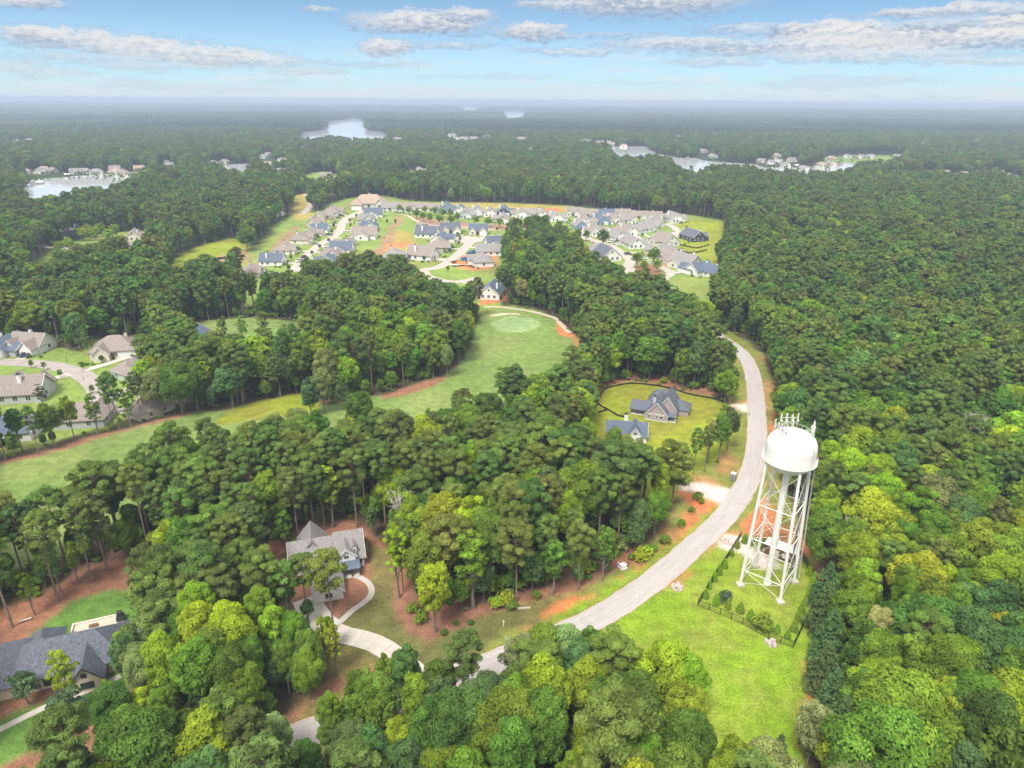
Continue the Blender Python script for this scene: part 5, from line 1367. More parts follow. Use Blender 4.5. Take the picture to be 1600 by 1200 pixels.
m_ = MB(); rake_trim(m_, -5.2, .2, 0, 10, 3.2, 3.5, 'y', (0,), o=.4, w_=.3); rake_trim(m_, -25.5, -18.5, -3, 6, 3.5, 3.6, 'y', (0,), o=.35, w_=.3); m_.build('fascia', MAT['dark'], dh)
for (x, y, z, w_, h_, f) in ((-2.4, 0, 1.7, 1.9, 1.5, '-y'), (-2.6, 0, 4.4, .7, .9, '-y'), (-9, 3.5, 1.7, 1.6, 1.7, '-y'), (-12, 3.5, 1.7, 1.6, 1.7, '-y'), (-22, -3, 1.8, 2.2, 1.7, '-y'), (11.8, 11.5, 1.7, 1.4, 1.4, '+x'), (.2, 2.0, 1.7, 1.2, 1.4, '+x')): window(dh, x, y, z, w_, h_, f, MAT['dark'])
for q, (x, y) in enumerate(((-23.8, 7.2), (-23.8, 9.8), (-21.6, 6.0))):
    m_ = MB(); m_.box(x - .5, x + .5, y - .5, y + 1.6, 5.0, 6.0); o_ = m_.build('dormer', MAT['r_dark'], dh); r_ = MB(); roof_gable(r_, x - .5, x + .5, y - .5, y + 2.0, 6.0, .6, 'y', o=.2); r_.build('dormer_roof', MAT['r_dark'], o_)
m_ = MB(); m_.box(-8.0, 1.6, 15.0, 20.2, 0, .35); m_.build('patio', MAT['tan'], dh)
m_ = MB(); m_.box(-8.0, .4, 19.9, 20.2, .36, .8); m_.box(-8.0, -7.7, 15.0, 19.9, .36, .8); m_.build('patio_wall', MAT['cream'], dh)
m_ = MB(); m_.box(.2, 1.6, 17.8, 19.5, .36, 1.5); m_.box(.4, 1.3, 18.1, 19.2, 1.5, 2.6); m_.build('outdoor_fireplace', MAT['dark'], dh)
dh.scale = (1, 1, .84)
x, y = dh.location.x - 4.0 * math.cos(R(22)) - 18.2 * math.sin(R(22)), dh.location.y - 4.0 * math.sin(R(22)) + 18.2 * math.cos(R(22)); tbl = thing('patio_table', 'small low brown table on the pale patio of the dark-roofed house', 'table', (x, y, .30), R(22))
m_ = MB(); m_.box(-.8, .8, -.4, .4, .38, .45); m_.build('table_top', MAT['wood'], tbl)
for (a, b_) in ((-.7, -.3), (.7, -.3), (.7, .3), (-.7, .3)):
    m_ = MB(); m_.box(a - .04, a + .04, b_ - .04, b_ + .04, 0, .38); m_.build('leg', MAT['wood'], tbl)

# ------------------------------------------------------------------ vehicles
def car_proto(kind):
    t_ = thing('parked_car' if kind != 'pickup' else 'pickup_truck', 'car', 'car' if kind != 'pickup' else 'pickup')
    L, Wd = (4.7, 1.85) if kind != 'pickup' else (5.6, 2.0); zc = .45
    if kind == 'sedan': pr = [(-L / 2, .35), (-L / 2, .80), (-L / 2 + .9, .92), (L / 2 - .7, .95), (L / 2, .80), (L / 2, .35)]; gl = [(-L / 2 + 1.0, .92), (-L / 2 + 1.75, 1.42), (L / 2 - 1.7, 1.42), (L / 2 - .75, .95)]
    elif kind == 'suv': pr = [(-L / 2, .4), (-L / 2, .95), (-L / 2 + 1.0, 1.05), (L / 2 - .05, 1.1), (L / 2, .4)]; gl = [(-L / 2 + 1.1, 1.05), (-L / 2 + 1.75, 1.72), (L / 2 - .5, 1.72), (L / 2 - .1, 1.1)]
    else: pr = [(-L / 2, .45), (-L / 2, 1.0), (-L / 2 + 1.3, 1.1), (L / 2, 1.1), (L / 2, .45)]; gl = [(-L / 2 + 1.3, 1.1), (-L / 2 + 1.95, 1.85), (L / 2 - 2.1, 1.85), (L / 2 - 1.95, 1.1)]
    def ext(P, w0, w1):
        m_ = MB(); n = len(P); V = [(p[0], -(w0 if i in (0, n - 1) or True else w1), p[1]) for i, p in enumerate(P)]
        zmx = max(p[1] for p in P); zmn = min(p[1] for p in P)
        wf = lambda z: w0 + (w1 - w0) * (z - zmn) / (zmx - zmn)
        V = [(p[0], -wf(p[1]), p[1]) for p in P] + [(p[0], wf(p[1]), p[1]) for p in P]
        m_.add(V, [tuple(range(n))[::-1], tuple(range(n, 2 * n))] + [(i, (i + 1) % n, n + (i + 1) % n, n + i) for i in range(n)]); return m_
    ext(pr, Wd / 2, Wd / 2 - .04).build('body', MAT['car_white'], t_)
    ext(gl, Wd / 2 - .10, Wd / 2 - .28).build('window', MAT['glass'], t_)
    zr = gl[1][1]; m_ = MB(); m_.box(gl[1][0] + .1, gl[2][0] - .1, -Wd / 2 + .30, Wd / 2 - .30, zr - .01, zr + .05); m_.build('roof', MAT['car_white'], t_)
    if kind == 'pickup':
        m_ = MB(); m_.box(L / 2 - 1.85, L / 2 - .1, -Wd / 2 + .15, Wd / 2 - .15, 1.101, 1.11); m_.build('truck_bed', MAT['dark'], t_)
    for sx in (-L / 2 + .9, L / 2 - .95):
        for sy in (-1, 1):
            m_ = MB(); m_.tube((sx, sy * (Wd / 2 - .2), .34), (sx, sy * (Wd / 2 + .02), .34), .34, n=14); wh = m_.build('wheel', MAT['tyre'], t_)
            m_ = MB(); m_.tube((sx, sy * (Wd / 2 + .021), .34), (sx, sy * (Wd / 2 + .03), .34), .2, n=10); m_.build('rim', MAT['steel'], wh)
    for sy in (-.65, .65):
        m_ = MB(); m_.box(-L / 2 - .02, -L / 2 + .05, sy - .18, sy + .18, .62, .76); m_.build('headlight', MAT['pale'], t_)
        m_ = MB(); m_.box(L / 2 - .05, L / 2 + .02, sy - .18, sy + .18, .7, .84); m_.build('tail_light', MAT['r_red'], t_)
    return t_


CP = {}
for (px, py, yw_, kind, paint_, lb) in ((39, 557, 75, 'suv', 'car_blue', 'dark blue car on the drive of the white house, left of the other'), (47, 557, 75, 'sedan', 'car_dark', 'black car on the drive of the white house, beside the dark blue one'), (468, 409, 60, 'pickup', 'car_white', 'white van-like vehicle parked at the curved estate street'),
                                        (474, 403, 60, 'suv', 'car_dark', 'dark car parked just behind the white vehicle on the curved street'), (953, 379, 10, 'suv', 'car_white', 'white car on the street of the right estate by the round tree'), (965, 378, 5, 'sedan', 'car_dark', 'dark car parked before the white house of the right estate'),
                                        (981, 398, 150, 'pickup', 'car_dark', 'black pickup at the kerb above the road island'), (943, 386, 20, 'sedan', 'car_grey', 'grey car half hidden by the round tree on the right estate street'), (523, 348, 80, 'suv', 'car_grey', 'silver car on a drive at the left row of the curved street'), (1007, 405, 150, 'suv', 'car_white', 'white car at the top of the road island')):
    x, y = G(px, py)
    if kind not in CP: CP[kind] = car_proto(kind); c_ = CP[kind]; c_.location = (x, y, .17); c_.rotation_euler = (0, 0, R(yw_)); c_['label'] = lb
    else: c_ = copy_thing(CP[kind], (x, y, .17), R(yw_), lb)
    c_['group'] = 'vehicles parked on the streets'
    for ch in c_.children:
        if ch.name.split('.')[0] in ('body', 'roof'): ch.material_slots[0].link = 'OBJECT'; ch.material_slots[0].material = MAT[paint_]
cr_ = random.Random(12); kinds_ = list(CP)
for q, (hx, hy, yw_, v, sc) in enumerate(HOUSES):
    if q not in HROW or cr_.random() > .34: continue
    gx_, gy_ = GX[v]; c_, s_ = math.cos(yw_), math.sin(yw_); off = cr_.choice((-1.2, 1.2)); gy_ -= 4.2
    x, y = hx + sc * ((gx_ + off) * c_ - gy_ * s_), hy + sc * ((gx_ + off) * s_ + gy_ * c_)
    kd = cr_.choice(kinds_); pn = cr_.choice(['car_white', 'car_dark', 'car_blue', 'car_grey'])
    c2 = copy_thing(CP[kd], (x, y, .2), yw_ + math.pi / 2, '%s car at the %s' % ({'car_white': 'white', 'car_dark': 'black', 'car_blue': 'dark blue', 'car_grey': 'silver'}[pn], HROW[q]))
    c2['group'] = 'cars on the estate drives'
    for ch in c2.children:
        if ch.name.split('.')[0] in ('body', 'roof'): ch.material_slots[0].link = 'OBJECT'; ch.material_slots[0].material = MAT[pn]
dump0 = None
for (px, py, yw_, lb) in ((740, 396, 40, 'blue open dumpster on the building site, the farther of two'), (728, 407, 20, 'blue open dumpster on the building site, nearer the street bend')):
    x, y = G(px, py); d_ = thing('dumpster', lb, 'dumpster', (x, y, .1), R(yw_), 'blue dumpsters on the building site')
    m_ = MB(); m_.box(-3.2, 3.2, -1.25, 1.25, 0, .2); m_.box(-3.2, 3.2, -1.25, -1.12, .2, 2.1); m_.box(-3.2, 3.2, 1.12, 1.25, .2, 2.1); m_.box(-3.2, -3.05, -1.12, 1.12, .2, 2.1); m_.box(3.05, 3.2, -1.12, 1.12, .2, 2.1); m_.build('body', MAT['dump'], d_)
    for q in range(6):
        m_ = MB(); u_ = -2.9 + q * 1.16; m_.box(u_ - .06, u_ + .06, -1.35, -1.26, .1, 2.0); m_.build('rib', MAT['dump'], d_)
    m_ = MB(); m_.box(-3.0, 3.0, -1.1, 1.1, 1.2, 1.5); m_.build('rubbish', MAT['rock'], d_)
x, y = G(709, 411); tl = thing('trailer', 'small brown open trailer at the kerb by the building site', 'trailer', (x, y, .2), R(50))
m_ = MB(); m_.box(-2, 2, -1, 1, .5, .6); m_.box(-2, 2, -1, -.93, .6, 1.2); m_.box(-2, 2, .93, 1, .6, 1.2); m_.box(-2, -1.93, -.93, .93, .6, 1.2); m_.build('bed', MAT['wood'], tl)
for sy in (-1, 1):
    m_ = MB(); m_.tube((0, sy * 1.02, .33), (0, sy * 1.2, .33), .33, n=12); m_.build('wheel', MAT['tyre'], tl)
m_ = MB(); m_.tube((2, 0, .5), (3.2, 0, .45), .06); m_.build('tow_bar', MAT['black'], tl)

# ------------------------------------------------------------------ small things along the road
x, y = G(1145, 750); pt = thing('portable_toilet', 'grey portable toilet with white roof on the verge by the gravel drive', 'portable toilet', (x, y, 0), R(-30))
m_ = MB(); m_.box(-.6, .6, -.6, .6, .1, 2.15); m_.build('cabin', MAT['plastic'], pt)
m_ = MB(); m_.box(-.66, .66, -.66, .66, 2.15, 2.28); m_.add([(-.66, -.66, 2.28), (.66, -.66, 2.28), (.66, .66, 2.28), (-.66, .66, 2.28), (-.25, -.25, 2.5), (.25, -.25, 2.5), (.25, .25, 2.5), (-.25, .25, 2.5)], [(4, 5, 6, 7), (0, 1, 5, 4), (1, 2, 6, 5), (2, 3, 7, 6), (3, 0, 4, 7)]); m_.build('roof', MAT['pale'], pt)
m_ = MB(); m_.box(-.45, .45, -.64, -.6, .2, 2.0); m_.build('door', MAT['car_grey'], pt)
m_ = MB(); m_.box(-.7, .7, -.7, .7, 0, .1); m_.build('skid', MAT['dark'], pt)
x, y = G(973, 887); ub = thing('utility_box', 'pale transformer box on the verge below the leaning pine', 'utility box', (x, y, 0), R(30))
m_ = MB(); m_.box(-.7, .7, -.6, .6, .12, 1.0); m_.build('case', MAT['pale'], ub); m_ = MB(); m_.box(-.9, .9, -.8, .8, 0, .12); m_.build('plinth', MAT['concrete'], ub)
x, y = G(966, 884); ub = thing('utility_pedestal', 'thin white cable pedestal left of the transformer box', 'pedestal', (x, y, 0)); m_ = MB(); m_.box(-.12, .12, -.12, .12, 0, .9); m_.build('case', MAT['pale'], ub); m_ = MB(); m_.box(-.15, .15, -.15, .15, .9, .98); m_.build('lid', MAT['pale'], ub)
def post(px, py, h_, r_, m, lb, name='post', cat='post', cap=None):
    x, y = G(px, py); p_ = thing(name, lb, cat, (x, y, 0)); a = MB(); a.tube((0, 0, -.2), (0, 0, h_), r_, n=8); a.build('shaft', m, p_)
    b_ = MB(); b_.tube((0, 0, h_), (0, 0, h_ + .12), r_ * 1.5, r_ * .8, n=8); b_.build('cap', cap or m, p_); return p_
post(981, 886, 4.0, .09, MAT['car_blue'], 'dark blue post beside the transformer box on the verge'); post(1137, 556, 5.0, .12, MAT['wood'], 'brown post at the inside of the far road bend'); post(787, 978, 1.2, .12, MAT['pale'], 'short white marker post on the grass verge near the cottage')
post(105, 567, 3.4, .07, MAT['dark'], 'slim street lamp on the lawn by the left street', 'street_lamp', 'lamp', MAT['pale']); post(1170, 650, 1.2, .1, MAT['black'], 'black mailbox post at the second gravel drive'); post(131, 594, 1.1, .1, MAT['dark'], 'dark mailbox post at the left street bend')
x, y = G(818, 951); bm_ = thing('timber_beam', 'pale squared timber lying on the verge by the lone pine', 'beam', (x, y, 0), R(6)); m_ = MB(); m_.box(-1.5, 1.5, -.15, .15, 0, .3); m_.build('beam', MAT['tan'], bm_); m_ = MB(); m_.box(-1.3, -1.1, -.4, .4, -.05, .06); m_.box(1.1, 1.3, -.4, .4, -.05, .06); m_.build('bearer', MAT['wood'], bm_)
x, y = G(40, 971); lb_ = thing('log_bench', 'split log bench on the pine straw behind the dark-roofed house', 'bench', (x, y, 0), R(33))
m_ = MB(); m_.box(-1.1, 1.1, -.22, .22, .38, .52); m_.build('seat', MAT['tan'], lb_)
for sx in (-.75, .75):
    m_ = MB(); m_.tube((sx, -.25, .2), (sx, .25, .2), .19, n=8); m_.build('leg', MAT['wood'], lb_)
x, y = G(805, 500); fl_ = thing('golf_flag', 'thin golf flagstick standing on the pale putting green', 'flag', (x, y, 0)); m_ = MB(); m_.tube((0, 0, 0), (0, 0, 2.3), .03, n=5); m_.build('pole', MAT['pale'], fl_); m_ = MB(); m_.box(0, .5, -.01, .01, 1.95, 2.3); m_.build('flag', MAT['r_red'], fl_)


def rubble(px, py, n, r_, label, m=MAT['rock']):
    x, y = G(px, py); t_ = thing('rubble_heap', label, 'rubble heap', (x, y, 0)); q = random.Random(px)
    for i in range(n):
        a, k_ = q.random() * 6.28, r_ * math.sqrt(q.random()); s_ = .18 + .3 * q.random()
        mb = MB(); V = []
        for sx, sy, sz in ((-1, -1, -.6), (1, -1, -.6), (1, 1, -.6), (-1, 1, -.6), (-.7, -.7, .7), (.8, -.6, .6), (.6, .8, .8), (-.8, .6, .6)):
            V.append((sx * s_ * q.uniform(.7, 1.1), sy * s_ * q.uniform(.7, 1.1), sz * s_ * q.uniform(.7, 1.1)))
        mb.add(V, [(3, 2, 1, 0), (4, 5, 6, 7), (0, 1, 5, 4), (1, 2, 6, 5), (2, 3, 7, 6), (3, 0, 4, 7)])
        o_ = mb.build('stone', m, t_); o_.location = (math.cos(a) * k_, math.sin(a) * k_, s_ * .5 + .25 * (1 - k_ / r_)); o_.rotation_euler = (0, 0, q.random() * 6)


rubble(1059, 918, 16, 1.3, 'pinkish stone heap in the grass between the road and the tower yard', MAT['mulchrock']); rubble(1204, 1006, 14, 1.2, 'pale pink rubble at the bottom corner of the tower fence', MAT['mulchrock']); rubble(1133, 847, 14, 1.6, 'pale rubble at the gravel entry of the tower yard', MAT['mulchrock'])


def dead_tree(px, py, mode, h_, label, spread=3.0, seed=1, trunk_only=False):
    x, y = G(px, py) if mode == 'b' else G(px, py, h_ * .95)
    q = np.random.default_rng(seed); t_ = thing('dead_tree', label, 'dead tree', (x, y, 0)); m_ = MB(); top = h_ * (.62 if not trunk_only else .95)
    bent_tube(m_, [(0, 0, -.2), (.2, 0, top * .5), (.1, .2, top)], .28, .14, 7); m_.build('trunk', MAT['bone'], t_)
    br = MB()
    for i in range(22 if not trunk_only else 6):
        z0 = h_ * q.uniform(.4, .62 if not trunk_only else .9); a = q.random() * 6.28; L = spread * q.uniform(.5, 1.1) * (1 if not trunk_only else .5)
        p1 = np.array((math.cos(a) * L * .5, math.sin(a) * L * .5, z0 + (h_ - z0) * .45)); p2 = np.array((math.cos(a) * L, math.sin(a) * L, z0 + (h_ - z0) * q.uniform(.6, 1.0)))
        bent_tube(br, [(0, 0, z0), p1, p2], .10, .035, 4)
        for k_ in range(3):
            b2 = p1 + (p2 - p1) * q.random(); e_ = b2 + np.array((q.normal(), q.normal(), abs(q.normal()) * .8)) * .9; br.tube(b2, e_, .05, .02, 4)
    br.build('branches', MAT['bone'], t_)
    return x, y


for i, a in enumerate(((1528, 648, 't', 17, 'bleached bare dead tree spreading above the right-hand wood', 4.2, 3), (1337, 812, 't', 13, 'dead snag with broken limbs in the right-hand wood', 2.2, 4), (362, 392, 't', 15, 'pale bare dead tree at the far green strip', 4.0, 5), (1300, 578, 't', 17, 'leaning bare limb above the wood uphill of the tank', 2.0, 6, True), (625, 770, 't', 19, 'bare white upper limbs beside the sparse lime tree', 2.6, 8))):
    x, y = dead_tree(*a); CLEARP['dead_%d' % i] = np.array([(x - 3, y - 7), (x + 3, y - 7), (x + 3, y + 3), (x - 3, y + 3)])
# docks and small boats on the far lakes
for i, (px, py) in enumerate(((106, 276), (63, 288), (40, 285), (1312, 258), (1075, 249), (1207, 259), (1245, 261))):
    x, y = G(px, py); d_ = thing('boat_dock', '%s small white-roofed boat dock at the lake edge, left to right' % ORD[[3, 2, 1, 7, 4, 5, 6][i]], 'dock', (x, y, .4), R(20 * i), 'boat docks on the far lakes'); d_.scale = (.6, .6, .7)
    m_ = MB(); m_.box(-6, 6, -4, 4, .3, .6); m_.build('deck', MAT['wood'], d_); m_ = MB(); roof_gable(m_, -6, 6, -4, 4, 3.6, 1.6, 'x'); m_.build('roof', MAT['pale'] if i != 3 else MAT['r_red'], d_)
    for sx in (-5.6, 5.6):
        for sy in (-3.6, 3.6):
            p_ = MB(); p_.box(sx - .12, sx + .12, sy - .12, sy + .12, -.5, 3.7); p_.build('post', MAT['wood'], d_)
# another water tower on the skyline
x, y = G(1174, 172.5); z_ = float(hill(np.array([x]), np.array([y]))[0])
ft = thing('water_tower', 'tiny white water tower far off near the horizon', 'water tower', (x, y, z_)); m_ = MB(); m_.tube((0, 0, 0), (0, 0, 40), 3.0, 2.5, n=10); m_.build('stem', MAT['pale'], ft); m_ = MB(); m_.lathe([(0, 36), (8, 40), (11, 46), (8, 52), (0, 55)], 16); m_.build('tank', MAT['pale'], ft)
SETS = {'b': BLEAF, 'p': BPINE, 'c': CEDAR, 's': SLIM, 'o': SMALL, 'a': AIRY}
KNAME = {'b': 'broadleaf_tree', 'p': 'pine_tree', 'c': 'conifer_tree', 's': 'broadleaf_tree', 'o': 'ornamental_tree', 'a': 'pine_tree'}
TINTS = dict(TB); TINTS.update({'pine ' + k: v for k, v in TP.items()})
TINTS.update({'golden yellow': (.34, .41, .022), 'tan': (.34, .30, .11), 'glowing yellow': (.52, .54, .025), 'grey green': (.095, .14, .066), 'feathery dark': (.085, .135, .050), 'pale green': (.22, .28, .11), 'lime green': (.27, .36, .026)})
EXPL = []    # kind, px, py, 'b' base / 't' top, height, width factor, tone, label


def E(kind, px, py, mode, h, wf, tone, label=None):
    x, y = G(px, py) if mode == 'b' else G(px, py, h * .97)
    EXPL.append((kind, x, y, h, wf, tone, label))


# pines and hardwoods one can pick out one by one
E('p', 92, 942, 'b', 22.5, 1.0, 'pine warm olive', 'tall bare-trunked pine at the straw edge behind the dark-roofed house, its pale trunk leaning')
E('p', 20, 980, 'b', 24, 1.0, 'pine olive green', 'tall pale-trunked pine beside the split log bench on the pine straw')
E('p', 145, 910, 'b', 21, .95, 'pine warm olive', 'slim straight-trunked pine at the top of the curved green lawn')
E('p', 168, 893, 'b', 21, 1.0, 'pine olive green', 'slim pine with long bare trunk just uphill of the curved lawn')
E('s', 55, 961, 'b', 11, 1.0, 'bright green', 'small bright green tree on the pine straw between two bare pine trunks')
E('s', 122, 906, 'b', 9, 1.1, 'bright green', 'low leafy tree at the wood edge above the curved lawn')
E('s', 95, 924, 'b', 12, .9, 'leaf green', 'thin multi-stemmed tree close beside the leaning pale pine trunk')
E('p', 408, 872, 'b', 20, .95, 'pine olive green', 'pine with bare trunk at the straw edge left of the white cottage')
E('p', 467, 848, 'b', 21, 1.0, 'pine olive green', 'slim bare-trunked pine just behind the left roof peak of the white cottage')
E('p', 558, 824, 'b', 22, 1.0, 'pine olive green', 'tall bare-trunked pine behind the right roof peak of the white cottage')
E('p', 508, 828, 'b', 18, .9, 'pine dark olive', 'dark pine behind the middle roof peak of the white cottage')
E('s', 520, 824, 'b', 19, 1.1, 'bright green', 'tall bright green slender tree standing behind the white cottage')
E('s', 448, 858, 'b', 12, 1.2, 'leaf green', 'mid-height green tree behind the left end of the white cottage')
E('s', 584, 838, 'b', 9, 1.2, 'blue green', 'low dark green tree at the straw edge right of the white cottage')
E('a', 508, 868, 't', 19, 1.0, 'pine warm olive', 'broad flat-topped pine rising in front of the white cottage roof')
E('a', 468, 872, 't', 17, .9, 'pine olive green', 'lighter crowned pine in front of the white cottage, left of the flat-topped one')
E('s', 526, 1056, 'b', 13, .9, 'bright green', 'slim bright green tree between the white cottage and the concrete drive')
E('b', 398, 1085, 'b', 14, .95, 'mid green', 'dense green tree with visible trunk at the edge of the brown straw below the cottage')
E('s', 624, 934, 'b', 20, .85, 'lime green', 'thin pale limbed tree with sparse lime leaves on the straw bed right of the cottage')
E('p', 630, 923, 'b', 18, .7, 'pine olive green', 'thin dark trunked pine right behind the sparse lime tree by the cottage lawn')
E('b', 680, 988, 'b', 18, .9, 'lime green', 'yellow green tree with pale trunk standing on the straw bed by the cottage lawn')
E('b', 640, 775, 't', 19, 1.0, 'bright green', 'bright round hardwood crown right of the cottage, topmost of the light clump')
E('b', 690, 772, 't', 20, 1.1, 'bright green', 'broad bright hardwood crown in the light clump right of the cottage')
E('b', 735, 775, 't', 20, 1.0, 'lime green', 'yellowish hardwood crown at the right end of the light clump by the cottage')
E('p', 700, 815, 't', 19, 1.3, 'pine warm olive', 'rounded olive pine in the middle of the light hardwood clump by the cottage')
E('b', 660, 835, 't', 18, .95, 'leaf green', 'leafy tree at the front left of the light clump beside the cottage lawn')
E('s', 740, 950, 'b', 20, 1.35, 'leaf green', 'tall green tree with slim pale trunk at the straw bed edge')
E('s', 765, 938, 'b', 8, 1.3, 'bright green', 'low bright bushy tree at the wood edge above the straw bed')
E('p', 807, 940, 'b', 20.5, 1.0, 'pine warm olive', 'lone pine with long bare grey trunk at the verge left of the road')
E('s', 864, 928, 'b', 15, 1.35, 'mid green', 'green tree with tall bare trunk on the verge, right of the lone grey pine trunk')
E('p', 853, 915, 'b', 18, .8, 'pine olive green', 'thin pine just behind the bare trunked green tree on the verge')
E('p', 904, 921, 'b', 17, .95, 'pine warm olive', 'twin-trunked olive pine at the grassy verge left of the road')
E('p', 893, 897, 'b', 17, .8, 'pine olive green', 'thin pine set back behind the twin-trunked pine at the verge')
E('s', 942, 908, 'b', 15, .95, 'mid green', 'vine-draped tree leafy to the ground on the verge left of the road')
E('p', 965, 853, 'b', 20, .9, 'pine olive green', 'leaning bare-trunked pine in the wood by the red clay bank')
E('b', 995, 850, 'b', 13, .85, 'blue green', 'dark leafy tree low at the wood edge above the red clay bank')
E('b', 1022, 842, 'b', 14, .85, 'mid green', 'green tree at the wood edge beside the red clay bank')
for (px, py, h, k, wf, tn, lb) in ((1083, 742, 15, 'p', .8, 'pine warm olive', 'thin olive pine nearest the gravel drive in the lawn clump'), (1105, 722, 15, 's', 1.2, 'pale olive', 'pale olive tree with red leaf tips beside the grey house lawn'),
                                   (1100, 738, 15, 'p', .85, 'pine olive green', 'slim pine with pale trunk at the foot of the lawn clump'), (1122, 722, 16, 'b', .8, 'mid green', 'green crowned tree in the middle of the lawn clump by the road'),
                                   (1065, 748, 12, 's', 1.0, 'leaf green', 'small leafy tree at the gravel drive end of the lawn clump'), (1135, 705, 15, 'b', .8, 'blue green', 'dark tree on the road side of the lawn clump'), (1128, 690, 14, 's', 1.2, 'leaf green', 'light green tree at the back of the lawn clump')):
    E(k, px, py, 'b', h, wf, tn, lb)
E('b', 1132, 628, 'b', 12.5, 1.05, 'leaf green', 'lone round green tree on the verge between the grey house and the road')
E('b', 500, 497, 't', 13, .9, 'glowing yellow', 'vivid yellow tree standing out of the dark wood above the fairway')
E('b', 497, 512, 't', 12, .7, 'golden yellow', 'yellow lower tree just in front of the vivid yellow one')
E('s', 684, 463, 't', 13, .9, 'bright green', 'slim bright green tree before the dark wood at the fairway corner')
E('b', 507, 545, 't', 20, 1.0, 'pale olive', 'pale olive lumpy tree at the fairway bay in the middle of the tree line')
E('b', 500, 575, 't', 17, .9, 'pale olive', 'lower pale olive tree standing at the fairway bay edge')
E('b', 480, 590, 't', 15, .9, 'blue green', 'dark tree leafy to the ground at the tip of the fairway bay')
E('b', 525, 585, 't', 14, .9, 'blue green', 'dark low tree on the fairway side of the pale olive trees')
E('b', 697, 538, 't', 14, .8, 'pale olive', 'pale greenish-grey conical tree at the fairway tree line')
E('b', 715, 500, 't', 19, 1.0, 'dark green', 'dark tall tree at the fairway corner, end of the tree line')
E('b', 560, 611, 't', 19, 1.15, 'dark green', 'large dark round tree before the narrow part of the fairway')
E('b', 460, 640, 't', 16, 1.0, 'pale olive', 'pale flowering-looking crown before the fairway bay')
E('b', 425, 642, 't', 15, 1.0, 'pale olive', 'pale broad crown at the fairway near edge, left of the bay')
E('b', 490, 645, 't', 16, 1.1, 'dark green', 'dark broad crown between the pale crown and the large round tree')
E('s', 548, 645, 't', 14, .9, 'lime green', 'small lime crown in front of the large dark round tree')
# trees before the left houses
for (px, py, md, h, k, wf, tn, lb) in ((86, 699, 'b', 15, 'b', .95, 'mid green', 'leafy green tree between the left houses and the fairway'), (61, 710, 'b', 16, 'p', .95, 'pine olive green', 'pine with pale trunk at the fairway edge below the left houses'),
                                       (36, 707, 'b', 15, 'b', .85, 'dark green', 'dark tree beside the pale trunked pine at the fairway edge'), (10, 719, 'b', 20, 'p', 1.1, 'pine dark olive', 'dark pine with thick trunk where the fairway leaves the photo'),
                                       (154, 679, 'b', 15, 's', 1.2, 'mid green', 'open limbed green tree before the low grey roof'), (187, 671, 'b', 20, 'p', .75, 'pine olive green', 'tall thin pine over the street bend, nearest the houses'),
                                       (178, 668, 'b', 18, 'p', .65, 'pine warm olive', 'slender see-through pine beside the tall thin pine at the street bend'), (205, 667, 'b', 14, 's', 1.1, 'leaf green', 'light green tree at the fairway below the hip-roofed house'),
                                       (222, 655, 'b', 17, 'p', .8, 'pine dark olive', 'dark pine in front of the grey hip roof'), (213, 652, 'b', 15, 'p', .7, 'pine olive green', 'thin pine just left of the dark pine before the hip roof'),
                                       (255, 650, 'b', 18, 'b', 1.0, 'pale olive', 'pale speckled tree at the left end of the wood by the hip-roofed house'), (285, 648, 'b', 19, 'b', 1.05, 'dark green', 'dark tall tree next to the pale speckled one at the fairway'),
                                       (310, 640, 'b', 18, 'b', 1.0, 'dark green', 'dark tree at the left end of the yellow green rough'), (335, 640, 'b', 9, 'b', .9, 'blue green', 'low dark bushy tree at the edge of the yellow green rough'),
                                       (70, 640, 'b', 10, 's', 1.2, 'grey green', 'grey green small tree beside the white gabled house'), (140, 560, 'b', 13, 's', 1.0, 'mid green', 'slim green tree between the two white houses on the left street')):
    E(k, px, py, md, h, wf, tn, lb)
# trees before the dark-roofed house
E('s', 116, 1112, 'b', 15, .95, 'lime green', 'sparse lime green tree rising in front of the dark roof')
E('s', 180, 1118, 'b', 9, 1.2, 'mid green', 'small green tree by the tan gable of the dark-roofed house')
E('o', 46, 1100, 'b', 7.5, 1.1, 'grey green', 'small airy tree before the front wall of the dark-roofed house')
E('o', 110, 1135, 'b', 8, 1.3, 'grey green', 'airy grey green tree beside the white front path')
E('p', 236, 938, 't', 17, 1.3, 'pine warm olive', 'rounded olive pine at the right end of the dark-roofed house')
E('s', 190, 975, 't', 12, 1.5, 'bright green', 'yellowish bushy tree against the right end of the dark roof')
E('b', 245, 998, 't', 15, .8, 'bright green', 'bright green tree between the dark-roofed house and the wood')
E('b', 210, 1010, 't', 14, .8, 'pale green', 'pale feathery tree leaning over the path by the dark-roofed house')
E('b', 305, 945, 't', 18, .95, 'lime green', 'yellow-green leafy tree between the dark-roofed house and the cottage')
E('b', 350, 950, 't', 18, 1.0, 'lime green', 'yellow tipped hardwood left of the cottage drive')
E('p', 285, 905, 't', 17, 1.2, 'pine warm olive', 'rounded pine above the end of the curved green lawn')
E('p', 335, 890, 't', 18, 1.2, 'pine olive green', 'olive pine over the straw between the lawn and the cottage')
E('b', 400, 920, 't', 17, .9, 'leaf green', 'leafy tree close left of the cottage roof')
E('b', 420, 945, 't', 15, .9, 'bright green', 'bright tree beside the cottage garage')
E('b', 215, 1075, 't', 11, .9, 'lime green', 'low yellow green tree at the bottom of the left garden')
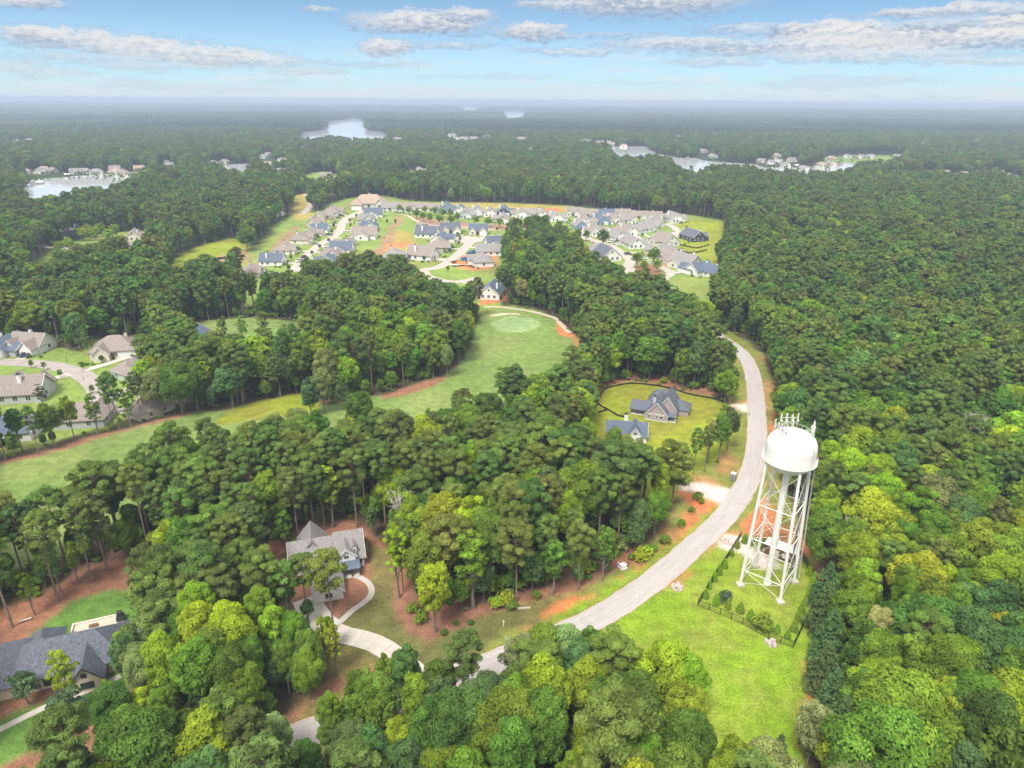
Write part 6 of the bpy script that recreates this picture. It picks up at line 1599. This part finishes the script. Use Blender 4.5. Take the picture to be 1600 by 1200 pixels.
# right-hand wood
for (px, py, h, wf) in ((1297, 912, 13, 1.25), (1305, 955, 13, 1.3), (1298, 1005, 12, 1.35), (1312, 1050, 13, 1.3), (1325, 1092, 14, 1.35), (1300, 880, 12, 1.2)):
    E('c', px, py, 't', h, wf, 'feathery dark', None)
E('c', 1222, 1150, 't', 9, 1.1, 'feathery dark', 'dark conifer at the bottom end of the mown field')
E('b', 1283, 1097, 't', 15, .9, 'pale green', 'pale grey-green tree at the bottom of the red dirt strip')
E('b', 1382, 952, 't', 17, .95, 'tan', 'tan brown flowering crown among green trees right of the tower yard')
E('b', 1572, 957, 't', 15, .7, 'golden yellow', 'small lemon yellow tree in the dark gap of the right wood')
E('b', 1530, 935, 't', 14, .7, 'lime green', 'lime tree in the gap left of the lemon yellow tree')
E('b', 1535, 985, 't', 15, .6, 'golden yellow', 'olive-gold round crown below the lemon yellow tree')
E('b', 1487, 882, 't', 15, .6, 'golden yellow', 'bright yellow-green crown in the middle of the right wood')
E('p', 1475, 850, 't', 17, 1.2, 'pine warm olive', 'brownish olive rounded crown above the bright yellow-green one')
E('p', 1395, 848, 't', 16, 1.1, 'pine warm olive', 'brownish olive crown level with the tower equipment building')
E('b', 1385, 552, 't', 14, .6, 'golden yellow', 'small yellow crown in the right wood above the tower tank')
E('b', 1440, 525, 't', 15, .8, 'lime green', 'yellow-green broad crown in the upper right wood')
E('b', 1350, 530, 't', 15, .7, 'lime green', 'lime crown in the right wood, uphill of the tank')
E('b', 1525, 375, 't', 16, 1.3, 'lime green', 'yellowish crown high in the right wood near the distant ridge')
E('b', 1545, 470, 't', 16, .9, 'lime green', 'yellowish open crown in the right wood, above the bare dead tree')
E('b', 1590, 600, 't', 16, .9, 'bright green', 'bright crown at the right border beside the bare dead tree')
E('b', 1300, 690, 't', 17, 1.1, 'bright green', 'bright broad tree immediately right of the tower tank')
E('b', 1335, 705, 't', 18, 1.0, 'lime green', 'lime broad tree right behind the tower tank')
E('b', 1300, 800, 't', 17, 1.1, 'mid green', 'large dark tree over the equipment building at the tower')
# left of the cottage and over the back fairway
E('b', 455, 958, 't', 13, .8, 'leaf green', 'leafy tree crowding the left side of the cottage drive')
E('b', 478, 985, 't', 13, .75, 'mid green', 'green tree in front of the cottage garage pad')
E('s', 500, 962, 't', 11, .9, 'bright green', 'slim green tree before the white garage wing of the cottage')
E('b', 440, 1000, 't', 13, .8, 'mid green', 'rounded green tree left of the cottage drive, below the leafy one')
E('b', 475, 1020, 't', 11, .8, 'leaf green', 'low leafy tree at the straw edge below the garage pad')
E('b', 428, 1030, 't', 8, .8, 'blue green', 'dark bluish bush-like tree on the brown straw slope')
E('b', 940, 690, 't', 15, .9, 'leaf green', 'green tree hiding the left half of the blue-roofed house')
E('b', 965, 698, 't', 15, .9, 'mid green', 'green tree before the middle of the blue-roofed house')
E('b', 990, 706, 't', 14, .85, 'leaf green', 'lighter tree before the right gable of the blue-roofed house')
E('b', 918, 652, 't', 17, 1.0, 'bright green', 'bright round crown left of the blue-roofed house')
E('s', 1015, 705, 't', 12, 1.1, 'pale olive', 'pale leafed tree at the front edge of the bright lawn')
E('p', 345, 500, 't', 16, .8, 'pine olive green', 'thin pine standing in the far strip of fairway on its left part')
E('s', 375, 492, 't', 14, 1.1, 'leaf green', 'light green tree standing in the far strip of fairway')
E('s', 440, 500, 't', 14, 1.2, 'pale olive', 'pale airy tree standing in the far strip of fairway on its right part')
E('p', 408, 488, 't', 17, .8, 'pine warm olive', 'thin olive pine in the middle of the far fairway strip')
E('b', 512, 1085, 't', 12, .9, 'leaf green', 'leafy tree beside the asphalt stub at the bottom of the photo')
E('b', 560, 1050, 't', 14, .9, 'mid green', 'tree at the near side of the road below the cottage drive')
E('b', 632, 1010, 't', 15, .9, 'blue green', 'dark tree covering the lower end of the concrete drive')
E('b', 600, 1022, 't', 14, .8, 'leaf green', 'green tree touching the outer edge of the concrete drive')
E('b', 958, 716, 'b', 10.5, 1.0, 'mid green', 'tree covering the chimney side of the blue-roofed house')
E('b', 977, 722, 'b', 9.5, 1.0, 'bright green', 'bright low tree against the front of the blue-roofed house')
E('s', 996, 718, 'b', 7.5, 1.5, 'leaf green', 'low leafy tree at the right gable of the blue-roofed house')
E('b', 848, 984, 't', 15, .9, 'leaf green', 'tree covering the middle of the road where it dips into the wood')
E('b', 885, 979, 't', 15, .8, 'pale green', 'pale green tree at the road end, right of the dip')
E('b', 925, 981, 't', 15, .9, 'mid green', 'green tree at the road end beside the mown field')
E('b', 815, 994, 't', 15, .9, 'pale green', 'pale tree at the road end, left of the dip')
E('a', 440, 884, 't', 17, .9, 'pine olive green', 'airy pine left of the cottage roof')
E('b', 512, 1122, 't', 9, .9, 'mid green', 'low tree at the outer end of the asphalt stub')
# bottom wood
E('b', 1045, 1010, 't', 16, 1.0, 'lime green', 'large lime green tree at the near edge of the mown field')
E('b', 1085, 1030, 't', 15, 1.0, 'bright green', 'bright tree reaching over the mown field')
E('p', 960, 1000, 't', 17, 1.3, 'pine warm olive', 'brownish pine between green crowns just below the road end')
E('b', 905, 1005, 't', 16, 1.1, 'blue green', 'blue-green dense crown below the end of the road')
E('p', 840, 1015, 't', 17, 1.35, 'pine warm olive', 'rounded olive pine where the road dips behind the trees')
E('b', 620, 1130, 't', 14, 1.0, 'lime green', 'yellow green crown at the bottom, below the cottage drive')
E('b', 420, 1120, 't', 12, .8, 'pale green', 'pale green small tree beside the road end at the bottom')
E('b', 930, 1120, 't', 14, .9, 'lime green', 'yellow tipped crown in the bottom wood near the field')


def ornamental(px, py, h, wf, tone, label):
    E('o', px, py, 'b', h, wf, tone, label)


row = [(625, 333), (639, 336), (651, 342), (661, 346), (672, 348), (687, 351), (705, 352), (715, 347), (744, 353), (763, 355), (781, 356), (800, 356), (664, 335), (680, 337), (703, 340), (692, 340)]
for i, (px, py) in enumerate(row):
    ornamental(px, py, 8.5, 1.25, 'mid green' if i % 3 else 'leaf green', '%s round street tree along the garden path behind the cul-de-sac' % ORD[i + 1])
for i, (px, py, h, tn) in enumerate(((916, 377, 9, 'dark green'), (942, 385, 13, 'dark green'), (903, 377, 10, 'dark green'), (995, 419, 11, 'leaf green'), (1006, 425, 8, 'bright green'), (1021, 414, 12, 'leaf green'), (1026, 426, 9, 'bright green'), (1072, 360, 4, 'dark green'))):
    ornamental(px, py, h, 1.1, tn, '%s tree in the right estate, counted inward from the wood to the road island' % ORD[i + 1])
k = 0
for (px, py) in ((557, 341), (547, 348), (548, 356), (521, 357), (522, 355), (519, 366), (498, 375), (514, 380), (466, 394), (455, 407), (488, 400), (481, 410), (500, 390), (605, 350), (590, 357), (618, 350), (409, 428), (452, 424)):
    k += 1
    ornamental(px, py, 4.2, 1.0, 'dark green', '%s small yard tree along the curved estate street, counted from its far end' % ORD[k] if k <= 20 else None)
for (px, py) in ((719, 378), (717, 384), (708, 391), (715, 370), (702, 396), (663, 408), (700, 425), (777, 362)):
    k += 1
    ornamental(px, py, 4.0, 1.0, 'dark green', '%s small yard tree around the cul-de-sac houses' % ORD[k - 18])
for (px, py, tn) in ((130, 578, 0), (145, 615, 0), (160, 567, 1), (168, 563, 1), (50, 575, 0), (70, 578, 0), (95, 590, 0)):
    k += 1
    ornamental(px, py, 3.6, 1.0, 'dark green' if tn else 'mid green', '%s small garden tree on the lawns of the left street' % ORD[k - 26])
for i, (px, py) in enumerate(((130, 377), (140, 372), (150, 376), (160, 370), (172, 380), (182, 372), (110, 395), (95, 400))):
    ornamental(px, py, 11, 1.3, 'leaf green' if i % 2 else 'bright green', '%s leafy yard tree round the tan-roofed house in the far left wood' % ORD[i + 1])

# shrubs
SHR = []
for i, (px, py, s_, tn) in enumerate(((645, 957, 1.4, 'leaf green'), (661, 962, 1.0, 'mid green'), (657, 973, 1.5, 'leaf green'), (712, 977, .7, 'dark green'), (736, 976, .7, 'dark green'), (694, 992, .8, 'dark green'), (478, 851, 1.3, 'mid green'), (457, 856, 1.6, 'mid green'))):
    SHR.append(('shrub', px, py, s_, tn, '%s planted shrub on the straw round the cottage, counted from the sparse lime tree' % ORD[i + 1]))
for i, (px, py, s_) in enumerate(((997, 877, 1.7), (1007, 871, 1.9), (962, 868, .9), (838, 935, 1.1), (1064, 823, 1.2), (1080, 800, 1.0), (1096, 787, .9), (1090, 782, 1.5), (1038, 850, 1.5), (1020, 862, 1.2), (775, 950, 1.6), (790, 944, 1.9), (800, 952, 1.3))):
    SHR.append(('shrub', px, py, s_, 'lime green' if i in (0, 1, 10, 11) else 'leaf green', '%s wild bush on the verge left of the road, counted from the blue post' % ORD[i + 1]))
SHR.append(('shrub', 1189, 982, 2.0, 'leaf green', 'big round bush inside the bottom corner of the tower fence'))
SHR.append(('shrub', 1196, 986, 1.6, 'bright green', 'smaller bush beside the big round one at the tower fence'))
SHR.append(('shrub', 1131, 940, 1.6, 'grey green', 'pale loose bush among the clipped conifers of the tower yard'))
ARB = [(1152, 856), (1143, 868), (1132, 887), (1123, 897), (1116, 907), (1108, 919), (1102, 934), (1119, 944), (1137, 950), (1156, 957), (1172, 968), (1214, 988), (1230, 997), (1240, 986), (1246, 969), (1252, 956), (1257, 946), (1261, 936),
       (1266, 926), (1270, 917), (1271, 908), (1264, 898), (1163, 848), (1175, 851), (1192, 860)]


def place(kind, x, y, h, wf, tint, label, rng, group=None, variant=None, name=None, cat=None, rot=None):
    S = SETS.get(kind) or {'shrub': SHRUB, 'arb': ARBOR}[kind]
    i = int(rng.integers(len(S))) if variant is None else variant
    cm_, tm_, h0, r0 = S[i]
    s = h / h0
    nm = name or KNAME.get(kind, 'shrub')
    o = thing(nm, label, cat or ('shrub' if kind in ('shrub', 'arb') else 'tree'), (x, y, 0), rng.random() * 6.283 if rot is None else rot, group)
    o.scale = (s * wf, s * wf, s)
    t_ = link('trunk' if kind not in ('shrub', 'arb') else 'stem', tm_, o)
    c_ = link('crown' if kind not in ('shrub', 'arb') else 'foliage', cm_, o)
    j = .88 + .24 * rng.random(3)
    c_['tint'] = [float(tint[q] * j[q]) for q in range(3)]
    return o


# scattered wood
RP = spline([G(*p) for p in ROAD], 4.0)
rng = np.random.default_rng(21)
X1, Y1 = jgrid(-420, 420, 44, 430, 5.9, rng)
X2, Y2 = jgrid(-1000, 1000, 430, 1150, 7.2, rng)
X3, Y3 = jgrid(-1900, 1900, 1150, 2100, 9.5, rng)
X = np.concatenate([X1, X2, X3]); Y = np.concatenate([Y1, Y2, Y3])
k = in_view(X, Y) & not_clear(X, Y); X, Y = X[k], Y[k]
for e in EXPL:
    if e[0] == 'o': continue
    d = np.hypot(X - e[1], Y - e[2]); keep = d > 3.6
    X, Y = X[keep], Y[keep]
nr = Y < 420; d = np.full(len(X), 99.0); d[nr] = np.min(np.hypot(X[nr, None] - RP[None, :, 0], Y[nr, None] - RP[None, :, 1]), 1); X, Y = X[d > 4.6], Y[d > 4.6]
px, py, dep = proj(X, Y, np.full(X.shape, 0.0))
ptx, pty, _ = proj(X, Y, np.full(X.shape, 17.0))
ps = pine_share(ptx, pty, X, Y)
isp = rng.random(len(X)) < ps
D = np.hypot(X, Y)
hgt = np.where(isp, rng.uniform(17.5, 22.5, len(X)), rng.uniform(13.0, 19.5, len(X)))
wide = np.where(isp, rng.uniform(.82, 1.3, len(X)), rng.uniform(.75, 1.32, len(X)))
hgt = hgt * (.80 + .42 * fbm(X - 400, Y + 250, 55.0, 3)) * rng.uniform(.92, 1.08, len(X))
# lower trees at the near edges of openings so the edge stays where the photograph has it
edge = np.zeros(len(X), bool)
for dx, dy in ((0, 9), (-6, 7), (6, 7)):
    edge |= ~not_clear(X + dx, Y + dy)
hgt = np.where(edge, np.minimum(hgt, np.where(isp, 20.0, 16.5)), hgt)
wide = np.where(D < 135, np.minimum(wide, 1.0), wide)
patch = fbm(X + 700, Y, 34.0, 3)
tb = list(TB); tp = list(TP)
tones = []
for i in range(len(X)):
    if isp[i]:
        wts = np.array(WP) * (np.array([.7, 1.5, .3, 2.2]) if pty[i] < 470 else 1.0); tones.append('pine ' + tp[rng.choice(4, p=wts / wts.sum())])
    else:
        wts = np.array(WB); b_ = np.clip((patch[i] - .5) * 5, -1, 1)
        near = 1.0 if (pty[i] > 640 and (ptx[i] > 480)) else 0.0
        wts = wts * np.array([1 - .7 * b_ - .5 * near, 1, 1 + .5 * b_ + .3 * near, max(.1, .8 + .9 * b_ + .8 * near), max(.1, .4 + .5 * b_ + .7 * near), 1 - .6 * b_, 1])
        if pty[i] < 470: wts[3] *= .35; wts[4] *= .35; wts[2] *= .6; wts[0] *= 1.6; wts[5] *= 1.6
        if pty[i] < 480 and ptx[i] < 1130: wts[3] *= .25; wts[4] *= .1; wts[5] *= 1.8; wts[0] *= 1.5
        wts = np.clip(wts, .01, None); tones.append(tb[rng.choice(7, p=wts / wts.sum())])
tones = np.array(tones, dtype=object)
vis = (ptx > -12) & (ptx < 1612) & (pty < 1212)
order = np.argsort(D)
n_b = sum(1 for e in EXPL if e[0] in 'bs'); n_p = sum(1 for e in EXPL if e[0] in 'pa')
solo = np.zeros(len(X), bool)
for i in order:
    if not vis[i]: continue
    if isp[i] and n_p < 300: solo[i] = True; n_p += 1
    elif (not isp[i]) and n_b < 300: solo[i] = True; n_b += 1

# names of places that a tree can be found by
LM = [('white cottage', 510, 895), ('dark-roofed house', 90, 1030), ('water tower', 1200, 912), ('grey gabled house', 1030, 650), ('blue-roofed house', 985, 680), ('gravel drive', 1110, 765), ('concrete drive', 590, 1010), ('brown straw slope', 470, 1060),
      ('mown field', 1180, 1080), ('mown field', 1050, 1010), ('road end', 890, 985), ('red clay strip', 885, 945), ('red clay bank', 1080, 800), ('curved green lawn', 180, 925), ('log bench', 38, 968), ('straw bed', 700, 985), ('lower fairway', 100, 735),
      ('middle fairway', 400, 660), ('narrow fairway', 640, 625), ('bare dead tree', 1530, 730), ('dead snag', 1335, 850), ('tan crown', 1385, 1040), ('red dirt strip', 1275, 1080), ('lemon yellow tree', 1572, 1050), ('road bend', 1185, 640), ('equipment building', 1222, 868), ('lone round tree', 1132, 625),
      ('wide fairway', 800, 540), ('asphalt stub', 470, 1150), ('front path', 110, 1095), ('roadside bushes', 1000, 870), ('lawn clump', 1105, 720)]
LMX = np.array([G(a[1], a[2]) for a in LM])
lab = {}
idx = np.where(solo)[0]
for i in idx:
    d = np.hypot(LMX[:, 0] - X[i], LMX[:, 1] - Y[i]); j = int(np.argmin(d))
    dx, dy = X[i] - LMX[j, 0], Y[i] - LMX[j, 1]
    sec = ('right of' if dx > 0 else 'left of') if abs(dx) > abs(dy) * .9 else ('behind' if dy > 0 else 'in front of')
    if isp[i]:
        tn = tones[i][5:]; kd = 'pine'
        sz = 'tall' if hgt[i] > 20 else 'shorter'
        cr = 'wide' if wide[i] > 1.05 else 'slim'
    else:
        tn = tones[i]; kd = 'hardwood'
        sz = 'tall' if hgt[i] > 16.2 else 'low'
        cr = 'broad' if wide[i] > 1.0 else 'narrow'
    key = '%s %s %s %s %s the %s' % (sz, cr, tn, kd, sec, LM[j][0])
    lab.setdefault(key, []).append((d[j], i))
LABEL = {}
for key, L in lab.items():
    L.sort()
    if len(L) == 1: LABEL[L[0][1]] = key
    else:
        for q, (_, i) in enumerate(L):
            hd, tl = key.split(' hardwood ' if ' hardwood ' in key else ' pine ')
            kd = 'hardwood' if ' hardwood ' in key else 'pine'
            LABEL[i] = '%s of %s %s %ss %s' % (ORD[min(q + 1, 20)], NUM[min(len(L), 20)], hd, kd, tl)
rt = np.random.default_rng(31)
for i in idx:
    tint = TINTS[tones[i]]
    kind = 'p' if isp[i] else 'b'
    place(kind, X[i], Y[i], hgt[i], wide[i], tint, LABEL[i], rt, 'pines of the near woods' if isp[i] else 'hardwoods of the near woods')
cn = 0
for (kind, x, y, h, wf, tone, label) in EXPL:
    if label is None:
        cn += 1; label = '%s feathery dark conifer in the column beside the red dirt strip, counted from the tower' % ORD[cn]
    place(kind, x, y, h, wf, TINTS[tone], label, rt, 'street and yard trees of the estate' if kind == 'o' else None)
for (kind, px_, py_, s_, tn, lb) in SHR:
    x, y = G(px_, py_); place('shrub', x, y, 1.6 * s_, 1.0, TINTS[tn], lb, rt, None)
for i, (px_, py_) in enumerate(ARB):
    x, y = G(px_, py_)
    place('arb', x, y, 2.4 * (.8 + .35 * rt.random()), 1.05, (.16, .27, .024), '%s clipped conifer inside the tower fence, going round from the gravel gate' % (ORD[i + 1] if i < 20 else 'twenty-' + ORD[i - 19]), rt, 'conifer screen inside the tower fence', name='conifer_shrub')


# ------------------------------------------------------------------ the rest of the wood: one object whose trees are scattered by geometry nodes
def gn_scatter(name, P, variant, rot, scale, tint, sources, label):
    col = bpy.data.collections.new(name + '_kinds')
    for q, me in enumerate(sources):
        o = bpy.data.objects.new('%s_kind_%02d' % (name, q), me); col.objects.link(o)
    me = bpy.data.meshes.new(name); n = len(P)
    me.vertices.add(n); me.vertices.foreach_set('co', np.asarray(P, np.float32).ravel())
    for nm, ty, ar in (('variant', 'INT', variant.astype(np.int32)), ('turn', 'FLOAT_VECTOR', np.stack([0 * rot, 0 * rot, rot], -1)), ('size', 'FLOAT_VECTOR', scale), ('tint', 'FLOAT_COLOR', np.concatenate([tint, np.ones((n, 1))], 1))):
        a = me.attributes.new(nm, ty, 'POINT')
        a.data.foreach_set({'INT': 'value', 'FLOAT_VECTOR': 'vector', 'FLOAT_COLOR': 'color'}[ty], np.asarray(ar, np.int32 if ty == 'INT' else np.float32).ravel())
    o = link(name, me, kind='stuff', label=label)
    ng = bpy.data.node_groups.new(name, 'GeometryNodeTree')
    ng.interface.new_socket('Geometry', in_out='INPUT', socket_type='NodeSocketGeometry'); ng.interface.new_socket('Geometry', in_out='OUTPUT', socket_type='NodeSocketGeometry')
    N = ng.nodes; Lk = ng.links
    gi = N.new('NodeGroupInput'); go = N.new('NodeGroupOutput'); ip = N.new('GeometryNodeInstanceOnPoints'); ci = N.new('GeometryNodeCollectionInfo')
    m2p = N.new('GeometryNodeMeshToPoints'); Lk.new(gi.outputs[0], m2p.inputs[0])
    ci.inputs[0].default_value = col; ci.inputs[1].default_value = True; ci.inputs[2].default_value = True
    def attr(nm, ty):
        a = N.new('GeometryNodeInputNamedAttribute'); a.data_type = ty; a.inputs[0].default_value = nm; return a.outputs[0]
    Lk.new(m2p.outputs[0], ip.inputs['Points']); Lk.new(ci.outputs[0], ip.inputs['Instance'])
    ip.inputs['Pick Instance'].default_value = True
    Lk.new(attr('variant', 'INT'), ip.inputs['Instance Index'])
    e2r = N.new('FunctionNodeEulerToRotation'); Lk.new(attr('turn', 'FLOAT_VECTOR'), e2r.inputs[0]); Lk.new(e2r.outputs[0], ip.inputs['Rotation'])
    Lk.new(attr('size', 'FLOAT_VECTOR'), ip.inputs['Scale'])
    Lk.new(ip.outputs[0], go.inputs[0])
    md = o.modifiers.new('scatter', 'NODES'); md.node_group = ng
    return o


src = []; sh = []
for i, k_ in enumerate(BL):
    V, a, b_, mb = broadleaf(100 + i, lod=.20, **k_); src.append(foliage_mesh('hardwood_far', V, a, b_, [LEAF, MAT['bark']], mb)); sh.append(k_['h'])
nb0 = len(src)
for i, k_ in enumerate(PN):
    V, a, b_, mb = pine(200 + i, lod=.20, **k_); src.append(foliage_mesh('pine_far', V, a, b_, [NEEDLE, MAT['bark_pine']], mb)); sh.append(k_['h'])
sh = np.array(sh)
rest = np.where(~solo)[0]
var = np.where(isp[rest], nb0 + rng.integers(0, len(PN), len(rest)), rng.integers(0, nb0, len(rest)))
sc_ = hgt[rest] / sh[var]
tint = np.array([TINTS[t_] for t_ in tones[rest]]) * (.85 + .3 * rng.random((len(rest), 3)))
wide[rest] *= np.where(D[rest] > 1150, 1.25, 1.0)
P = np.stack([X[rest], Y[rest], hill(X[rest], Y[rest])], -1)
Pv, Vv, Sv, Tv = [P], [var], [np.stack([sc_ * wide[rest], sc_ * wide[rest], sc_], -1)], [tint]
# saplings and underwood
xs_, ys_ = jgrid(-330, 330, 44, 420, 6.0, rng)
kk = in_view(xs_, ys_) & not_clear(xs_, ys_); xs_, ys_ = xs_[kk], ys_[kk]; nu = len(xs_)
v_ = rng.integers(0, nb0, nu); hh = rng.uniform(4, 10.5, nu) / sh[v_]
Pv.append(np.stack([xs_, ys_, 0 * xs_], -1)); Vv.append(v_); Sv.append(np.stack([hh * .9, hh * .9, hh], -1))
Tv.append(np.array([TB[['mid green', 'leaf green', 'blue green', 'dark green'][q]] for q in rng.integers(0, 4, nu)]))
# young trees round the far houses
fp = []
for (hx, hy, LL, s_) in FARH:
    for q in range(9): nn_ = math.hypot(hx, hy); b_ = 14 * s_ + rng.random() * LL * .8; a = rng.uniform(-1, 1) * 15 * s_; fp.append((hx - hx / nn_ * b_ + hy / nn_ * a, hy - hy / nn_ * b_ - hx / nn_ * a))
    for q in range(3): fp.append((hx + rng.choice([-1, 1]) * rng.uniform(9, 13) * s_, hy + rng.uniform(-4, 10)))
fp = np.array(fp); nf = len(fp); v_ = rng.integers(0, nb0, nf); hh = rng.uniform(2.5, 5.0, nf) / sh[v_]
Pv.append(np.stack([fp[:, 0], fp[:, 1], hill(fp[:, 0], fp[:, 1])], -1)); Vv.append(v_); Sv.append(np.stack([hh * 1.3, hh * 1.3, hh], -1)); Tv.append(np.array([TB[['mid green', 'leaf green', 'bright green', 'dark green'][q]] for q in rng.integers(0, 4, nf)]))
P = np.concatenate(Pv)
gn_scatter('forest', P, np.concatenate(Vv), rng.random(len(P)) * 6.283, np.concatenate(Sv), np.concatenate(Tv), src, 'mixed pine and hardwood forest covering the land between clearings and estate')
print('solo', solo.sum(), 'rest', len(rest), 'under', nu)

# undergrowth along the wood edges
src = []
for q in range(4):
    V, a, b_, mb = shrub(500 + q, lod=1.3); src.append(foliage_mesh('bush', V, a, b_, [LEAF, MAT['bark']], mb))
xs_, ys_ = jgrid(-320, 320, 44, 400, 2.5, rng)
kk = in_view(xs_, ys_) & not_clear(xs_, ys_); xs_, ys_ = xs_[kk], ys_[kk]; dist = np.full(len(xs_), 99.0)
for rr_ in (18, 12, 7, 3):
    for a in np.linspace(0, 2 * math.pi, 10, endpoint=False): dist[~not_clear(xs_ + rr_ * math.cos(a), ys_ + rr_ * math.sin(a))] = rr_
kk = rng.random(len(xs_)) < np.where(dist <= 3, .22, np.where(dist <= 7, .5, np.where(dist <= 12, .55, np.where(dist <= 18, .3, 0)))); xs_, ys_, dist = xs_[kk], ys_[kk], dist[kk]; nu = len(xs_)
s_ = rng.uniform(.5, 1.3, nu) * np.where(dist <= 3, .6, 1.5)
yx, yy, ysz = [], [], []
for (hx, hy, yw_, v, sc) in HOUSES:
    if hy > 1000: continue
    for q in range(11):
        a = yw_ + rng.choice([-1, 1]) * rng.uniform(.2, 1.3) - math.pi / 2 if q < 7 else rng.random() * 6.28; r_ = rng.uniform(9.0, 13.5) * sc
        yx.append(hx + math.cos(a) * r_); yy.append(hy + math.sin(a) * r_); ysz.append(rng.uniform(.35, .8))
yx, yy = np.array(yx), np.array(yy); dS = np.min(np.hypot(yx[:, None] - STP[None, :, 0], yy[:, None] - STP[None, :, 1]), 1); kk = dS > 5.5
xs_ = np.concatenate([xs_, yx[kk]]); ys_ = np.concatenate([ys_, yy[kk]]); s_ = np.concatenate([s_, np.array(ysz)[kk]]); nu = len(xs_)
tu = np.array([TB[['mid green', 'leaf green', 'bright green', 'dark green', 'pale olive'][q]] for q in rng.choice(5, nu, p=[.3, .3, .12, .2, .08])])
gn_scatter('undergrowth', np.stack([xs_, ys_, 0 * xs_], -1), rng.integers(0, 4, nu), rng.random(nu) * 6.283, np.stack([s_ * 1.25, s_ * 1.25, s_], -1), tu, src, 'low bushes and seedlings along the wood edges and house fronts')
print('undergrowth', nu)

# far woods: groups of crowns
src = []
for q in range(5):
    r_ = np.random.default_rng(700 + q); C = []; RD = []; tc_ = []
    for i in range(20):
        th = i * 2.39996; k_ = 17.5 * math.sqrt((i + .5) / 20); hh = r_.uniform(11, 18); tone = float(np.clip(r_.normal(1, .28), .5, 1.6))
        cx, cy = math.cos(th) * k_ + r_.normal(), math.sin(th) * k_ + r_.normal()
        for j in range(4):
            a = j * 1.57 + r_.random(); C.append((cx + 1.9 * math.cos(a), cy + 1.9 * math.sin(a), hh - 3 + r_.normal() * 1.2)); RD.append(2.5 + r_.random()); tc_.append(tone)
    C = np.array(C); RD = np.array(RD)
    V, a, b_ = leaves(C, RD, np.full(len(C), 34), 1.0, .7, r_, flat=1.3, up=.5, tone_c=np.array(tc_), low=-.2)
    src.append(foliage_mesh('woods_group', V, a, b_, LEAF))


def far_tint(x, y, n):
    f = fbm(x, y, 420.0, 3); g = rng.random(n)
    base = np.array((.046, .088, .046)) * (.75 + .6 * np.clip((f - .35) * 2.2, 0, 1))[:, None]
    m_ = np.clip((fbm(x + 900, y, 900.0, 4) - .42) * 5, 0, 1)[:, None]; base = base * (1 - m_) + base * np.array((1.5, 1.35, 1.3)) * m_
    return base * (.7 + .6 * g)[:, None] * (.92 + .16 * rng.random((n, 3)))


PP, SS, TT = [], [], []
for (y0, y1, s_, scale, zs) in ((2095, 2900, 25, 1.0, 1.0), (2900, 6200, 38, 1.55, 1.0), (6200, 13000, 85, 3.4, 1.5), (13000, 24000, 170, 7.0, 2.4)):
    x, y = jgrid(-y1 * .86, y1 * .86, y0, y1, s_, rng)
    k = in_view(x, y, .04) & not_clear(x, y); x, y = x[k], y[k]
    z = hill(x, y) - .5; n = len(x)
    PP.append(np.stack([x, y, z], -1)); a = scale * (.9 + .25 * rng.random(n)); SS.append(np.stack([a, a, zs * (.85 + .3 * rng.random(n))], -1)); TT.append(far_tint(x, y, n))
xs_ = np.concatenate([rng.uniform(-1100, -900, 0)])
P = np.concatenate(PP)
gn_scatter('distant_woods', P, rng.integers(0, 5, len(P)), rng.random(len(P)) * 6.283, np.concatenate(SS), np.concatenate(TT), src, 'far unbroken woodland running out to the horizon round the lakes')
print('far groups', len(P))
# ------------------------------------------------------------------ air
hm = bpy.data.materials.new('haze_air'); hm.use_nodes = True
t = NT(hm.node_tree); t.n.clear()
pv = t.new('ShaderNodeVolumePrincipled'); pv.inputs['Color'].default_value = (.47, .56, .72, 1); pv.inputs['Density'].default_value = HAZE
pv.inputs['Anisotropy'].default_value = 0.0
o = t.new('ShaderNodeOutputMaterial'); t.l.new(pv.outputs[0], o.inputs[1])
mb = MB(); mb.box(-30000, 30000, -8000, 30000, -70, ZTOP)
hz_o = mb.build('haze', hm, kind='stuff', label='thin pale summer haze lying over the whole landscape')
